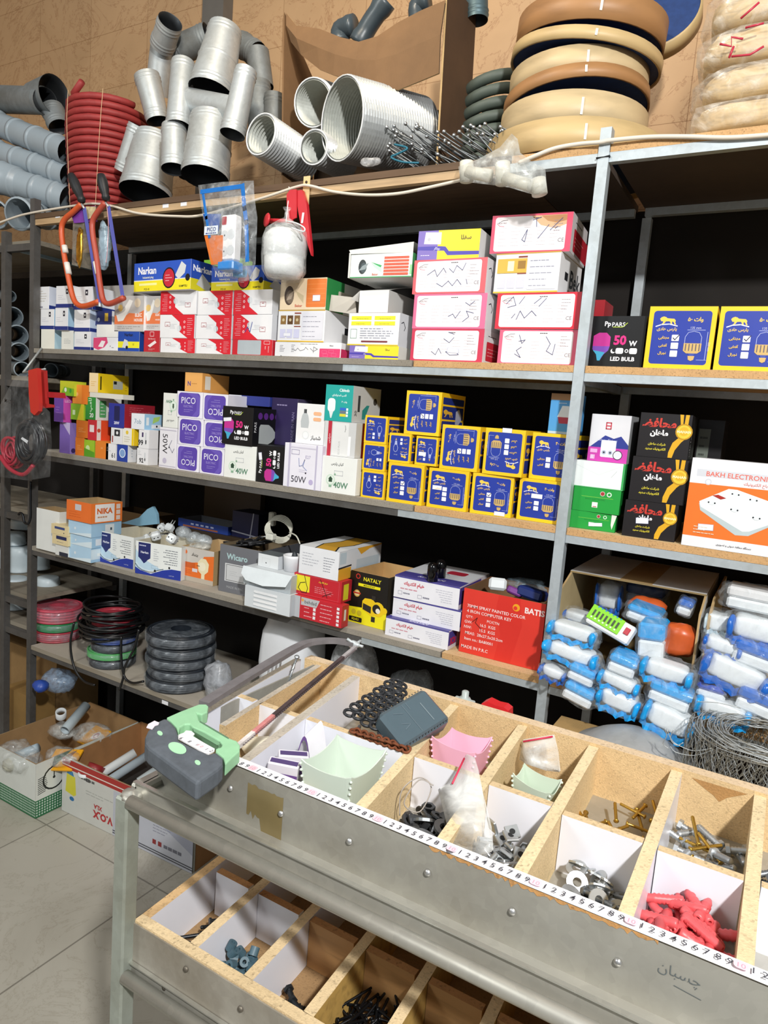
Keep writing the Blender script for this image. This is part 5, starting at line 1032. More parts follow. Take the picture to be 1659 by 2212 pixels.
# plastic wrapped straw bundles
STR = wood('D2B98C', .8, (3, 26, 26)); FS = film('F2ECE0', .3, .15, 'wrinkled_clear_film', 16)
q0 = pp(1476, 200, 1.80)
for i, (y0, y1, lab) in enumerate([(222, 292, 'lowest film wrapped straw bundle at the top right'), (150, 226, 'second lowest film wrapped straw bundle at the top right'), (72, 152, 'film wrapped straw bundle with red print, third up'), (-10, 74, 'uppermost film wrapped straw bundle, cut by the top of the photo')]):
    za = max(TOP[1]+.004, pp(1500, y1, 1.84).z); zb = pp(1500, y0, 1.84).z; cx_ = q0.x+.20+.006*(i % 2)
    root = empty('straw_bundle', (cx_, 1.97, za), label=lab, cat='straw bundle', group='film wrapped straw bundles at the top right')
    b = B(); b.blob((cx_, 1.97, (za+zb)/2), (.37, .28, (zb-za)*.98), STR, 26, 12, .05, 5, i, pw=.5); b.obj('straw', root, label='pale fibre filling')
    b = B(); b.blob((cx_, 1.97, (za+zb)/2), (.40, .31, (zb-za)*1.04), FS, 30, 14, .06, 5, i+4, pw=.5); b.obj('film_wrap', root)
    if i == 2:
        b = B(); RP = P('C03048', .4)
        for pts in ([(1555, 95), (1580, 100), (1580, 80), (1605, 84)], [(1585, 100), (1575, 125)], [(1600, 40), (1640, 5)], [(1610, 60), (1650, 50)], [(1580, 122), (1620, 118), (1650, 100)]): b.tube([pp(x, y, 1.80) for x, y in pts], .0026, RP, 4)
        b.obj('red_print', root, label='red printed lines')
# bag of white fittings hanging over the shelf edge
root = empty('fittings_bag', tuple(pp(1090, 420, 1.70)), label='clear bag of white pipe fittings hanging over the top shelf edge', cat='bag')
WP = P('D8D6C8', .4, 0, .05)
for a, c, r in (((1008, 350, 1.70), (1008, 392, 1.70), 15), ((1010, 372, 1.69), (1060, 380, 1.69), 13), ((1086, 352, 1.70), (1086, 398, 1.70), 16), ((1090, 385, 1.69), (1150, 402, 1.69), 13), ((1162, 388, 1.70), (1166, 420, 1.70), 17)):
    b = B(); b.tube([pp(*a), pp(*c)], R_(r, pp(*a)), WP, 16); b.obj('pipe_fitting', root)
def bagsurf(pts, m, y=1.69, dep=.05):
    b = B(); c = Vector((0, 0, 0)); fr = [pp(x, yy, y-.012) for x, yy in pts]; bk = [pp(x, yy, y+dep) for x, yy in pts]; n = len(pts)
    cf = sum(fr, Vector())/n+Vector((0, -.02, 0)); vs = fr+bk+[cf, sum(bk, Vector())/n]
    b.add(vs, [(i, (i+1) % n, n+(i+1) % n, n+i) for i in range(n)]+[(i, 2*n, (i+1) % n) for i in range(n)]+[(n+i, n+(i+1) % n, 2*n+1) for i in range(n)], m, smooth=True); return b
bagsurf([(1105, 288), (1118, 300), (1124, 330), (1150, 350), (1178, 365), (1182, 418), (1150, 420), (1100, 405), (1050, 398), (995, 392), (990, 360), (1030, 345), (1080, 318)], film('DDE0DC', .35, .2)).obj('plastic_bag', root)
# white flat cable along the edge
CW = P('DCD2C2', .4, 0, .04)
def cable(label, pts, r, m, y=1.742, name='cable', cat='cable', **k):
    b = B(); b.tube(smoothpath([pp(*(p if len(p) == 3 else (*p, y))) for p in pts], 6), r, m, 7); return b.obj(name, label=label, cat=cat, **k)
cable('white cable sagging along the wooden front edge of the top shelf', [(-30, 492, 1.73), (30, 470), (68, 460), (150, 446), (200, 440), (245, 446), (300, 461), (380, 467), (440, 464, 1.735), (560, 430, 1.735), (640, 404, 1.735), (668, 401, 1.735), (720, 414), (790, 421), (860, 418), (930, 404), (1000, 388)], .0042, CW)
cable('cream cable lying on the top shelf edge across the silver post', [(1120, 352), (1160, 335), (1200, 320), (1250, 311), (1298, 307, 1.738), (1320, 303, 1.738), (1400, 296), (1480, 295), (1580, 297), (1700, 288)], .005, CW)
# bagged white spare behind rods
b = B(); p_ = pp(800, 352, 1.80); b.blob(p_+Vector((0, 0, .004)), (.06, .04, .024), film('E8E8E8', .5, .3), 14, 8, .2, 5, 2); b.obj('plastic_scrap', label='crumpled clear plastic scrap under the big duct', cat='plastic scrap')
# ================= things hanging from the top shelf =================
SAWO = P('C9562C', .4, 0, .08); SAWB = P('B04A38', .4, 0, .08); BLK = P('1E1F22', .5, 0, .1); BLU = P('5A5FB0', .45, 0, .1)
def hacksaw(label, hand, frame, blade, fm, bands, y=1.705):
    h0, h1 = pp(*hand[0], y), pp(*hand[1], y)
    root = empty('hacksaw', tuple(pp(*frame[-3], y)), label=label, cat='hacksaw', group='orange hacksaws hanging from the top shelf')
    M, L = along(h1, h0); b = B(); b.lathe([(0, -.002), (.011, 0), (.015, .01), (.012, .02), (.017, L*.4), (.018, L*.7), (.013, L*.93), (0, L)], BLK, 16, M); b.obj('handle', root)
    b = B(); b.tube(smoothpath([pp(x, yy, y) for x, yy in frame], 5), .0100, fm, 10); fo = b.obj('frame', root)
    b = B(); a, c = pp(*blade[0], y-.002), pp(*blade[1], y-.002); d = (c-a).normalized(); n = d.cross(Vector((0, 1, 0))).normalized()*.0085
    o_ = Vector((0, .0008, 0)); b.add([a-n-o_, c-n-o_, c+n-o_, a+n-o_, a-n+o_, c-n+o_, c+n+o_, a+n+o_], [(0, 1, 2, 3), (7, 6, 5, 4), (0, 4, 5, 1), (2, 6, 7, 3)], BLU); b.obj('blade', root, label='blue blade')
    b = B(); b.tube([pp(*frame[0], y), pp(*blade[0], y-.004)], .004, GAL, 8); b.lathe([(.006, 0), (.006, .012), (.003, .016)], GAL, 8, Matrix.Translation(pp(*blade[1], y)+Vector((0, 0, -.012)))); b.obj('tension_bolt', root)
    for (x0, y0), (x1, y1) in bands: b = B(); b.tube([pp(x0, y0, y), pp(x1, y1, y)], .0106, 'E2DED8', 10); b.obj('label_wrap', fo, label='white paper label')
hacksaw('orange hacksaw hanging nearest the dark post, blade hidden behind foil packet', ((152, 374), (178, 436)), [(176, 441), (158, 458), (140, 474), (133, 495), (137, 540), (146, 590), (157, 640), (168, 658), (185, 661), (214, 651)], ((182, 450), (216, 655)), SAWO, [((139, 531), (142, 546)), ((144, 568), (149, 592))])
hacksaw('darker orange hacksaw hanging second from the post over the white switch boxes', ((217, 374), (230, 432)), [(228, 438), (210, 460), (200, 480), (201, 510), (209, 560), (217, 620), (224, 650), (238, 656), (268, 643)], ((234, 446), (265, 640)), SAWB, [((207, 566), (212, 592))])
# foil packet with purple header
root = empty('foil_packet', tuple(pp(176, 580, 1.715)), label='packet with gold foil strip and purple header hanging between the saws', cat='packet')
def flat(b, pts, y, m, dz=.004): 
    f = [pp(x, yy, y) for x, yy in pts]; n = len(f); g = [v+Vector((0, dz, 0)) for v in f]; b.add(f+g, [tuple(range(n)), tuple(range(2*n-1, n-1, -1))]+[(i, n+i, n+(i+1) % n, (i+1) % n) for i in range(n)], m)
b = B(); flat(b, [(158, 470), (200, 475), (196, 582), (155, 572)], 1.72, film('8A8478', .5, .15)); b.obj('sleeve', root)
GOLD = P('D9A63C', .22, .9, .5, 60); b = B(); b.blob(pp(172, 533, 1.718), (.030, .010, .125), GOLD, 12, 14, .22, 9, 3, pw=.5); b.obj('gold_foil', root, label='crinkled gold foil')
PUR = P('7A3FA0', .35, 0, .2, 30); b = B(); flat(b, [(153, 462), (170, 448), (205, 445), (208, 478), (160, 482)], 1.716, PUR); b.obj('header', root, label='purple printed header')
root = empty('blister_packet', tuple(pp(228, 580, 1.72)), label='pale blue grey packet hanging between the second saw frame and blade', cat='packet')
b = B(); b.blob(pp(226, 530, 1.722), (.055, .03, .15), film('A9C2D2', .55, .2), 14, 12, .15, 6, 5, pw=.7); b.obj('bag', root)
b = B(); b.box(tuple(pp(215, 575, 1.722)), tuple(pp(236, 500, 1.732)), P('9FB4C2', .4)); b.obj('card', root)
b = B(); flat(b, [(185, 446), (205, 446), (205, 468), (188, 474)], 1.712, P('C8B890', .3, 0, .5, 40)); b.obj('label_card', root)
b = B(); b.tube(smoothpath([pp(230, 440, 1.70), pp(234, 480, 1.70), pp(232, 540, 1.70), pp(229, 568, 1.70)]), .0012, 'D8A0A8', 5); b.obj('string', root)
# hanging blue socket bag
FILM = film('E8EEF2', .17, .12)
root = empty('socket_pack', tuple(pp(500, 605, 1.66)), label='clear blue bordered bag holding a white socket strip, hanging before the plug boxes', cat='packet')
bagsurf([(428, 400), (480, 393), (548, 390), (550, 430), (556, 470), (552, 570), (540, 606), (500, 612), (470, 600), (452, 560), (440, 480)], FILM, 1.665, .06).obj('plastic_bag', root)
def bandp(b, pts, w, m, y=1.648):
    P_ = [pp(x, yy, y) for x, yy in pts]
    for a, c in zip(P_, P_[1:]): d = (c-a).normalized(); n = d.cross(Vector((0, 1, 0))).normalized()*w/2; b.add([a-n-d*w/2, c-n+d*w/2, c+n+d*w/2, a+n-d*w/2], [(0, 1, 2, 3)], m)
BP = P('1E6FC0', .3, 0, .15, 30)
b = B(); bandp(b, [(436, 414), (480, 408), (524, 402)], .013, BP); bandp(b, [(438, 414), (446, 470), (452, 510)], .011, BP, 1.649); bandp(b, [(524, 402), (528, 450), (532, 480), (534, 560)], .015, BP, 1.647); flat(b, [(438, 462), (476, 462), (470, 500), (448, 488)], 1.65, P('1C4FA0', .3)); b.obj('blue_border', root)
b = B(); flat(b, [(441, 508), (480, 508), (478, 570), (456, 572)], 1.651, P('D8732E', .35, 0, .1)); p_ = pp(460, 538, 1.6505)
b.obj('orange_label', root, label='orange paper label with pen marks')
b = B(); s_ = mpp(p_); fF = Face(b, Matrix.Translation(pp(441, 508, 1.649)) @ Matrix(((1,0,0,0),(0,0,-1,0),(0,1,0,0),(0,0,0,1))), 42*s_, 18*s_); fF.r(0, 0, .95, 1, 'DDE6F0').t('PICO', .5, .6, .5, '2A3F80', bold=.03, wmax=.8).fine(.1, .08, .85, .25, 1, '3A5090', 2, .9); b.obj('maker_strip', root, label='white strip with blue lettering')
a = pp(478, 565, 1.665); s_ = mpp(a)
b = B(); b.box((a.x, 1.655, a.z), (a.x+.058, 1.69, a.z+94*s_), P('E9EAEC', .35), bev=.005); so_ = b.obj('socket_strip', root, label='white socket strip')
b = B(); fF = Face(b, Matrix.Translation((a.x, 1.655, a.z)) @ Matrix(((1,0,0,0),(0,0,-1,0),(0,1,0,0),(0,0,0,1))), .058, 94*s_); fF.rr(.1, .78, .42, .96, 'A8222E', .02)
for y_ in (.55, .2): fF.e(.32, y_, .11, 'CFD4D8').e(.32, y_, .02, '2A2C30').e(.78, y_+.02, .11, 'CFD4D8')
b.obj('socket_face', so_, label='red switch and sockets')
b = B(); b.box((a.x-.003, 1.65, a.z-.028), (a.x+.062, 1.70, a.z-.001), P('1E86D8', .3), bev=.004); b.obj('blue_end', root)
root = empty('socket_pack', tuple(pp(520, 612, 1.70)), label='small blue taped pack hanging behind the bag with the blue border', cat='packet')
b = B(); c_ = pp(518, 590, 1.71); b.box(tuple(c_-Vector((.022, .012, .012))), tuple(c_+Vector((.022, .012, .012))), P('1BA0E0', .3), bev=.004); b.obj('blue_block', root)
b = B(); b.blob(c_+Vector((.0, .0, .015)), (.085, .04, .07), FILM, 14, 8, .15, 5, 9, pw=.7); b.obj('plastic_bag', root)
# bag with white round holders
root = empty('lamp_holder_bag', tuple(pp(612, 605, 1.66)), label='clear bag of white round lamp holders hanging under the top shelf', cat='bag')
a = pp(612, 600, 1.70); WH = P('D9DCDC', .35, 0, .03); b = B(); s_ = mpp(a)
b.lathe([(.0, .002), (.05, .002), (.058, .02), (.06, .055), (.056, .056), (.062, .06), (.064, .10), (.06, .12), (.045, .135), (0, .138)], WH, 26, Matrix.Translation((a.x, 1.70, a.z))); b.obj('lamp_holders', root, label='stacked white round holders')
b = B(); b.lathe([(.0, -.004), (.05, -.006), (.066, .018), (.067, .06), (.069, .11), (.062, .135), (.035, .155), (.008, .172), (.006, .19), (.013, .2)], film('EEF2F2', .3, .2), 26, Matrix.Translation((a.x, 1.70, a.z)), wob=.03); b.obj('plastic_bag', root)
b = B(); b.tube(smoothpath([pp(618, 480, 1.70), pp(622, 440, 1.72), pp(626, 412, 1.735), pp(624, 404, 1.74)]), .0016, 'E8E4E0', 6); b.tube(smoothpath([pp(620, 478, 1.69), pp(640, 482, 1.67), pp(657, 492, 1.66), pp(655, 500, 1.66), pp(630, 492, 1.66)]), .0022, 'E4E8E8', 6); b.obj('string', root)
# red strap tool behind it
REDP = P('C42A34', .38, 0, .08)
root = empty('strap_wrench', tuple(pp(640, 560, 1.735)), label='red plastic strap tool hanging behind the bag of white holders', cat='tool')
def ribbon(b, pts, w, m, y, th=.003):
    P_ = [pp(*(q if len(q) == 3 else (*q, y))) for q in pts]; V = []; F_ = []
    for p in P_: V += [p+Vector((0, -w/2, 0)), p+Vector((0, w/2, 0)), p+Vector((th, w/2, 0)), p+Vector((th, -w/2, 0))]
    for i in range(len(P_)-1):
        for k in range(4): F_.append((4*i+k, 4*i+(k+1) % 4, 4*i+4+(k+1) % 4, 4*i+4+k))
    b.add(V, F_, m)
b = B(); flat(b, [(636, 412), (652, 410), (662, 440), (672, 540), (672, 552), (662, 520), (652, 500)], 1.728, REDP, .012); flat(b, [(619, 420), (626, 410), (640, 409), (640, 470), (620, 480)], 1.722, REDP, .004); ho_ = b.obj('handle', root)
b = B(); fF = Face(b, Matrix.Translation(pp(650, 482, 1.7265)) @ Matrix.Rotation(.1, 4, 'Y') @ Matrix(((1,0,0,0),(0,0,-1,0),(0,1,0,0),(0,0,0,1))), .008, .03); fF.r(0, 0, 1, 1, 'E6DEE2'); b.obj('price_sticker', ho_)
b = B(); c_ = pp(581, 476, 1.715); M, L = along(c_+Vector((-.004, -.01, 0)), c_+Vector((.012, .02, -.004))); b.lathe([(0, 0), (.018, 0), (.021, .003), (.018, .007), (.006, .009), (.006, L)], REDP, 22, M); b.tube([c_, pp(632, 478, 1.72)], .006, REDP, 10); b.obj('disc_pad', root, label='round red pad on a stem')
# ================= fourth level =================
T4 = TOP[4]; TC = 'B89C70'
def C4(label, px, sup=T4, y=None, **k): k.setdefault('name', 'carton'); return bx(label, px, sup=sup, y=y, **k)
C4('tall torn open white carton at the left end of the fourth shelf', (79, 1096, 128, 1184), R=col('DDE0DC'), F=col('E2E5E2'), xs=168, inner='A58A62', body='DDE0DC')
_, a = C4('small pale carton on the boards under two cream packs', (120, 1174, 147, 1193), F=col('DADCD8', lambda F: F.r(.3, .0, 1, .35, '2A3040')), d=.06, body='DADCD8', y=1.72)
CRM = 'DCCB9E'
_, a = C4('cream packet with dark blue label, lower of two beside the light blue cartons', (113, 1152, 147, 1174), a, F=col(CRM, lambda F: F.r(.25, .55, .9, .9, '222E5A').fine(.3, .2, .7, .35, 1, '5A6070', 2)), d=.06, body=CRM, y=1.715, name='packet')
C4('cream packet with a blue lettered label, upper of two beside the light blue cartons', (111, 1130, 147, 1152), a, F=col(CRM, lambda F: F.r(.2, .55, .8, .8, '3A4A7A').e(.75, .25, .07, '4A4A50')), d=.06, body=CRM, y=1.715, name='packet')
LB = 'AFCFE6'
def lb(k): return col(LB, lambda F: F.p([(0,0),(1,.3*k),(1,0)], 'D4E4EC').e(.3, .45, .1, 'DCE6EC'))
_, a = C4('light blue carton at the bottom of the orange topped stack', (148, 1173, 196, 1204), F=lb(1), R=col('9CC2DC', lambda F: F.r(.0, .2, .7, .9, 'CFE0E8').r(.3, .4, .5, .6, 'E6ECEA')), xs=240, body=LB)
_, a = C4('light blue carton, middle of the orange topped stack', (149, 1150, 198, 1175), a, y=1.725, F=lb(2), R=col('9CC2DC', lambda F: F.r(.2, .2, .5, .8, 'DCE6EC').e(.7, .4, .1, '3A6A8A')), xs=238, body=LB)
_, a = C4('larger light blue carton right under the orange open one', (148, 1121, 197, 1152), a, y=1.72, F=lb(1), R=col('9FC4DE', lambda F: F.r(.45, .15, .75, .85, 'DCE4E8').r(.62, .4, .68, .6, '3A4A5A')), xs=262, body=LB)
C4('orange open carton with white lettered panel on top of the light blue stack', (144, 1078, 197, 1121), a, y=1.715, F=col('E27030', fx('C85820', 4, .1, .15, .6, .5), lambda F: F.r(.35, .55, .6, .85, 'C4C4C8')), R=col('EA7A30', lambda F: F.r(.12, .06, .74, .94, 'ECEAE8').t('NIKA', .43, .6, .3, 'D8641E', bold=.04, wmax=.5).fine(.2, .25, .66, .34, 1, 'C8906A', 3, .8).r(.8, .66, .93, .9, 'EAD8CC').r(.8, .38, .93, .6, 'EAD8CC').r(.8, .1, .93, .32, 'EAD8CC')), xs=264, inner='B09468', body='E27030')
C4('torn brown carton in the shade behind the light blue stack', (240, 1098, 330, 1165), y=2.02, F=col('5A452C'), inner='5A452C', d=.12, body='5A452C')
b = B(); P_ = [pp(x, y, 1.95) for x, y in ((262, 1130), (300, 1118), (318, 1100), (330, 1094), (338, 1110), (340, 1132), (300, 1136))]; b.add(P_+[p+Vector((0, .012, 0)) for p in P_], [tuple(range(7)), tuple(reversed(range(7, 14)))]+[(i, i+7, (i+1) % 7+7, (i+1) % 7) for i in range(7)], P('86B4CC', .6)); b.obj('paper_sheet', label='crumpled light blue paper sheet behind the white and blue open cartons', cat='paper')
def f_nark(F):
    F.r(0, 0, 1, 1, 'E4E8E6').p([(0,.18),(0,.75),(.15,.5),(.55,.25),(.7,.26),(.2,.1)], 'B9D4E6').p([(0,0),(0,.2),(.12,.12),(.35,.06),(.6,.22),(.8,.3),(1,.3),(1,0)], '24389A')
    F.p([(.06,.52),(.06,.97),(.33,.97),(.33,.52),(.27,.46),(.24,.4),(.19,.34),(.15,.4),(.12,.45)], '222A66').t('Narkan', .2, .68, .07, 'E6E8F2', bold=.02, wmax=.2).fine(.08, .86, .3, .9, 1, 'C8CCE4', 3, .8)
    F.fine(.4, .45, .52, .85, 6, '9A9EA8', 4).fine(.6, .4, .92, .88, 7, '74787F', 5, .3, True).l([(0,.3),(.06,.2),(.15,.13),(.3,.1),(.4,.12),(.5,.2),(.62,.26)], .02, '3A4048').l([(.02,.34),(.1,.22),(.2,.16),(.35,.14)], .012, 'F0F2F0').e(.44, .17, .04, '20242A').e(.75, .33, .035, '20242A').box_(.36, .24, .5, .32, .008, '9AB0C0').t('واریته کیفیت', .8, .1, .035, 'D8DCF0', wmax=.2)
_, n1t = C4('white and blue open carton, left of the pair, torn along its top', (215, 1146, 288, 1213), F=f_nark, R=col('D8DCDA'), d=.20, inner='C8C2AE', body='DADDD8', yaw=2)
C4('white and blue open carton full of white plugs, right of the pair', (293, 1167, 391, 1238), F=f_nark, R=col('D8DCDA'), d=.17, inner='C8C2AE', body='DADDD8', yaw=10, )
C4('orange and grey open carton with a cream plug picture', (391, 1178, 461, 1251), F=lambda F: F.r(0, 0, 1, 1, 'E4702A').p([(0,.55),(0,1),(1,1),(1,.86),(.7,.8),(.62,.62),(.3,.55)], 'C4BFB8').r(0, 0, 1, .14, 'B9AFA0').r(0, .66, .1, .14, 'C4BFB8').t('بهداد', .42, .8, .12, '2A2622', bold=.03, wmax=.4).e(.14, .85, .06, 'E4702A').p([(.55,.35),(.52,.6),(.62,.74),(.76,.74),(.86,.6),(.84,.38),(.74,.28),(.74,.14),(.64,.14),(.64,.28)], 'E6DCB8').e(.66, .5, .13, 'EDE6CC').l([(.5,.5),(.58,.5)], .02, '4A4036').r(.05, .4, .44, .56, 'C85A20').fine(.08, .22, .45, .36, 3, 'C85A20', 2).r(.36, .3, .52, .4, 'D8D0D4').t('CE', .1, .07, .08, '5A544C', bold=.01), R=col('B39A70'), d=.2, inner='C0A478', body='B39A70', yaw=3)
C4('grey open carton full of black cords', (474, 1174, 563, 1276), F=lambda F: F.r(0, 0, 1, 1, '6C6E74').t('Wicaro', .42, .77, .13, 'A9C6C8', bold=.03, wmax=.62).r(.14, .24, .64, .62, 'D0D2D4').r(.17, .26, .61, .6, '2A2C30').r(.18, .27, .6, .59, 'C4C6C8').fine(.26, .36, .52, .48, 3, 'B0B2B6', 3).t('MADE IN PRC', .4, .12, .05, 'A9ABAE', bold=0, wmax=.5), R=col('55575C'), xs=656, inner='7A6A50', body='6C6E74', yaw=4)
_, a = C4('white carton with four white bars showing at the bottom of its pair', (529, 1262, 626, 1308), F=lambda F: [F.r(0, 0, 1, 1, 'D2D8DC')]+[F.rr(.2, .12+.2*k, .72, .24+.2*k, 'ECEEF0', .04).r(.2, .1+.2*k, .7, .12+.2*k, '8E969C') for k in range(4)], R=col('B8BEC2'), d=.12, body='D2D8DC')
_, a = C4('white carton with a drooping lid, upper of its pair', (527, 1222, 628, 1258), a, y=1.715, F=col('B4BCC0'), R=col('A9AFB4'), d=.12, body='C8CED2')
_o = [o for o in COL.objects if o.get('label', '').startswith('white carton with a drooping')][0]; w_, d_, h_ = _o['whd']
b = B(); b.add([(-.004, 0, h_+.001), (w_+.004, 0, h_+.001), (w_*.96, -.016, h_*.42), (w_*.5, -.02, h_*.2), (w_*.12, -.018, h_*.3), (-.002, -.012, h_*.6)], [(0, 5, 4, 3, 2, 1)], P('D4DCE0')); b.obj('lid', _o, world=False, label='drooping white lid')
C4('small white device with a grey top on the drooping lid carton', (558, 1194, 601, 1222), a, y=1.75, F=col('DCE0E2', lambda F: F.box_(.2, .12, .6, .7, .01, 'B9BEC2').e(.4, .35, .05, '2A2C30')), T=col('50585E'), R=col('C8CCD0'), d=.06, body='DCE0E2', name='device')
p_ = pp(624, 1224, 1.76); s_ = mpp(p_); b = B(); b.lathe([(0, 0), (19*s_, 0), (21*s_, 28*s_), (22*s_, 34*s_), (19*s_, 35*s_), (17*s_, 30*s_), (0, 30*s_)], 'E2E4E8', 22, Matrix.Translation((p_.x, 1.78, a+.001))); b.blob((p_.x+.005, 1.78, a+32*s_), (.02, .02, .035), '2A3036', 10, 8, .1); b.obj('round_lamp', label='round white lamp base with a black plug in it', cat='lamp')
_, a = C4('red and grey carton with a column of tick boxes under the scribbled one', (630, 1283, 738, 1330), F=lambda F: [F.r(0, 0, 1, 1, 'C22430').r(0, 0, .17, 1, 'B4B6BA').p([(.19,.62),(.19,.98),(.56,.98),(.5,.62)], 'B9BABC').t('behdad', .38, .8, .16, '2A2A2E', bold=.0, wmax=.24).e(.22, .85, .07, 'E0A050')]+[F.r(.44, .08+.19*k, .49, .22+.19*k, 'E6E4E6').fine(.26, .1+.19*k, .42, .2+.19*k, 1, 'E4A8AC', k+2, .4) for k in range(3)]+[F.r(.9, .05+.18*k, .95, .17+.18*k, 'E6E4E6').fine(.58, .07+.18*k, .88, .16+.18*k, 1, 'E4A8AC', k+8, .4) for k in range(5)], R=col('A81F2A', lambda F: F.r(.3, .3, .6, .8, 'C8C4BC')), xs=754, body='C22430')
_, a = C4('red carton with a yellow panel and black marker scribble', (635, 1235, 737, 1284), a, y=1.745, F=lambda F: F.r(0, 0, 1, 1, 'BE222E').r(.03, .16, .34, .92, 'E6DE30').t('خیام الکتریک', .62, .76, .12, 'E8DC3A', bold=.02, wmax=.4).fine(.45, .2, .85, .55, 4, 'E09AA0', 4).l([(.22,.95),(.26,.6),(.3,.35),(.28,.12),(.18,.1),(.1,.3),(.14,.55),(.24,.62)], .035, '1A1A1A').l([(.56,.9),(.66,.4),(.72,.1)], .03, '1A1A1A').l([(.62,.12),(.8,.36)], .03, '1A1A1A').box_(.02, .04, .95, .96, .012, 'D8606A'), R=col('A81F2A', lambda F: F.r(.2, .1, .7, .85, 'C8C02A')), xs=760, body='BE222E')
C4('white carton with a gold wave on its top, above the red ones', (647, 1176, 732, 1229), a, y=1.745, F=col('E2E4E8', fx('A9ACB4', 3, .08, .3, .5, .8, 5), fx('7A7E88', 6, .62, .2, .92, .75, 6)), R=lambda F: F.r(0, 0, 1, 1, 'D4D8DC').r(0, 0, .28, .4, 'D8A030').l([(0,.42),(.28,.45)], .06, '20242A').r(.02, .55, .16, .95, 'B9C8D0').p([(.4,1),(.5,.75),(.7,.9),(1,.95),(1,1)], 'D8A030').r(.4, .2, .95, .6, 'B9C6CE'), T=lambda F: F.r(0, 0, 1, 1, 'E4E6E8').p([(.4,0),(.25,.3),(.35,.6),(.3,1),(.75,1),(.8,.5),(.7,.25),(.9,0)], 'D4A23A').l([(.4,0),(.25,.3),(.35,.6),(.3,1)], .02, '20242A').l([(.9,0),(.7,.25),(.8,.5),(.75,1)], .02, '20242A'), xs=822, body='E2E4E8')
C4('black and yellow open carton picturing a yellow pump controller', (755, 1230, 836, 1342), F=lambda F: F.r(0, 0, 1, 1, '14120F').p([(0,0),(0,.3),(1,.36),(1,0)], 'E9DE1C').t('NATALY', .58, .88, .075, 'E9DC28', bold=.02, wmax=.62).e(.2, .91, .05, 'C83228').e(.2, .91, .035, '14120F').r(.22, .73, .8, .785, 'E9DE1C').t('MANOSTAT', .51, .757, .035, '14120F', bold=.02, wmax=.5).e(.2, .58, .07, 'C8A048').e(.2, .58, .05, 'E0D0A0').r(.1, .57, .3, .6, 'B83A2A').p([(.36,.3),(.36,.46),(.42,.52),(.62,.53),(.7,.48),(.72,.24),(.62,.2)], 'E8C41A').p([(.38,.3),(.38,.42),(.6,.38),(.6,.25)], '2A2A26').e(.78, .36, .14, 'E8C41A').e(.74, .36, .09, '1E1C18').e(.78, .33, .05, 'E8E4D0').e(.95, .36, .06, 'E8C41A').r(.6, .52, .7, .6, '2A2824').r(.62, .1, .72, .2, '2A2824').rr(.03, .03, .38, .12, '14120F', .02).t('SQ-8.2', .2, .075, .05, 'E8DC28', bold=.02, wmax=.28).e(.15, .22, .05, 'C8B830').e(.3, .21, .05, 'C8B830'), R=col('2A2418'), d=.19, inner='C29C66', body='14120F', yaw=-2)
def f_khay(F):
    F.r(0, 0, 1, 1, 'E4E4EA').r(0, .93, 1, 1, '4A4490').t('خیام الکتریک', .31, .68, .24, 'C2243C', bold=.04, wmax=.52).fine(.1, .4, .5, .5, 1, 'C88A96', 3, .5).box_(.07, .17, .13, .32, .012, '6A6A80').box_(.38, .14, .44, .29, .012, '6A6A80').fine(.15, .2, .32, .3, 1, '7A7A8A', 4, .6).fine(.46, .16, .58, .27, 1, '7A7A8A', 5, .6).fine(.62, .15, .9, .75, 6, 'B9BAC6', 6, .25, True)
def t_khay(F): F.r(0, 0, 1, 1, 'D8DADE').r(0, 0, 1, .28, '4A4490').t('KHAYAM', .5, .14, .14, 'D8D8EC', bold=.03, wmax=.4, slant=.3).rr(.5, .55, .8, .75, 'B0283A', .05).t('خیام', .5, .5, .14, '3A3A3E', wmax=.2)
KW = dict(R=col('D8D8DE', lambda F: F.r(0, .2, .7, .95, '4A4490').t('IOI', .4, .4, .4, 'C8283A', bold=.04)), body='E0E0E6')
_, a = C4('white purple edged carton with red lettering, bottom of three', (833, 1331, 968, 1371), F=f_khay, T=t_khay, xs=995, yaw=0, **KW)
_, a2 = C4('white purple edged carton with red lettering, middle of three', (849, 1287, 994, 1326), a, y=1.79, F=f_khay, T=t_khay, d=.16, **KW)
_, a3 = C4('white purple edged carton with red lettering, top of three', (852, 1241, 992, 1286), a2, y=1.785, yaw=2, F=f_khay, T=t_khay, xs=1055, **KW)
BLG = P('0A0A0C', .12, 0, 0)
for i, (px_, py_, yy) in enumerate([(935, 1236, 1.80), (952, 1230, 1.86)]):
    p_ = pp(px_, py_, yy); b = B(); b.lathe([(0, 0), (.0165, 0), (.0165, .04), (.014, .048), (.008, .053), (0, .055)], BLG, 20, Matrix.Translation((p_.x, yy, a3+.0008))); b.obj('bottle_cap', label=['glossy black rounded cap standing nearer on the lettered cartons', 'glossy black rounded cap standing just behind the first one'][i], cat='cap', group='glossy black caps')
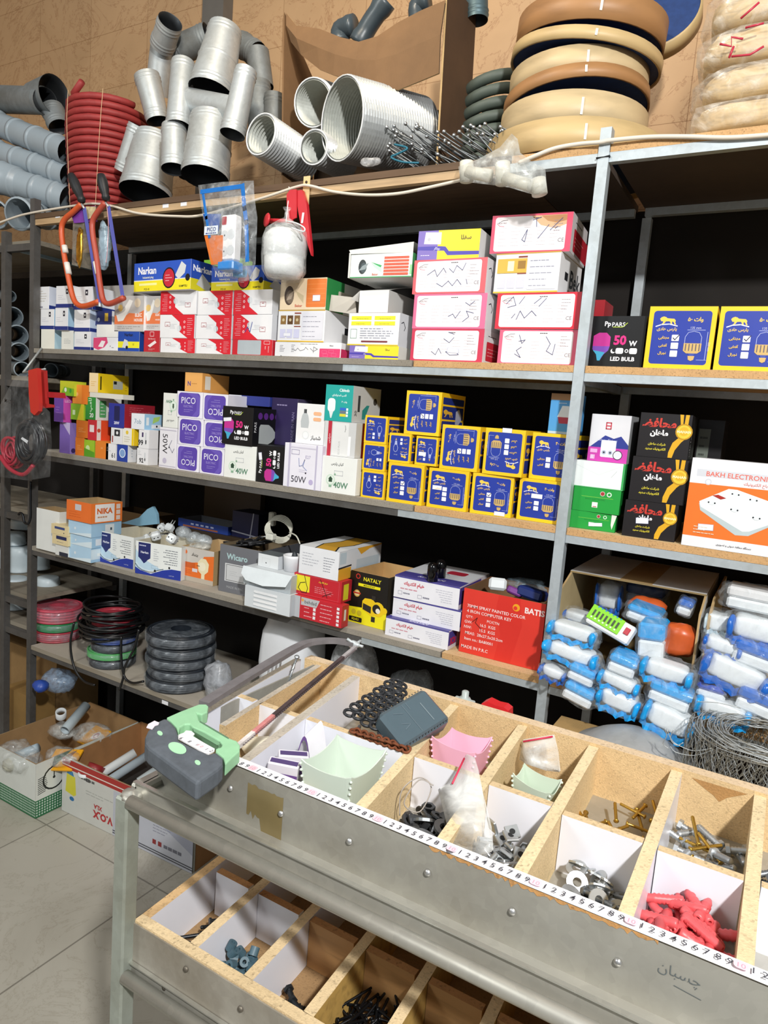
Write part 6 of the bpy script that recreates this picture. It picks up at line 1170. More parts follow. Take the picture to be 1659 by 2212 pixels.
C4('big red open carton with white lettering beside the silver post', (997, 1268, 1172, 1408), F=lambda F: F.r(0, 0, 1, 1, 'D8382C').p([(.45,0),(.5,.4),(.42,.8),(.44,1),(.7,1),(.75,.6),(.65,0)], 'D23026').t('BATIS', .88, .85, .09, 'F0E0DE', bold=.03, wmax=.3).e(.66, .86, .055, 'E8A020').e(.65, .85, .03, 'D8382C')
  .t('70MM SPRAY PAINTED COLOR', .42, .74, .05, 'F0DCDA', bold=.01, wmax=.72).t('4 IRON COMPUTER KEY', .34, .66, .05, 'F0DCDA', bold=.01, wmax=.56).t('QTY:', .1, .57, .045, 'F0DCDA', bold=.01).t('PC/CTN', .4, .56, .04, 'F0DCDA', bold=.01).t('GW:', .09, .49, .045, 'F0DCDA', bold=.01).t('16.5  KGS', .34, .48, .045, 'F0DCDA', bold=.01).t('NW:', .09, .41, .045, 'F0DCDA', bold=.01).t('15.5  KGS', .34, .4, .045, 'F0DCDA', bold=.01).t('MEAS:  28x27.5x20.2cm', .3, .32, .045, 'F0DCDA', bold=.01, wmax=.5).t('Item no.: BA80001', .24, .23, .045, 'F0DCDA', bold=.01, wmax=.4).t('MADE IN P.R.C', .2, .1, .05, 'F0DCDA', bold=.01, wmax=.34).l([(.14,.5),(.2,.58),(.18,.5),(.26,.42)], .01, '5A1A18'),
  R=col('B02A20'), d=.2, inner='7A5A3A', body='D8382C', yaw=0)
# contents of the open cartons
WPL = P('DDE2E4', .32, 0, .04)
def gadget(name, label, cat, group, p, size, m, M=None, kind='box', extra=None):
    b = B(); R = M or Matrix()
    MM = Matrix.Translation(p) @ R
    if kind == 'box': b.box(tuple(-s/2 for s in size), tuple(s/2 for s in size), m, bev=min(size)*.2)
    else: b.lathe([(0, -size[2]/2), (size[0]*.3, -size[2]/2), (size[0]*.5, -size[2]*.2), (size[0]*.5, size[2]*.2), (size[0]*.2, size[2]/2), (0, size[2]/2)], m, 16)
    if extra: extra(b, size)
    return b.obj(name, M=MM, world=False, label=label, cat=cat, group=group)
def pins(b, s):
    for k in (-1, 1): b.tube([(k*s[0]*.2, -s[1]/2, 0), (k*s[0]*.2, -s[1]/2-.0004, 0)], .0028, '20242A', 8); b.tube([(k*s[0]*.18, s[1]/2, 0), (k*s[0]*.18, s[1]/2+.02, 0)], .002, GAL, 6)
GPp = 'white plugs and adaptors heaped in the white and blue cartons'
def rot(a, b_, c): return Matrix.Rotation(radians(a), 4, 'Z') @ Matrix.Rotation(radians(b_), 4, 'X') @ Matrix.Rotation(radians(c), 4, 'Y')
for i, (x, y, yy, s, r, lab) in enumerate([(372, 1164, 1.80, .034, (20, -20, 25), 'white cube plug with two dark holes at the right end of the heap'), (337, 1158, 1.83, .032, (50, 15, -20), 'white plug in the middle of the heap in the right carton'), (316, 1163, 1.84, .026, (10, 30, 60), 'small white plug at the left of the right carton'), (366, 1140, 1.90, .03, (0, 50, 10), 'white plug standing up at the back of the heap'), (350, 1140, 1.90, .028, (30, 20, 50), 'white plug half hidden behind the cube plug')]):
    gadget('wall_plug', lab, 'plug', GPp, pp(x, y, yy), (s*1.1, s, s), WPL, rot(*r), extra=pins)
for i, (x, y, yy, lab) in enumerate([(396, 1150, 1.92, 'clear plastic bulb shell at the back of the right white carton'), (420, 1162, 1.92, 'clear plastic bulb shell behind the orange carton'), (440, 1168, 1.90, 'clear plastic bulb shell above the orange carton top')]):
    b = B(); b.blob(pp(x, y, yy), (.07, .055, .05), film('DCE4E8', .5, .1), 16, 10, .08, 4, i); b.obj('bulb_shell', label=lab, cat='bulb shell', group='clear plastic shells behind the cartons')
b = B(); b.blob(pp(432, 1180, 1.86), (.10, .06, .03), film('E4E0D4', .5, .2), 16, 8, .25, 6, 3); b.obj('plastic_bag', label='crumpled clear bag filling the orange and grey carton', cat='bag')
b = B(); R = random.Random(5)
for k in range(7):
    c_ = pp(500+9*k, 1182-2*k, 1.86); path = [c_+Vector((R.uniform(-.04, .04), R.uniform(-.05, .06), R.uniform(-.012, .014))) for _ in range(7)]; b.tube(smoothpath(path, 5), .004, BLK, 6)
b.obj('cord_bundle', label='tangle of black cords in the grey carton', cat='cord')
root = empty('extension_cord', tuple(pp(600, 1165, 1.87)), label='white cord wound up with its white plug on the grey carton', cat='cord')
b = B(); c_ = pp(600, 1148, 1.90)
for k in range(5): b.tube([c_+Vector(((.05-.002*k)*cos(t)*1.0+.012*sin(t), .02*sin(t)+.004*k, (.03)*sin(t)+.02*cos(t)*-1+.004*k)) for t in [j*pi/10 for j in range(20)]], .0026, 'CFCEC0', 6, True)
b.tube(smoothpath([pp(625, 1150, 1.88), pp(640, 1158, 1.86), pp(648, 1175, 1.85)]), .0026, 'CFCEC0', 6); b.obj('cord_loops', root)
b = B(); c_ = pp(586, 1160, 1.85); b.box(tuple(c_-Vector((.016, .015, .010))), tuple(c_+Vector((.016, .012, .012))), P('D8D8CC', .35), bev=.004)
for k in (-.008, .008): b.tube([c_+Vector((-.016, k, 0)), c_+Vector((-.036, k, -.004))], .002, GAL, 6)
b.obj('plug', root)
b = B(); c_ = pp(588, 1118, 1.94); b.box(tuple(c_-Vector((.012, .01, .03))), tuple(c_+Vector((.012, .012, .02))), P('BEBDB0', .35), bev=.004); b.obj('socket_end', root)
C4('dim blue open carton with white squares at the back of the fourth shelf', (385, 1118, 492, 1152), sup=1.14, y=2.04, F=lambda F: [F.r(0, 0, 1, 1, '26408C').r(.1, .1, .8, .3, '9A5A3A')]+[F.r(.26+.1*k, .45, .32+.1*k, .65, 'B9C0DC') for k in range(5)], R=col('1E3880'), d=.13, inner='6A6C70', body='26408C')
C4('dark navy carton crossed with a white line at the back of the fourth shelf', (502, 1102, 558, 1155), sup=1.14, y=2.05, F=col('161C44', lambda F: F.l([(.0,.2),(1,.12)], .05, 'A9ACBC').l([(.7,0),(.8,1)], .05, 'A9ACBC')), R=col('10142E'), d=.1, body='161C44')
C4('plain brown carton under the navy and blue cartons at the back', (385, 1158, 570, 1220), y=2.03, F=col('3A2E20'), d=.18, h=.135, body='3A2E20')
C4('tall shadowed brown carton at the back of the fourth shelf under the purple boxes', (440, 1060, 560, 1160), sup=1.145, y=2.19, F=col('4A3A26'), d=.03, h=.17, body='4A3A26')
p_ = pp(1075, 1262, 1.86); gadget('timer_plug', 'white rounded plug unit rising from the red open carton', 'plug', None, p_, (.05, .05, .035), WPL, rot(20, -15, 0))
gadget('purple_packet', 'small purple packet next to the white plug unit in the red carton', 'packet', None, pp(1112, 1278, 1.88), (.045, .03, .02), P('7A3A8A', .4), rot(10, -20, 15))
gadget('blue_packet', 'dark blue packet at the right in the red open carton', 'packet', None, pp(1150, 1282, 1.90), (.075, .07, .03), P('1E2E6A', .4), rot(0, -10, 8))
b = B(); b.blob(pp(1135, 1262, 2.0), (.14, .1, .03), film('9FB6C4', .4, .2), 14, 8, .2, 5, 4); b.obj('plastic_bag', label='clear bag lying over the packets in the red open carton', cat='bag')
# ======== right bay, fourth level: cartons spilling socket packs ========
CBX = card('C2B087'); CIN = card('8F7A52'); WCB = P('DADADA', .6, 0, .04)
fy = 1.772; xL = pp(1206, 1300, fy).x; xR = pp(1499, 1400, fy).x; zt = pp(1255, 1240, 1.86).z; zb = T4+.001
ca = empty('carton', ((xL+xR)/2, 1.97, zb), label='open front cardboard carton with a white top right of the silver post', cat='box')
def wl(name, fn, **k): b = B(); fn(b); return b.obj(name, ca, **k)
def wallp(b, x, t, m, m2, yt=1.86):
    V = [(x, fy, zb), (x, 2.2, zb), (x, 2.2, zt), (x, yt, zt), (x, fy+.005, zt-.03)]; b.add(V+[(q[0]+t, q[1], q[2]) for q in V], [(4, 3, 2, 1, 0)], m); b.add([(q[0]+t, q[1], q[2]) for q in V], [(0, 1, 2, 3, 4)], m2); n = 5
    b.add(V+[(q[0]+t, q[1], q[2]) for q in V], [(i, (i+1) % n, (i+1) % n+n, i+n) for i in range(n)], CBE)
wl('side_panel', lambda b: wallp(b, xL, .005, CBX, card('B8A478')))
wl('side_panel', lambda b: wallp(b, xR, .005, card('B8A478'), WCB))
wl('back_panel', lambda b: b.box((xL+.006, 2.195, zb), (xR-.001, 2.2, zt-.006), CIN))
wl('bottom_panel', lambda b: b.box((xL+.006, fy+.01, zb), (xR-.001, 2.194, zb+.004), CIN))
def lid(b):
    b.box((xL, 1.86, zt+.0005), (xR+.005, 2.2, zt+.005), CIN, mt=WCB); b.box((xL+.13, 1.859, zt+.0051), (xL+.21, 2.19, zt+.0055), P('C0A070', .4))
wl('top_panel', lid, label='white top panel with brown tape')
xL2 = xR+.02; ca2 = empty('carton', (xL2+.2, 1.97, zb), label='second open cardboard carton of blue packs at the right edge', cat='box'); ca_ = ca; ca = ca2
wl('side_panel', lambda b: wallp(b, xL2, .006, CBX, card('B8A478')))
wl('back_panel', lambda b: b.box((xL2+.007, 2.19, zb), (xL2+.42, 2.195, zt-.02), CIN))
wl('bottom_panel', lambda b: b.box((xL2+.007, fy+.01, zb), (xL2+.42, 2.189, zb+.004), CIN))
BLU1 = P('1A9BE0', .3, 0, .08, 30); BLU2 = P('1F62BE', .3, 0, .1, 30); FB = film('E2ECF2', .15, .1, 'crumpled_clear_bag', 26)
GS = 'bagged socket strips spilling out of the open front cartons'
def pack(label, x0, y0, x1, y1, yy, blue=BLU1, style='block', tilt=0, group=GS):
    c_ = pp((x0+x1)/2, (y0+y1)/2, yy); s_ = mpp(c_); w = (x1-x0)*s_; h = (y1-y0)*s_
    root = empty('socket_pack', None, M=Matrix.Translation(c_) @ Matrix.Rotation(radians(tilt), 4, 'Y'), label=label, cat='packet', group=group)
    def ch(name, fn, **k): b = B(); fn(b); return b.obj(name, root, world=False, **k)
    if style == 'block':
        ch('socket_strip', lambda b: b.box((-w*.42, -.02, -h*.45), (w*.42, .06, -.02*h), WPL, bev=.005))
        ch('blue_band', lambda b: b.box((-w*.44, -.022, 0), (w*.44, .062, h*.42), blue, bev=.006), label='blue upper half')
    elif style == 'soft':
        ch('socket_strip', lambda b: b.blob((0, .01, .04*h), (w*.78, .06, h*.66), WPL, 20, 14, .05, 4, x0, pw=.4))
        def rib(b):
            n = 14; P_ = [Vector(((w*.46)*(2*k/n-1), -.024+.01*cos(k*1.3), -h*.30-h*.10*sin(pi*k/n)+.004*sin(k*2.1))) for k in range(n+1)]
            for p, q in zip(P_, P_[1:]): t = h*.13; b.add([p+Vector((0, 0, -t)), q+Vector((0, 0, -t)), q+Vector((0, .004, t)), p+Vector((0, .004, t))], [(0, 1, 2, 3)], blue)
            for sx in (-1, 1): b.blob((sx*w*.42, -.012, .02*h), (w*.13, .05, h*.6), blue, 10, 8, .2, 8, x0+sx, pw=.7)
        ch('blue_border', rib, label='blue printed border')
    ch('plastic_bag', lambda b: b.blob((0, .005, 0), (w*1.08, .08, h*1.06), FB, 22, 14, .12, 6, x0*.7, pw=.5))
    return root
pack('soft blue bordered pack at the upper left of the first open carton', 1183, 1343, 1292, 1386, 1.74, BLU1, 'soft', 5)
pack('soft blue bordered pack second down at the left, overlapping the silver post', 1172, 1388, 1296, 1432, 1.72, BLU1, 'soft', 7)
pack('bright blue and white block pack third down at the left', 1226, 1434, 1292, 1476, 1.70, BLU1, 'block', 12)
pack('small clear pack sticking out left across the silver post', 1165, 1436, 1228, 1468, 1.71, BLU2, 'soft', 8)
pack('bright blue and white block pack at the lower left corner', 1215, 1474, 1290, 1520, 1.69, BLU1, 'block', 14)
pack('bright blue and white block pack in the middle under the lime strip', 1314, 1410, 1380, 1458, 1.71, BLU1, 'block', 10)
pack('white soft pack in the middle, second row from the bottom', 1292, 1452, 1384, 1492, 1.70, BLU1, 'soft', 10)
pack('white soft pack in the middle of the bottom row', 1290, 1488, 1384, 1540, 1.69, BLU1, 'soft', 8)
pack('rolled white pack with blue stripe on the right above the bright blue block', 1384, 1424, 1496, 1478, 1.71, BLU1, 'soft', 6)
pack('bright blue and white block pack at the right of the lower rows', 1400, 1474, 1498, 1526, 1.70, BLU1, 'block', 9)
pack('white soft pack lowest of all, hanging below the shelf rail', 1388, 1520, 1500, 1590, 1.68, BLU1, 'soft', 14)
pack('white socket pack standing upright with a blue top beside the orange one', 1378, 1336, 1440, 1424, 1.76, BLU1, 'block', -4)
pack('dim clear pack at the back left inside the first open carton', 1288, 1248, 1346, 1330, 1.98, BLU2, 'soft', 0)
pack('dim dark blue pack at the back inside the first open carton', 1350, 1258, 1440, 1310, 2.02, P('12306A', .4), 'block', 0)
pack('clear pack lying in the left corner of the first open carton', 1212, 1318, 1290, 1348, 1.84, BLU2, 'soft', 4)
pack('bright blue pack in front of the orange bag at the back', 1352, 1308, 1432, 1346, 1.84, BLU1, 'block', 10)
pack('small blue pack against the right wall of the first open carton', 1464, 1290, 1498, 1330, 1.86, BLU2, 'block', 10)
b = B(); ORN = P('C85A2A', .35, 0, .15, 25); b.blob(pp(1398, 1308, 1.92), (.10, .06, .05), ORN, 16, 10, .12, 5, 3); b.obj('orange_pack', label='orange pack lying at the back behind the bright blue pack', cat='packet')
b = B(); b.blob(pp(1466, 1382, 1.80), (.075, .06, .085), ORN, 16, 12, .10, 5, 8, pw=.7); b.obj('orange_pack', label='orange pack standing right of the upright white socket pack', cat='packet')
# lime and white power strip lying on the packs
a_ = pp(1262, 1340, 1.76); c_ = pp(1350, 1392, 1.72); up = pp(1286, 1306, 1.78)
X_ = (c_-a_).normalized(); Y_ = (up-a_); Y_ = (Y_-X_*Y_.dot(X_)).normalized(); Z_ = X_.cross(Y_); L_ = (c_-a_).length; H_ = (up-a_).length
M = Matrix((X_, Y_, Z_)).transposed().to_4x4(); M.translation = a_
root = empty('power_strip', None, M=M, label='lime green and white power strip lying across the packs of the first open carton', cat='power strip')
b = B(); b.box((0, 0, -.022), (L_, H_, 0), P('E6E8E8', .3), bev=.004); so_ = b.obj('body', root, world=False)
b = B(); b.box((-.001, H_*.2, .0003), (L_*.76, H_*1.01, .003), P('86D420', .3), bev=.001); fF = Face(b, Matrix.Translation((0, H_*.2, .003)), L_*.76, H_*.81)
for k in range(7): fF.r(.1+.125*k, .3, .16+.125*k, .72, '3A4A30').r(.1+.125*k, .15, .15+.125*k, .24, 'E8F0E0').e(.16+.12*k, .96, .05, '2A8AD0')
b.obj('lime_panel', root, world=False, label='lime green outlet panel')
b = B(); b.box((L_*.84, H_*.42, .0003), (L_*.95, H_*.78, .004), P('B8283A', .3), bev=.001); b.obj('switch', so_, world=False, label='red rocker switch')
G8 = 'blue packs in the second open carton'
pack('white pack topping the second open carton at the right edge', 1568, 1268, 1690, 1322, 1.80, P('D8D8D8', .4), 'block', 2, G8)
pack('clear crumpled pack at the left of the second open carton', 1524, 1318, 1580, 1372, 1.80, P('B9CCD4', .4), 'soft', 0, G8)
pack('blue bordered clear pack under the white top one, right edge', 1574, 1326, 1690, 1396, 1.77, BLU2, 'soft', 4, G8)
pack('deep blue pack against the cardboard edge of the second open carton', 1520, 1372, 1602, 1416, 1.76, BLU2, 'soft', 8, G8)
pack('long blue and white slab pack at the right edge', 1582, 1388, 1700, 1446, 1.75, BLU2, 'block', 10, G8)
pack('white pack with corded ends, middle of the second open carton', 1516, 1420, 1660, 1492, 1.73, BLU2, 'soft', 14, G8)
pack('dark blue pack low at the left of the second open carton', 1504, 1472, 1572, 1508, 1.73, P('1A3FA8', .3), 'block', 4, G8)
pack('cyan blue pack lowest in the second open carton', 1504, 1506, 1620, 1560, 1.71, BLU1, 'soft', 8, G8)
pack('blue pack at the bottom right corner of the second open carton', 1590, 1490, 1700, 1548, 1.72, BLU2, 'block', 12, G8)
# ======== fifth level: cable coils ========
T5 = TOP[5]
CR = P('B03A48', .35, 0, .1, 40); CG = P('1E8A4C', .35, 0, .1, 40); CK = P('20242A', .35, 0, .3, 50); CB2 = P('2A4A9A', .35, 0, .1, 40); CLG = P('52B060', .35, 0, .1, 40)
FC = film('C8D2DC', .15, .15, 'cloudy_wrap', 18)
GCo = 'plastic wrapped cable coils on the fifth shelf'
def coil(label, cx_, cy_, z, r, h, m, wrap=True):
    root = empty('cable_coil', (cx_, cy_, z), label=label, cat='cable coil', group=GCo)
    b = B(); n = 5
    for k in range(n):
        for q in range(2): b.tube([(cx_+(r-.006-.012*q)*cos(t), cy_+(r-.006-.012*q)*sin(t), z+h*(k+.5)/n) for t in [j*pi/16 for j in range(32)]], h/n*.52, m, 6, True)
    b.lathe([(r*.4, h*.9), (r-.01, h*.93)], m, 28, Matrix.Translation((cx_, cy_, z))); b.lathe([(r*.4, .0), (r*.4, h*.9)], m, 28, Matrix.Translation((cx_, cy_, z))); b.obj('winding', root)
    if wrap:
        b = B(); b.lathe([(r*.3, h*1.0), (r*.8, h*1.03), (r*1.02, h*.8), (r*1.04, h*.5), (r*1.02, h*.1), (r*.9, 0)], FC, 30, Matrix.Translation((cx_, cy_, z)), wob=.012); b.obj('plastic_wrap', root)
    return z+h
c_ = pp(131, 1400, 1.9); cx1 = c_.x; z = T5+.001; s_ = mpp(c_)
z = coil('red cable coil at the bottom of the left stack', cx1+.005, 1.88, z, .093, .044, CR)
z = coil('green cable coil in the middle of the left stack', cx1, 1.885, z+.001, .095, .036, CG)
z = coil('cloudy pink wrapped red coil topping the left stack', cx1-.01, 1.89, z+.001, .105, .062, P('C04A5C', .4, 0, .1))
c_ = pp(252, 1440, 1.86); cx2 = c_.x; z = T5+.001
z = coil('dark wrapped coil at the bottom under the light green one', cx2, 1.84, z, .092, .036, CK)
z = coil('light green cable coil under the big black one', cx2-.006, 1.84, z+.001, .098, .026, CLG)
z = coil('dark coil between the light green and the blue ones', cx2, 1.845, z+.001, .09, .034, CK)
z = coil('blue cable coil just under the loose black one', cx2, 1.845, z+.001, .09, .036, CB2)
z = coil('red cable coil inside the loose black cable', cx2-.01, 1.85, z+.001, .085, .07, CR, False)
def loose(b):
    R = random.Random(4)
    for k in range(16):
        rr_ = .118+R.uniform(-.022, .012); zz_ = z-.085+.0075*k; ph = R.random()*6; dx_, dy_ = R.uniform(-.012, .012), R.uniform(-.012, .012)
        b.tube([(cx2-.02+dx_+rr_*cos(t), 1.85+dy_+rr_*sin(t), zz_+.012*sin(t+ph)) for t in [j*pi/18 for j in range(36)]], .0048, P('141517', .35, 0, .2), 7, True)
    for pts in ([(160, 1345), (152, 1390), (160, 1440), (180, 1470), (205, 1480)], [(262, 1375), (262, 1420), (268, 1460), (285, 1475), (310, 1472)], [(300, 1360), (290, 1400), (270, 1440), (266, 1465), (258, 1490)]):
        b.tube(smoothpath([pp(x, y, 1.735) for x, y in pts]), .0046, P('141517', .35, 0, .2), 7)
b = B(); loose(b); b.obj('cable_coil', label='loose black cable coil thrown over the red, blue and green coils', cat='cable coil', group='loose black cable')
c_ = pp(385, 1500, 1.86); cx3 = c_.x; z = T5+.001
for i, (dx_, hh) in enumerate([(-.005, .045), (.006, .04), (-.004, .04), (.0, .04), (-.008, .045)]):
    z = coil('grey black wrapped coil, %s in the tall dark stack' % ['lowest', 'second', 'third', 'fourth', 'topmost'][i], cx3+dx_, 1.87, z+.001, .128-.002*(i % 2), hh, P('20262E', .4, 0, .3, 40))
b = B(); p_ = pp(465, 1500, 1.83); b.blob((p_.x, 1.84, T5+.075), (.12, .09, .15), film('B9BEC6', .62, .3), 18, 12, .15, 4, 6); b.obj('plastic_bag', label='crumpled grey plastic bag right of the tall dark coil stack', cat='bag')
p_ = pp(620, 1440, 1.9); b = B(); b.blob((p_.x, 1.93, T5+.19), (.22, .17, .37), P('DDE0E4', .35, 0, .06), 24, 16, .05, 3, 7, pw=.6); b.obj('plastic_sack', label='large white plastic sack behind the left end of the display counter', cat='sack')
p_ = pp(745, 1440, 1.9); b = B(); b.blob((p_.x+.01, 1.94, T5+.17), (.16, .16, .32), film('BFC3C6', .6, .2), 20, 14, .06, 3, 2, pw=.7); b.obj('plastic_sack', label='translucent grey sack right of the large white sack', cat='sack')
p_ = pp(880, 1470, 1.95); b = B(); b.blob((p_.x, 1.98, T5+.13), (.2, .16, .26), film('8A9094', .5, .3), 20, 12, .1, 3, 5); b.obj('plastic_sack', label='dim grey sack in the shade behind the black rubber chain', cat='sack')
# ================= cartons on the floor =================
CI2 = 'A8855A'
def opencar(label, x0, x1, y0, y1, h, front, inner='A8855A', yaw=0, body='D8D8D0', right=None, top=None):
    M = Matrix.Translation((x0, y0, .0012)) @ Matrix.Rotation(radians(yaw), 4, 'Z'); w = x1-x0; d = y1-y0; k = .004
    ro = empty('carton', None, M=M, label=label, cat='box')
    def ch(name, fn, **kk): b = B(); fn(b); return b.obj(name, ro, world=False, **kk)
    im = card(inner); ed = P('9A7A50', .9)
    def fr(b):
        n = 10
        for i in range(n):
            xa, xb = w*i/n, w*(i+1)/n; g = lambda t: -.012*sin(pi*t)*(1 if top else 0); ya, yb = g(i/n), g((i+1)/n)
            b.quad((xa, 0, 0), (xb, 0, 0), (xb, yb, h), (xa, ya, h), P(body)); b.quad((xa, k, 0), (xb, k, 0), (xb, yb+k, h), (xa, ya+k, h), im); b.quad((xa, ya, h), (xb, yb, h), (xb, yb+k, h), (xa, ya+k, h), ed)
        F = Face(b, Matrix(((1,0,0,0),(0,0,-1,-.0125 if top else 0),(0,1,0,0),(0,0,0,1))), w, h); front(F)
    ch('front_panel', fr)
    ch('left_panel', lambda b: (b.box((0, k+.0005, 0), (k, d, h*1.0), im, mt=ed), b.quad((-.0004, 0, 0), (-.0004, d, 0), (-.0004, d, h), (-.0004, 0, h), P(body))))
    def rt(b):
        b.box((w-k, k+.0005, 0), (w, d, h), im, mt=ed)
        if right: right(Face(b, Matrix(((0,0,1,w),(1,0,0,0),(0,1,0,0),(0,0,0,1))), d, h))
    ch('right_panel', rt)
    ch('back_panel', lambda b: b.box((k+.0005, d-k, 0), (w-k-.0005, d, h*1.0), im, mt=ed))
    ch('bottom_panel', lambda b: b.box((k+.0005, k+.0005, 0), (w-k-.0005, d-k-.0005, k), im))
    return ro
def f_gw(F):
    F.r(0, 0, 1, 1, 'D6DAD4').r(0, 0, 1, .32, '1E6A40')
    M = F._m()
    for i in range(44):
        for j in range(6): x = (i+.3)/44*F.w; y = (.03+.048*j)*F.h; F.b.poly([(x, y), (x+F.w/80, y), (x+F.w/80, y+F.h*.028), (x, y+F.h*.028)], P('C4D4C8', .5), M)
def r_gw(F):
    f_gw(F); F.p([(.16,1),(.34,1),(.2,.7),(.1,.5)], '1E5A38').e(.16, .63, .22, '1A1E1C').e(.16, .63, .19, 'DADED8').l([(.16,.63),(.16,.75)], .02, '1A1E1C').e(.16, .63, .025, '1A1E1C').r(.145, .85, .175, .92, '1A1E1C')
    for k in range(9): F.l([(.02-.0*k,.42+.035*k),(.10-.004*abs(k-4),.44+.035*k)], .012, '1A1E1C')
opencar('open green and white carton with a stopwatch print on the floor at the left', -2.662, -2.335, 1.552, 2.04, .225, f_gw, right=r_gw)
def f_rv(F):
    F.r(0, 0, 1, 1, 'C9CAC4').r(0, .82, .62, 1, 'A8302C').r(0, .88, .62, .9, 'E0D8D0').p([(.03,.4),(.04,.75),(.11,.72),(.12,.4),(.1,.36)], 'D0C83A').p([(.04,.74),(.1,.72),(.09,.8),(.05,.82)], '3A7AA8').e(.085, .3, .06, '2A6AA0', .04)
    F.t('V.O.X', .34, .22, .15, 'B02A30', rot=180, bold=.05, wmax=.16).t('XLA', .3, .36, .08, 'B02A30', rot=180, bold=.04).fine(.2, .5, .42, .6, 2, 'A9AAA4', 2).r(.2, .74, .23, .8, '2A2A2A').fine(.16, .74, .34, .8, 1, '5A5A5A', 4, .7)
    F.r(.42, 0, 1, .8, 'B9BCC6').p([(.6,.8),(1,.8),(1,.3)], '9EA2B2').p([(.46,.5),(.49,.66),(.52,.5)], 'C02A30').r(.42, .08, 1, .10, '4A4C54').r(.42, .04, 1, .06, '4A4C54').r(.45, .2, .56, .27, '3A3C44').t('XXL', .52, .235, .05, 'D8DAE0', bold=.03).r(.72, .2, .745, .28, '8A2A2C').r(.76, .2, .785, .28, '8A2A2C').fine(.8, .2, .95, .27, 1, '6A6C78', 5, .8).fine(.72, .4, .86, .6, 4, '8A8C9A', 6)
opencar('open white carton with a red rim band on the floor behind the counter leg', -2.312, -1.622, 1.662, 2.05, .225, f_rv, inner='AE7E50', yaw=2.2, top=True)
b = B(); b.box((-2.95, 1.80, .001), (-2.78, 1.94, .30), card('94733F')); b.box((-2.93, 1.7995, .05), (-2.905, 1.7999, .28), P('D8A820', .5)); b.obj('carton', label='small upright brown carton with a yellow stripe between the left posts', cat='box')
b = B(); b.box((-3.3, 1.96, .001), (-2.80, 2.19, .42), card('9A7A4E')); b.obj('carton', label='larger brown carton behind the yellow striped one at the lower left', cat='box')
# contents
def cyl(name, label, a, c, r, m, cat, group=None, hollow=True):
    a, c = Vector(a), Vector(c); M, L = along(a, c); b = B(); b.lathe([(r, 0), (r, L), (r*.82, L), (r*.82, 0), (r, 0)] if hollow else [(0, 0), (r, 0), (r, L), (0, L)], m, 18, M); return b.obj(name, label=label, cat=cat, group=group)
FBB = film('D8DCDA', .34, .12, 'crackled_clear_bag', 20); YEL = P('E8A418', .35, 0, .08, 20)
def zf(px, py, z): return atz(px, py, z)
for i, (q, sz, lab) in enumerate([((135, 1640, .20), (.15, .10, .05), 'clear bag with a yellow card lying at the front right of the green carton'), ((200, 1590, .21), (.16, .12, .06), 'clear bag with a yellow card at the back of the green carton'), ((40, 1640, .19), (.20, .13, .09), 'clear bag of tap parts spilling over the front of the green carton')]):
    p_ = zf(*q); root = empty('tap_bag', tuple(p_), label=lab, cat='bag', group='clear bags in the green and white carton')
    if i < 2:
        b = B(); b.box((-.06, -.05, -.004), (.06, .05, .004), YEL, Matrix.Translation(p_+Vector((.01, 0, .0))) @ rot(25-30*i, 25, -8), bev=.001); b.obj('card', root, label='yellow card')
        b = B(); F = Face(b, Matrix.Translation(p_+Vector((.01, 0, .0))) @ rot(25-30*i, 25, -8) @ Matrix.Translation((-.06, -.05, .004)), .12, .1, base=.0006); F.e(.6, .55, .22, 'E6DCD8').e(.6, .55, .15, 'B82A3A').e(.6, .55, .08, 'E6DCD8'); b.obj('emblem', root, label='round white and red emblem')
    else:
        b = B(); b.tube([p_+Vector((-.03, 0, 0)), p_+Vector((.05, .05, .045))], .018, P('A9BAC4', .35), 14); b.blob(p_+Vector((-.02, -.02, -.02)), (.06, .06, .05), P('B9B8A8', .4), 10, 8, .1); b.obj('tap_part', root, label='grey plastic tap part')
    b = B(); b.blob(p_+Vector((0, 0, .012)), sz, FBB, 20, 12, .14, 4, i+11, pw=.75); b.obj('plastic_bag', root)
a = zf(140, 1578, .25); c = zf(186, 1524, .30); cyl('sink_trap', 'grey white plastic waste trap tube lying in the green carton', a, c, .021, P('B9C6CC', .35), 'pipe')
a = zf(132, 1548, .25); cyl('trap_nut', 'white ribbed plastic nut beside the grey trap tube', a, a+Vector((.012, -.01, .03)), .022, WPL, 'pipe nut')
b = B(); b.blob(zf(135, 1578, .22), (.14, .10, .06), FBB, 18, 10, .15, 4, 21); b.obj('plastic_bag', label='clear bag around the trap tube in the green carton', cat='bag')
GPp2 = 'plastic parts in the white red rimmed carton'
for i, (q0, q1, r, m, lab) in enumerate([((205, 1680, .17), (292, 1625, .24), .017, 'D6DADA', 'long white pipe slanting in the red rimmed carton'), ((222, 1695, .15), (318, 1632, .22), .017, 'A4B0B8', 'grey pipe lying next to the long white one in the carton'), ((300, 1690, .14), (345, 1660, .18), .019, 'B9C2C4', 'short clear grey pipe at the right end of the carton')]):
    cyl('plastic_pipe', lab, zf(*q0), zf(*q1), r, P(m, .35), 'pipe', GPp2)
a = zf(188, 1672, .18); cyl('plastic_ring', 'white plastic ring at the left inside the red rimmed carton', a, a+Vector((.0, 0, .012)), .033, WPL, 'ring', GPp2)
a = zf(206, 1662, .20); cyl('plastic_ring', 'dark red plastic ring behind the white ring', a, a+Vector((.0, .01, .014)), .034, P('8E2A2C', .4), 'ring', GPp2)
b = B(); b.box((-2.25, 1.71, .006), (-1.7, 2.03, .09), P('2E2C2A', .8, 0, .4, 40)); b.obj('scrap_parts', label='dark jumble of small parts filling the bottom of the red rimmed carton', cat='scrap', kind='stuff')
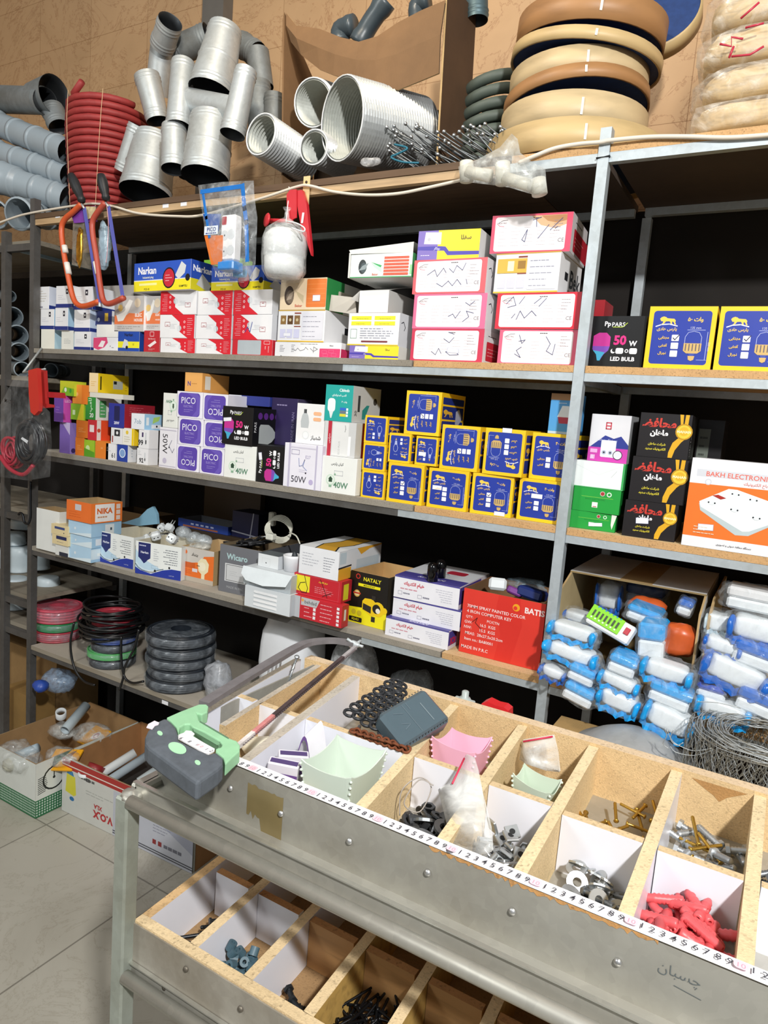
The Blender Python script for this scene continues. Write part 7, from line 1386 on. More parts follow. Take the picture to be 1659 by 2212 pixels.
b = B(); b.blob(zf(128, 1470, .42), (.16, .12, .1), film('9FB6D0', .5, .2), 16, 10, .15, 4, 31); b.blob(zf(88, 1482, .42), (.07, .06, .05), P('2A4AA0', .4), 12, 8, .1); b.obj('plastic_bag', label='bluish clear bag on the cartons beside the dark left post', cat='bag')
# ================= bag and hook hanging at the left post =================
root = empty('hanging_hook', tuple(pp(70, 1135, 1.735)), label='long black steel hook rod hanging along the dark left post', cat='hook')
b = B(); HK = P('26282B', .35, .6, .1); b.tube(smoothpath([pp(66, 1040, 1.735), pp(66, 1090, 1.735), pp(66, 1115, 1.735), pp(61, 1131, 1.73), pp(53, 1128, 1.73), pp(49, 1112, 1.73), pp(43, 1108, 1.73), pp(40, 1112, 1.73)]), .0048, HK, 8); b.obj('rod', root)
b = B(); b.tube([pp(50, 805, 1.66), pp(90, 752, 1.745)], .0042, GAL, 8); b.tube([pp(50, 805, 1.66), pp(98, 797, 1.60)], .003, GAL, 8); b.obj('wire_hook', label='bare steel hook rod above the hanging cable bag', cat='hook')
root = empty('cable_bag', tuple(pp(50, 1036, 1.62)), label='glossy clear bag with black and red cables hanging at the left edge', cat='bag')
def ringc(b, c, r, n, th, m, seed):
    R = random.Random(seed)
    for k in range(n):
        rr_ = r*R.uniform(.5, 1); o_ = Vector((R.uniform(-.006, .006), R.uniform(-.015, .015), R.uniform(-.006, .006))); b.tube([c+o_+Vector((rr_*cos(t), .004*sin(2*t+k), rr_*1.12*sin(t))) for t in [j*pi/14 for j in range(28)]], th, m, 6, True)
b = B(); c_ = pp(66, 955, 1.615); ringc(b, c_, .074, 34, .0062, P('121318', .35, 0, .1), 3); b.obj('black_cable', root, label='black cable coil')
b = B(); c_ = pp(28, 975, 1.64); ringc(b, c_, .055, 8, .005, P('A8283C', .35, 0, .1), 5); b.tube(smoothpath([pp(0, 985, 1.62), pp(20, 1012, 1.61), pp(50, 1025, 1.61), pp(72, 1005, 1.61)]), .008, P('A8283C', .35), 8); b.obj('red_cable', root, label='dark red cable')
FM = film('D6DADC', .06, .06, 'glossy_clear_bag', 14)
so_ = bagsurf([(44, 806), (62, 812), (84, 868), (108, 890), (112, 960), (108, 1030), (60, 1038), (0, 1030), (-30, 1000), (-30, 930), (8, 860), (28, 820)], FM, 1.60, .08); so_ = so_.obj('plastic_bag', root)
b = B(); F = Face(b, Matrix.Translation(pp(6, 872, 1.585)) @ Matrix.Rotation(.12, 4, 'Y') @ Matrix(((1,0,0,0),(0,0,-1,0),(0,1,0,0),(0,0,0,1))), .09, .03); F.t('MATIC', .45, .5, .5, '16181C', bold=.02); b.obj('lettering', so_, label='black lettering on the bag')
b = B(); b.add([pp(45, 948, 1.60), pp(58, 958, 1.60), pp(61, 952, 1.60), pp(48, 944, 1.60)], [(0, 1, 2, 3)], P('D8DCE0')); b.obj('price_sticker', so_)
RT = P('C03028', .35, 0, .06)
root = empty('sealant_handle', tuple(pp(78, 895, 1.58)), label='red plastic clamp tool hung over the glossy cable bag', cat='tool')
def slab(b, pts, y0, y1, m):
    f = [pp(x, yy, y0) for x, yy in pts]; n = len(f); g = [Vector((v.x, y1, v.z)) for v in f]; b.add(f+g, [tuple(range(n)), tuple(range(2*n-1, n-1, -1))]+[(i, n+i, n+(i+1) % n, (i+1) % n) for i in range(n)], m)
b = B(); slab(b, [(61, 800), (80, 795), (84, 870), (83, 888), (74, 897), (66, 890), (62, 850)], 1.57, 1.585, RT); b.obj('grip', root)
b = B(); slab(b, [(80, 795), (94, 800), (98, 872), (110, 874), (110, 880), (84, 882)], 1.60, 1.615, P('B02A28', .4)); slab(b, [(97, 846), (130, 848), (132, 860), (98, 858)], 1.61, 1.63, P('A8252A', .4)); b.obj('jaw', root)
# ================= on and in the counter trays =================
def heap(proto, n, x0, x1, y0, y1, z0, z1, seed, rmax=180, flat=False, sc=(1, 1)):
    R = random.Random(seed); g = proto.get('group'); out = []
    for i in range(n):
        x = R.uniform(x0, x1); y = R.uniform(y0, y1); t = i/n; z = z0+(z1-z0)*t
        a_ = R.uniform(0, 2*pi)
        if flat: x -= sin(a_)*flat; y += cos(a_)*flat; x = min(max(x, x0-.008), x1+.008); y = min(max(y, y0), y1+.01)
        M = Matrix.Translation((x, y, z)) @ Matrix.Rotation(a_, 4, 'Z') @ Matrix.Rotation(radians((90+R.uniform(-22, 22)) if flat else R.uniform(-rmax, rmax)), 4, 'X') @ Matrix.Rotation(radians(R.uniform(-15, 15) if flat else R.uniform(-35, 35)), 4, 'Y') @ Matrix.Scale(R.uniform(*sc), 4)
        if i == 0: proto.matrix_basis = M
        else: out.append(copy(proto, M))
    return out
ZNC = galv('C4C9CC', .28, .08, .85); DNC = galv('63666A', .35, .3, .85); BRS = P('C8A048', .3, .85, .15); NCK = galv('8F9498', .3, .15, .9)
def ring(b, r, ri, h, m, n=16): b.lathe([(ri, 0), (r, 0), (r, h), (ri, h), (ri, 0)], m, n, smooth=False)
def hexn(b, r, h, ri, m):
    vs = []; 
    for z in (0, h):
        for k in range(6): vs.append((r*cos(k*pi/3), r*sin(k*pi/3), z))
        for k in range(6): vs.append((ri*cos(k*pi/3), ri*sin(k*pi/3), z))
    f = []
    for k in range(6):
        j = (k+1) % 6; f += [(k, j, 12+j, 12+k), (12+k, 12+j, 18+j, 18+k), (6+j, 6+k, 18+k, 18+j), (j, k, 6+k, 6+j)]
    b.add(vs, f, m)
def bolt(b, L, r, m, hr=None, hexh=True, thread=True):
    hr = hr or r*1.8
    if hexh: b.lathe([(0, 0), (hr, 0), (hr, r*1.2), (0, r*1.2)], m, 6, smooth=False)
    else: b.lathe([(0, 0), (hr*.6, .0), (hr, r*.6), (r, r*1.3)], m, 12)
    pr = [(r, r*1.2)]; k = max(4, int(L/(r*.5)))
    for i in range(k): z = r*1.2+(L-r*1.2)*(i+.5)/k; pr.append((r*(1.12 if i % 2 else .88), z))
    pr += [(r*.8, L), (0, L)]; b.lathe(pr, m, 10)
def mk(fn, name, label, cat, group): b = B(); fn(b); return b.obj(name, M=Matrix(), world=False, label=label, cat=cat, group=group)
fill = lambda x0, x1, y0, y1, z, m, lab: None
SC0 = ZC-.075
# nuts and washers, dark
heap(mk(lambda b: ring(b, .0115, .006, .0025, DNC), 'washer', 'dark washer in the pile left of the limp zip bag', 'washer', 'dark washers left of the zip bag'), 60, -.385, -.315, .735, .845, SC0-.02, ZC-.046, 1, 70)
heap(mk(lambda b: hexn(b, .010, .008, .0055, DNC), 'hex_nut', 'dark nut in the pile left of the limp zip bag', 'nut', 'dark nuts left of the zip bag'), 60, -.39, -.31, .73, .85, SC0-.02, ZC-.047, 2)
heap(mk(lambda b: bolt(b, .04, .003, DNC), 'screw', 'dark screw in the pile left of the limp zip bag', 'screw', 'dark screws left of the zip bag'), 14, -.385, -.315, .74, .84, SC0-.02, ZC-.05, 3, flat=.012)
heap(mk(lambda b: (ring(b, .016, .008, .004, NCK, 20)), 'large_washer', 'big grey washer on top of the dark nuts', 'washer', 'big grey washers on the dark nuts'), 4, -.365, -.315, .75, .83, ZC-.05, ZC-.038, 14, 40)
b = B(); b.tube(smoothpath([(-.395, .80, ZC-.05), (-.40, .81, ZC-.02), (-.385, .83, ZC-.004), (-.365, .83, ZC-.012), (-.37, .81, ZC-.04), (-.39, .80, ZC-.03), (-.38, .82, ZC-.002), (-.36, .825, ZC-.005)]), .0009, 'A09890', 5); b.obj('wire_loop', label='thin bent wire loop in the dark nuts', cat='wire')
# shiny square plates and bolts
heap(mk(lambda b: (b.box((-.009, -.009, 0), (.009, .009, .004), ZNC, bev=.0008), b.poly([(.004*cos(k*pi/6), .004*sin(k*pi/6)) for k in range(12)], P('1A1C1E'), Matrix.Translation((0, 0, .0042)))), 'square_nut', 'shiny square nut in the pile right of the zip bag', 'nut', 'shiny square nuts'), 80, -.28, -.215, .735, .85, SC0-.02, ZC-.040, 5, 80)
heap(mk(lambda b: bolt(b, .035, .0032, ZNC), 'bolt', 'shiny bolt in the pile right of the zip bag', 'bolt', 'shiny bolts among the square nuts'), 12, -.275, -.22, .75, .84, SC0, ZC-.044, 6, 60, flat=.012)
# washers and small bolts
heap(mk(lambda b: ring(b, .013, .0055, .0022, ZNC, 18), 'washer', 'bright washer at the foot of the large white divider', 'washer', 'bright washers'), 60, -.165, -.10, .74, .85, SC0-.02, ZC-.05, 7, 50)
heap(mk(lambda b: bolt(b, .045, .0035, NCK), 'bolt', 'grey bolt among the bright washers', 'bolt', 'grey bolts among the washers'), 14, -.17, -.10, .74, .845, SC0-.02, ZC-.05, 8, 90, flat=.012)
# red wall plugs
RPL = P('D4565A', .42, 0, .06)
def wplug(b):
    pr = [(.0022, 0), (.0048, 0), (.0052, .002)]
    for k in range(6): pr += [(.0056, .006+.0045*k), (.0046, .0085+.0045*k)]
    pr += [(.0046, .036), (.003, .042), (.0015, .042), (.0022, .03), (.0022, 0)]; b.lathe(pr, RPL, 12)
    for s in (-1, 1): b.box((s*.005-.0008, -.0005, .008), (s*.005+.0014*s, .0005, .018), RPL)
heap(mk(wplug, 'wall_plug', 'ribbed red plastic wall plug in the front tray', 'wall plug', 'red plastic wall plugs'), 90, -.056, .002, .735, .845, SC0-.02, ZC-.034, 9, 85, sc=(1.05, 1.25), flat=.014)
# screws in the back row
heap(mk(lambda b: bolt(b, .04, .0022, BRS, hexh=False), 'screw', 'brass coloured screw in the back compartment left of the wide divider', 'screw', 'brass screws'), 34, -.185, -.10, .90, 1.06, ZC-.07, ZC-.058, 10, 90, flat=.012)
heap(mk(lambda b: bolt(b, .04, .0045, ZNC), 'bolt', 'shiny hex bolt in the back compartment with the scarred board', 'bolt', 'shiny hex bolts'), 26, -.06, .015, .89, 1.05, ZC-.075, ZC-.055, 11, 95, flat=.012)
heap(mk(lambda b: bolt(b, .05, .0024, BRS, hexh=False), 'screw', 'thin brass screw lying among the hex bolts', 'screw', 'brass screws among the hex bolts'), 5, -.04, .01, .92, 1.02, ZC-.06, ZC-.056, 12, 90, flat=.012)
heap(mk(lambda b: bolt(b, .04, .004, NCK), 'bolt', 'grey bolt in the compartment at the right edge', 'bolt', 'grey bolts at the right edge'), 10, .045, .12, .88, 1.04, ZC-.07, ZC-.05, 13, 95, flat=.012)
heap(mk(lambda b: bolt(b, .035, .003, NCK), 'screw', 'grey screw under the rubber ring mat', 'screw', 'grey screws under the ring mat'), 12, -.60, -.54, .90, .98, ZC-.06, ZC-.04, 15, 90, flat=.012)
# plastic bins
def bin_(label, corners, dep, m, z=ZC, group=None, M0=None):
    P0 = [atz(x, y, z) for x, y in corners]; c = sum(P0, Vector())/4; b = B(); n = 10; rim = []; 
    for i in range(4):
        a, e = P0[i], P0[(i+1) % 4]
        for k in range(n):
            t = k/n; sagz = -.005*sin(pi*t) if i in (0, 2) else -.009*sin(pi*t); p = a.lerp(e, t); p.z = z+sagz+(.002 if k == 0 else 0); rim.append(p)
    N = len(rim); low = [Vector((c.x+(p.x-c.x)*.80, c.y+(p.y-c.y)*.80, z-dep)) for p in rim]
    inn = [Vector((c.x+(p.x-c.x)*.965, c.y+(p.y-c.y)*.965, p.z)) for p in rim]; il = [Vector((c.x+(p.x-c.x)*.77, c.y+(p.y-c.y)*.77, z-dep+.002)) for p in rim]
    vs = rim+low+inn+il; f = [(i, (i+1) % N, N+(i+1) % N, N+i) for i in range(N)]+[(2*N+(i+1) % N, 2*N+i, 3*N+i, 3*N+(i+1) % N) for i in range(N)]+[(i, 2*N+i, 2*N+(i+1) % N, (i+1) % N) for i in range(N)]+[tuple(range(N, 2*N)), tuple(reversed(range(3*N, 4*N)))]
    b.add(vs, f, m)
    for i in range(4):   # corner rib notches
        for k in range(7):
            t = .06+.13*k; p = P0[i].lerp(Vector((c.x+(P0[i].x-c.x)*.8, c.y+(P0[i].y-c.y)*.8, z-dep)), t); d_ = (p-c); d_.z = 0; d_.normalize(); b.blob(p+d_*.0005, (.0045, .0045, .004), m, 8, 5, 0)
    return b.obj('storage_bin', label=label, cat='bin', group=group)
bin_('large pale green plastic bin standing in the front left of the upper tray', [(649, 1642), (759, 1684), (836, 1622), (728, 1588)], .075, P('CCD8CB', .3, 0, .03), ZC+.004)
bin_('pink plastic bin in the back row of the upper tray', [(932, 1592), (1027, 1629), (1064, 1594), (976, 1573)], .07, P('F0B4C8', .3, 0, .03), ZC+.004)
bin_('small pale green bin tilted in the compartment right of the pink one', [(1107, 1672), (1188, 1716), (1214, 1686), (1132, 1650)], .055, P('C9D6C4', .3, 0, .03), ZC-.012)
# dark grey bin lying on its side on the chain mat
q = [pp(817, 1541, .885), pp(875, 1613, .875), pp(960, 1516, .97), pp(893, 1461, .98)]
X_ = (q[1]-q[0]).normalized(); Y_ = q[3]-q[0]; Y_ = (Y_-X_*Y_.dot(X_)).normalized(); Z_ = X_.cross(Y_)
if Z_.y > 0: Z_ = -Z_
M = Matrix((X_, Y_, X_.cross(Y_))).transposed().to_4x4(); M.translation = q[0]; sgn = -1
w_ = (q[1]-q[0]).length*1.02; h_ = (q[3]-q[0]).length*1.0
DG = P('4C5C64', .35, 0, .08); root = empty('storage_bin', None, M=M, label='dark blue grey plastic bin lying upturned on the black ring mat', cat='bin')
b = B(); b.box((0, 0, -.035), (w_, h_, 0), DG, bev=.006); so_ = b.obj('shell', root, world=False)
b = B(); F = Face(b, Matrix(), w_, h_, base=.0006); DG2 = P('36424A', .4); F.l([(.12,.42),(.88,.42)], .012, '5C6A72').l([(.12,.5),(.3,.5)], .012, '5C6A72').l([(.3,.72),(.8,.72)], .02, '6C7A80').l([(.5,.2),(.6,.34),(.66,.2)], .01, '5C6A72').l([(.2,.2),(.3,.34)], .01, '5C6A72')
for k in range(14): F.e(.02, .05+.065*k, .012, '303A40').e(.98, .05+.065*k, .012, '303A40')
b.obj('base_ribs', so_, world=False)
# black rubber ring mat and rusty chain
RUB = P('24272B', .45, 0, .15); b = B()
def rg(b, p, r, th, m, ax):
    a_, c_ = ax; b.tube([p+a_*(r*cos(t))+c_*(r*sin(t)) for t in [k*pi/7 for k in range(14)]], th, m, 6, True)
A0 = pp(755, 1540, .90); A1 = pp(852, 1474, 1.03); A2 = pp(868, 1606, .90)
e1 = (A1-A0); e2 = (A2-A0); u_ = e1.normalized(); v_ = (e2-u_*e2.dot(u_)).normalized()
for i in range(9):
    for j in range(7):
        if j/6*.92 > 1-.09*i+.12: continue
        p = A0+e1*(i/8)+e2*(j/6)*(1-.07*i); p.z += .003*((i+j) % 2); rg(b, p, .0085, .0026, RUB, (u_, v_))
b.obj('ring_mat', label='black rubber mat of linked rings hanging in the upper tray', cat='mat')
b = B(); RST = P('7A4428', .8, .3, .3, 60)
for i in range(16):
    p = pp(765+7.5*i, 1572+3.6*i, .878); p.z = ZC+.004; rg(b, p, .006, .002, RST, (Vector((1, 0, 0)), Vector((0, cos(i*1.5), sin(i*1.5)))))
b.obj('chain', label='rusty chain lying along the cross divider under the ring mat', cat='chain')
# small packages
root_lab = ['white and purple packet standing in the front left compartment', 'second white and purple packet leaning beside the first']
for i, (x, y, yy, an) in enumerate([(610, 1650, .79, 25), (628, 1632, .81, 40)]):
    p_ = atz(x, y, ZC-.012); M = Matrix.Translation((p_.x, p_.y, ZC-.05)) @ rot(an, 8, 5); root = empty('screw_packet', None, M=M, label=root_lab[i], cat='packet', group='white and purple packets')
    b = B(); b.box((-.022, -.008, 0), (.022, .008, .045), 'DAD6DE', bev=.001); F = Face(b, Matrix(((1,0,0,-.022),(0,0,-1,-.008),(0,1,0,0),(0,0,0,1))), .044, .045); F.r(0, .35, 1, .7, '6A4A8A').fine(.1, .4, .9, .62, 2, 'E0D8EA', 2); F = Face(b, Matrix(((1,0,0,-.022),(0,1,0,-.008),(0,0,1,.045),(0,0,0,1))), .044, .016); F.r(.05, .2, .95, .8, '4A3A6A'); b.obj('box', root, world=False)
b = B(); p_ = atz(640, 1600, ZC-.002); b.sheet(lambda s, t: Vector((p_.x+.03*s, p_.y+.04*t, ZC-.04+.05*sin(pi*s)+.01*t)), 10, 4, P('E4E2E8', .5)); b.sheet(lambda s, t: Vector((p_.x+.03*s, p_.y-.0006, ZC-.04+.05*sin(pi*s)-.006*t)), 10, 1, P('6A4A8A', .5)); b.obj('paper_sleeve', label='curved white paper sleeve with a purple edge beside the packets', cat='paper')
b = B(); p_ = atz(590, 1580, ZC-.05); b.blob((p_.x+.02, .83, ZC-.05), (.06, .05, .03), P('D8D2BE', .5), 12, 8, .2, 8, 4); b.obj('paper_scrap', label='crumpled cream scrap behind the white and purple packets', cat='paper')
b = B(); b.box((-.555, .722, Z0+.001), (-.51, .76, ZC-.045), wood('D0AE78')); b.obj('wood_block', label='small wooden block in front of the large pale green bin', cat='wood block')
# thin rods and drill bit in the back left compartment
pr_ = None
for i, (x, dx_) in enumerate([(582, 0), (588, 4), (594, 8), (600, 12)]):
    a = pp(x-8-i, 1500, 1.0); c = pp(x+dx_*.6, 1425, 1.06); a.z = Z0+.003; b = B(); b.tube([a, c], .0018, ZNC, 6); b.obj('metal_rod', label='thin bright metal rod leaning in the back left compartment', cat='metal rod', group='thin rods in the back left compartment')
b = B(); a = pp(620, 1482, 1.0); c = pp(643, 1415, 1.03); M, L = along(a, c)
b.tube([a, c], .0022, ZNC, 8); b.tube([M @ Vector((.0022*cos(t*1.4), .0022*sin(t*1.4), L*t/20)) for t in range(18)], .0011, NCK, 5); b.lathe([(.005, L-.006), (.005, L-.002), (.002, L)], ZNC, 10, M); b.obj('drill_bit', label='long drill bit leaning against the back board', cat='drill bit')
# zip bags
FZ = film('E4E5E2', .5, .3, 'milky_zip_bag', 9)
def zbag(label, pts, y, zipl):
    root = empty('zip_bag', tuple(pp(*pts[0])), label=label, cat='zip bag', group='small zip bags in the upper tray')
    f = [pp(x, yy, dd) for x, yy, dd in pts]; c = sum(f, Vector())/len(f)+Vector((0, -.012, .004)); n = len(f); b = B()
    g = [v+Vector((0, .006, 0)) for v in f]; b.add(f+g+[c], [(i, 2*n, (i+1) % n) for i in range(n)]+[tuple(reversed(range(n, 2*n)))]+[(i, (i+1) % n, n+(i+1) % n, n+i) for i in range(n)], FZ, smooth=True); b.obj('bag', root)
    b = B(); b.tube([pp(*zipl[0]), pp(*zipl[1])], .0014, 'C8284A', 6); b.obj('zip_line', root, label='red zip line'); return root
zbag('limp zip bag with red line draped over dividers before the pink bin', [(1005, 1632, .88), (1022, 1640, .86), (1030, 1668, .83), (1040, 1720, .80), (1058, 1790, .77), (1062, 1840, .735), (1030, 1850, .73), (975, 1822, .73), (965, 1780, .755), (950, 1720, .79), (946, 1706, .80), (972, 1692, .83)], .8, [(1003, 1638, .868), (977, 1693, .822)])
zbag('zip bag standing in the back compartment behind the small tilted bin', [(1128, 1600, 1.04), (1195, 1590, 1.055), (1204, 1625, 1.05), (1208, 1668, 1.03), (1180, 1665, 1.0), (1135, 1650, 1.0), (1122, 1640, 1.01)], 1.03, [(1130, 1602, 1.035), (1194, 1591, 1.05)])
# ---- lower tray contents
ZB = ZL-.045
for k, (x0, x1) in enumerate([(-.43, -.36), (-.325, -.255), (-.225, -.155), (-.12, -.05)]):
    heap(mk(lambda b: bolt(b, .05, .0018, P('17181B', .35, .5, .1), hr=.004, hexh=False), 'nail_screw', ['black screw in the fourth compartment of the lower tray', 'black screw in the fifth compartment of the lower tray', 'black screw in the sixth compartment of the lower tray', 'black screw in the seventh compartment of the lower tray'][k], 'screw', 'black screws, lower tray compartment %s' % 'abcd'[k]), 70 if k < 2 else 30, x0, x1, .69, .79, ZB-.03, ZB, 20+k, 90, flat=.015)
heap(mk(lambda b: ring(b, .007, .003, .012, P('46606C', .5)), 'plastic_spacer', 'small blue grey spacer in the second compartment of the lower tray', 'spacer', 'blue grey spacers'), 40, -.625, -.572, .69, .75, ZB-.03, ZB+.004, 30)
heap(mk(lambda b: bolt(b, .045, .004, P('2E3236', .35, .5, .1)), 'bolt', 'dark bolt in the third compartment of the lower tray', 'bolt', 'dark bolts in the lower tray'), 4, -.515, -.485, .70, .74, ZB-.012, ZB-.005, 31, 60, flat=.012)
heap(mk(lambda b: bolt(b, .05, .0028, P('26282B', .35, .5, .1)), 'screw', 'dark screw in the first compartment of the lower tray', 'screw', 'dark screws in the first lower compartment'), 9, -.71, -.668, .69, .79, ZB-.02, ZB, 32, 90, flat=.012)
# ================= big bow saw lying on the tray =================
KS = .085; SA = ZC+.012
def sp(px, py, off=0.):
    d = ray(px, py); a0 = SA+off; t = (a0-.7*KS-H)/(d.z-KS*d.y); return EYE+d*t
def plate(b, pts, o0, o1, m, ins=0):
    top = [sp(x, y, o1) for x, y in pts]; bot = [p-Vector((0, 0, o1-o0)) for p in top]; n = len(pts)
    # signed area to orient
    ar = sum(top[i].x*top[(i+1) % n].y-top[(i+1) % n].x*top[i].y for i in range(n))
    if ar < 0: top.reverse(); bot.reverse()
    b.add(top+bot, [tuple(range(n)), tuple(range(2*n-1, n-1, -1))]+[(i, n+i, n+(i+1) % n, (i+1) % n) for i in range(n)], m)
sr = empty('bow_saw', tuple(sp(420, 1600)), label='dusty bow saw with green and dark grey grip lying across the upper tray', cat='saw')
GRP = P('565C63', .75, 0, .25, 50); GRN2 = P('93C49A', .55, 0, .08, 40); BAR = P('7B7779', .6, .3, .2, 40)
def c1(u, v): return (300+u*.15672, 1440+v*.15672)
grip = [c1(*q) for q in [(370,700),(230,765),(120,880),(85,960),(85,1050),(130,1110),(400,1310),(700,1530),(780,1585),(830,1590),(880,1550),(1100,1400),(1160,1335),(1160,1250),(1060,1165),(960,1200),(740,1100),(540,1000),(545,930),(510,830),(440,755)]]
b = B(); plate(b, grip, -.006, .020, GRP); g = b.obj('grip', sr, label='worn dark grey rubber grip')
md = g.modifiers.new('bevel', 'BEVEL'); md.width = .004; md.segments = 2; md.angle_limit = radians(50)
green = [c1(*q) for q in [(380,700),(560,620),(830,515),(930,515),(960,545),(945,620),(870,660),(800,640),(830,740),(1020,850),(1250,985),(1290,1000),(1350,1020),(1395,1080),(1390,1160),(1300,1240),(1190,1345),(1160,1250),(1060,1165),(1060,1130),(1130,1110),(1150,1070),(1110,1020),(900,900),(740,830),(700,790),(640,790),(570,830),(545,930),(510,830),(440,755)]]
b = B(); plate(b, green, -.002, .016, GRN2); g = b.obj('green_frame', sr, label='light green plastic frame')
md = g.modifiers.new('bevel', 'BEVEL'); md.width = .0018; md.segments = 2; md.angle_limit = radians(50)
b = B(); plate(b, [c1(*q) for q in [(740,840),(900,915),(1090,1030),(1120,1065),(1080,1080),(900,975),(760,890)]], .0162, .0166, P('6F9A76', .6)); plate(b, [c1(*q) for q in [(840,745),(1030,855),(1240,980),(1235,995),(1020,870),(835,760)]], .0162, .0166, P('5A7A60', .6)); b.obj('groove', sr, label='dark slots in the green frame')
b = B()
for (u, v, ra, rb) in ((530, 1120, 125, 75), (290, 915, 38, 30), (810, 1320, 40, 32)): plate(b, [c1(u+ra*cos(t*pi/10), v+rb*sin(t*pi/10)+.25*ra*cos(t*pi/10)) for t in range(20)], .0203, .0208, P('A4D4AC', .6, 0, .1))
b.obj('worn_patch', sr, label='green patches showing through the grip')
bowp = [(440, 1521), (478, 1497), (536, 1461), (604, 1420), (637, 1401), (662, 1390), (690, 1385), (722, 1384), (745, 1387), (766, 1391)]
P_ = smoothpath([sp(x, y, .008) for x, y in bowp], 4); b = B(); V = []; F_ = []
for i, p in enumerate(P_):
    t = (P_[min(i+1, len(P_)-1)]-P_[max(i-1, 0)]).normalized(); s_ = t.cross(Vector((0, 0, 1))).normalized(); ww = .0095-.002*(i/len(P_)); V += [p-s_*ww+Vector((0, 0, -.004)), p+s_*ww+Vector((0, 0, -.004)), p+s_*ww+Vector((0, 0, .004)), p-s_*ww+Vector((0, 0, .004))]
for i in range(len(P_)-1):
    for k in range(4): F_.append((4*i+k, 4*i+(k+1) % 4, 4*i+4+(k+1) % 4, 4*i+4+k))
F_ += [(3, 2, 1, 0), tuple(4*(len(P_)-1)+k for k in range(4))]; b.add(V, F_, BAR); b.obj('bow_bar', sr, label='bent grey steel bar')
b = B(); a, c = sp(514, 1612, .006), sp(768, 1398, .006); d = (c-a).normalized(); s_ = d.cross(Vector((0, 0, 1))).normalized()
for t0, t1, m in ((0, .10, P('D8D0CC', .6, 0, .3, 60)), (.10, .24, P('C8807E', .7, 0, .3, 60)), (.24, .86, P('4A3B3C', .75, .2, .4, 60)), (.86, 1, P('B9B4B6', .5, .4, .2, 60))):
    p0, p1 = a.lerp(c, t0), a.lerp(c, t1); b.tube([p0, p1], .0046, m, 4, sq=True)
for k in range(70): p = a.lerp(c, .02+k*.0138); b.add([p+s_*.0035-d*.002, p+s_*.0035+d*.002, p+s_*.008], [(0, 1, 2)], P('6A6062', .6, .3))
b.obj('blade', sr, label='dirty saw blade with reddish paint')
b = B(); p = sp(767, 1392, .008); b.blob(p, (.022, .018, .018), galv('C4CCD0', .4, .2, .5), 12, 9, .35, 9, 3)
for k in range(5): t = k*1.26; b.tube([p, p+Vector((.018*cos(t), .012*sin(t), .01*sin(t*2)))], .003, galv('C4CCD0', .4, .2, .5), 6)
b.obj('tension_screw', sr, label='whitened wing screw at the blade end')
# torn pieces of tape
b = B(); V = [sp(*c1(*q), .0125) for q in [(520,980),(620,1035),(760,1110),(900,1190),(960,1205),(1040,1165),(1045,1130),(900,1050),(740,955),(770,925),(720,885),(650,880),(620,910),(540,940)]]; b.add(V, [tuple(range(len(V)))], P('E6E4E6', .5))
b.add([v-Vector((0, 0, .0012)) for v in V], [tuple(reversed(range(len(V))))], P('E6E4E6', .5))
def tx3(b, s, u, v, hh, m):
    p0 = sp(*c1(u, v), .0130); e = (sp(*c1(u+100, v+58), .0130)-p0).normalized(); n = Vector((0, 0, 1)); f = n.cross(e); M = Matrix((e, f, n)).transposed().to_4x4(); M.translation = p0
    vs, fs, w, h = glyphs(s, .0); k = hh/h; b.add([(x*k, y*k, 0) for x, y in vs], fs, m, M)
for s, u, v, m in (('6', 585, 985, '3A3A40'), ('8', 700, 1030, '3A3A40'), ('9', 800, 1075, 'A9A0A4'), ('1 0', 850, 1090, 'E0A0AC'), ('1', 935, 1135, '6A6A70'), ('2', 1000, 1160, '6A6A70')): tx3(b, s, u, v, .0058, P(m, .5))
b.obj('tape_piece', label='torn piece of centimetre tape showing inside the saw handle opening', cat='ruler tape')
b = B(); V = [sp(*c1(*q), .022) for q in [(105,835),(130,790),(215,745),(280,770),(270,795),(225,810),(185,860)]]; b.add(V+[v-Vector((0, 0, .0012)) for v in V], [tuple(range(7)), tuple(reversed(range(7, 14)))]+[(i, i+7, (i+1) % 7+7, (i+1) % 7) for i in range(7)], P('E2D4DE', .5)); b.obj('sticker_scrap', label='small pinkish sticker scrap on the outer end of the saw grip', cat='sticker')
# pen scribble and dot on the panel / tape
F = Face((bb := B()), Matrix.Translation(tuple(pp(1392, 2100, .6957))) @ Matrix(((1,0,0,0),(0,0,-1,0),(0,1,0,0),(0,0,0,1))), .062, .024)
F.t('چسبان', .5, .5, .6, P('5E6668', .5), bold=-.01, wmax=.9).l([(.45,.0),(.85,-.12)], .03, P('5E6668', .5)); bb.obj('pen_writing', ut, label='faint handwritten word')
b = B(); p_ = atz(972, 1838, ZC+.0006); b.lathe([(0, .0004), (.0045, .0003), (.0045, 0)], P('5A585C', .6), 14, Matrix.Translation(p_)); b.obj('rivet_head', ut, label='dark nail head through the tape')
# ================= behind the counter =================
zc = 1.65-.728; b = B(); b.box((-.42, 1.47, .001), (-.105, 1.742, zc-.001), card('A98A58')); b.obj('carton', label='brown carton standing behind the counter under the metal dish', cat='box')
c_ = pp(1375, 1590, 1.64)
b = B(); prf = [(.130, 0), (.134, .003), (.132, .007), (.118, .010), (.096, .030), (.062, .048), (.024, .058), (0, .059)]
b.lathe(prf, galv('B4B6B6', .35, .15, .4), 44, TR(c_.x, 1.61, zc+.006, 0, radians(2), 0)); b.lathe([(.130, 0), (.114, .006), (.09, .026), (0, .056)], galv('8A8C8C', .4, .2, .7), 40, TR(c_.x, 1.61, zc+.006, 0, radians(2), 0)); b.obj('metal_dish', label='shallow round aluminium dish behind the counter back board', cat='dish')
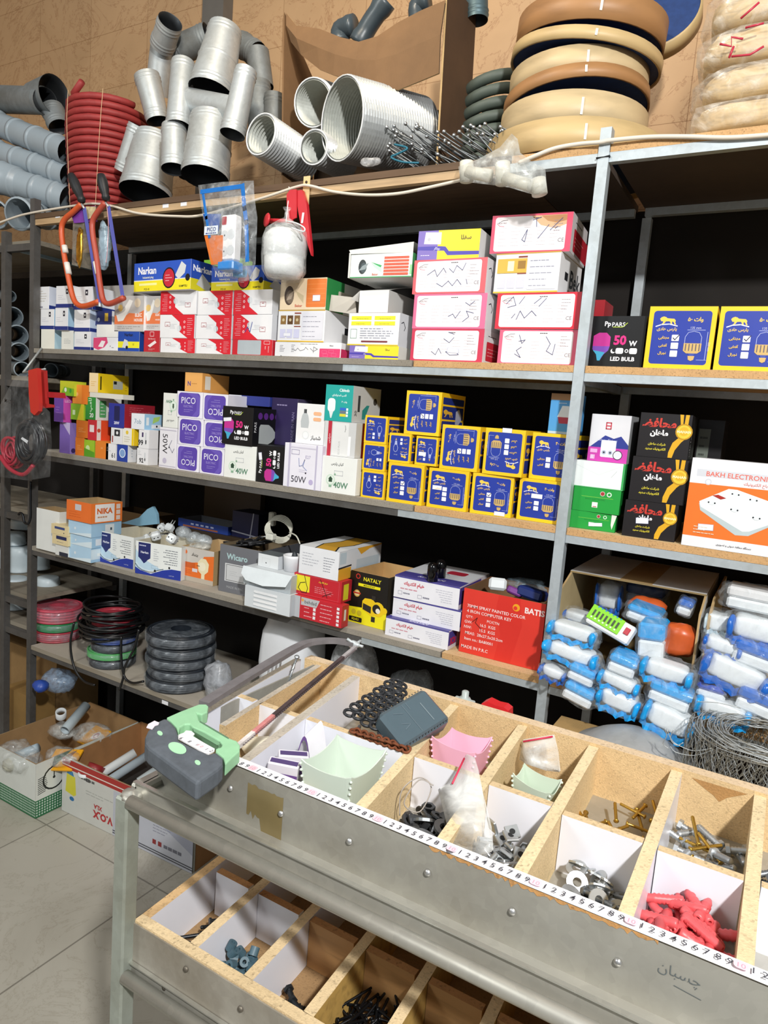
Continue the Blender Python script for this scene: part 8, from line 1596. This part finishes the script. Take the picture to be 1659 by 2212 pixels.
# wire netting roll
c_ = pp(1625, 1590, 1.62); rc = Vector((c_.x+.02, 1.60, 0)); zt = c_.z+.012; zb_ = zt-.24; R = random.Random(8); WM = galv('C4CACC', .35, .15, .5); WM2 = galv('98958A', .45, .3, .4)
root = empty('wire_netting_roll', (rc.x, rc.y, zb_), label='loose roll of hexagonal wire netting at the right edge behind the counter', cat='wire netting')
b = B()
for k in range(30):
    r = .066+.075*R.random(); dz = R.uniform(-.008, .004)
    b.tube([(rc.x+r*(1+.03*sin(3*t+k))*cos(t), rc.y+r*(1+.03*cos(2*t+k))*sin(t), zt+dz+.004*sin(5*t+k)) for t in [j*pi/16 for j in range(32)]], .0009, WM if k % 3 else WM2, 4, True)
b.obj('rim_wires', root)
b = B(); nc = 56; nr = 12; hz = .24/nr
for lay in range(3):
    r0 = .142-.022*lay
    for i in range(nc):
        for j in range(nr):
            t0 = (i+.5*(j % 2))*2*pi/nc+lay*.03; rr_ = r0+R.uniform(-.003, .004); f = lambda t, z: (rc.x+rr_*(1+.05*(zt-z))*cos(t), rc.y+rr_*sin(t), z)
            z0_ = zt-hz*j; w2 = pi/nc
            b.tube([f(t0, z0_), f(t0, z0_-hz*.45), f(t0+w2, z0_-hz)], .0008, WM if (i+j) % 2 else WM2, 3, caps=False, smooth=False)
            b.tube([f(t0, z0_-hz*.45), f(t0-w2, z0_-hz)], .0008, WM2, 3, caps=False, smooth=False)
b.obj('netting', root)
b = B()
for pts in ([(1440, 1575), (1452, 1600), (1470, 1612), (1500, 1622), (1540, 1616)], [(1448, 1612), (1460, 1625), (1500, 1632), (1540, 1620)], [(1505, 1516), (1550, 1518), (1600, 1530)], [(1436, 1572), (1440, 1590), (1432, 1606), (1446, 1618)], [(1456, 1574), (1448, 1596), (1462, 1610), (1476, 1604)]): b.tube(smoothpath([pp(x, y, 1.52) for x, y in pts], 3), .0009, WM, 4)
b.obj('loose_wires', root)
b = B(); b.box((max(-.10, rc.x-.16), 1.47, 0), (rc.x+.2, 1.73, zb_-.002), card('8A6C44')); b.obj('carton', label='tall brown carton standing on the floor under the wire netting roll', cat='box')
# grey valve and red piece peeping over the back board
root = empty('tap_valve', tuple(pp(1003, 1525, 1.40)), label='pale grey plastic valve peeping over the counter back board', cat='valve')
b = B(); c_ = pp(1004, 1512, 1.40); VM = P('AEB8B4', .4); b.lathe([(.022, .9015-c_.z), (.022, -.01), (.018, -.004), (.012, .006), (.008, .008), (.008, .02), (.005, .022), (0, .022)], VM, 16, Matrix.Translation(c_)); b.obj('valve_body', root)
b = B(); b.box(tuple(c_+Vector((-.024, -.006, -.006))), tuple(c_+Vector((.024, .006, .003))), VM, bev=.002); b.obj('handle', root)
b = B(); V = [pp(x, y, 1.42) for x, y in ((1040, 1520), (1052, 1515), (1070, 1524), (1088, 1528), (1098, 1536), (1098, 1620), (1070, 1618), (1042, 1612))]; V = [Vector((v.x, v.y, max(v.z, .902))) for v in V]; b.add(V+[v+Vector((0, .03, 0)) for v in V], [tuple(reversed(range(8))), tuple(range(8, 16))]+[(i, (i+1) % 8, (i+1) % 8+8, i+8) for i in range(8)], P('D8282C', .35, 0, .1)); b.obj('red_packet', label='torn bright red packet peeping over the counter back board', cat='packet')
b = B(); b.box((-.52, 1.35, 0), (-.20, 1.50, .9), P('2A2623', .9, 0, .3)); b.obj('carton', label='dark carton hidden behind the counter under the grey valve', cat='box')
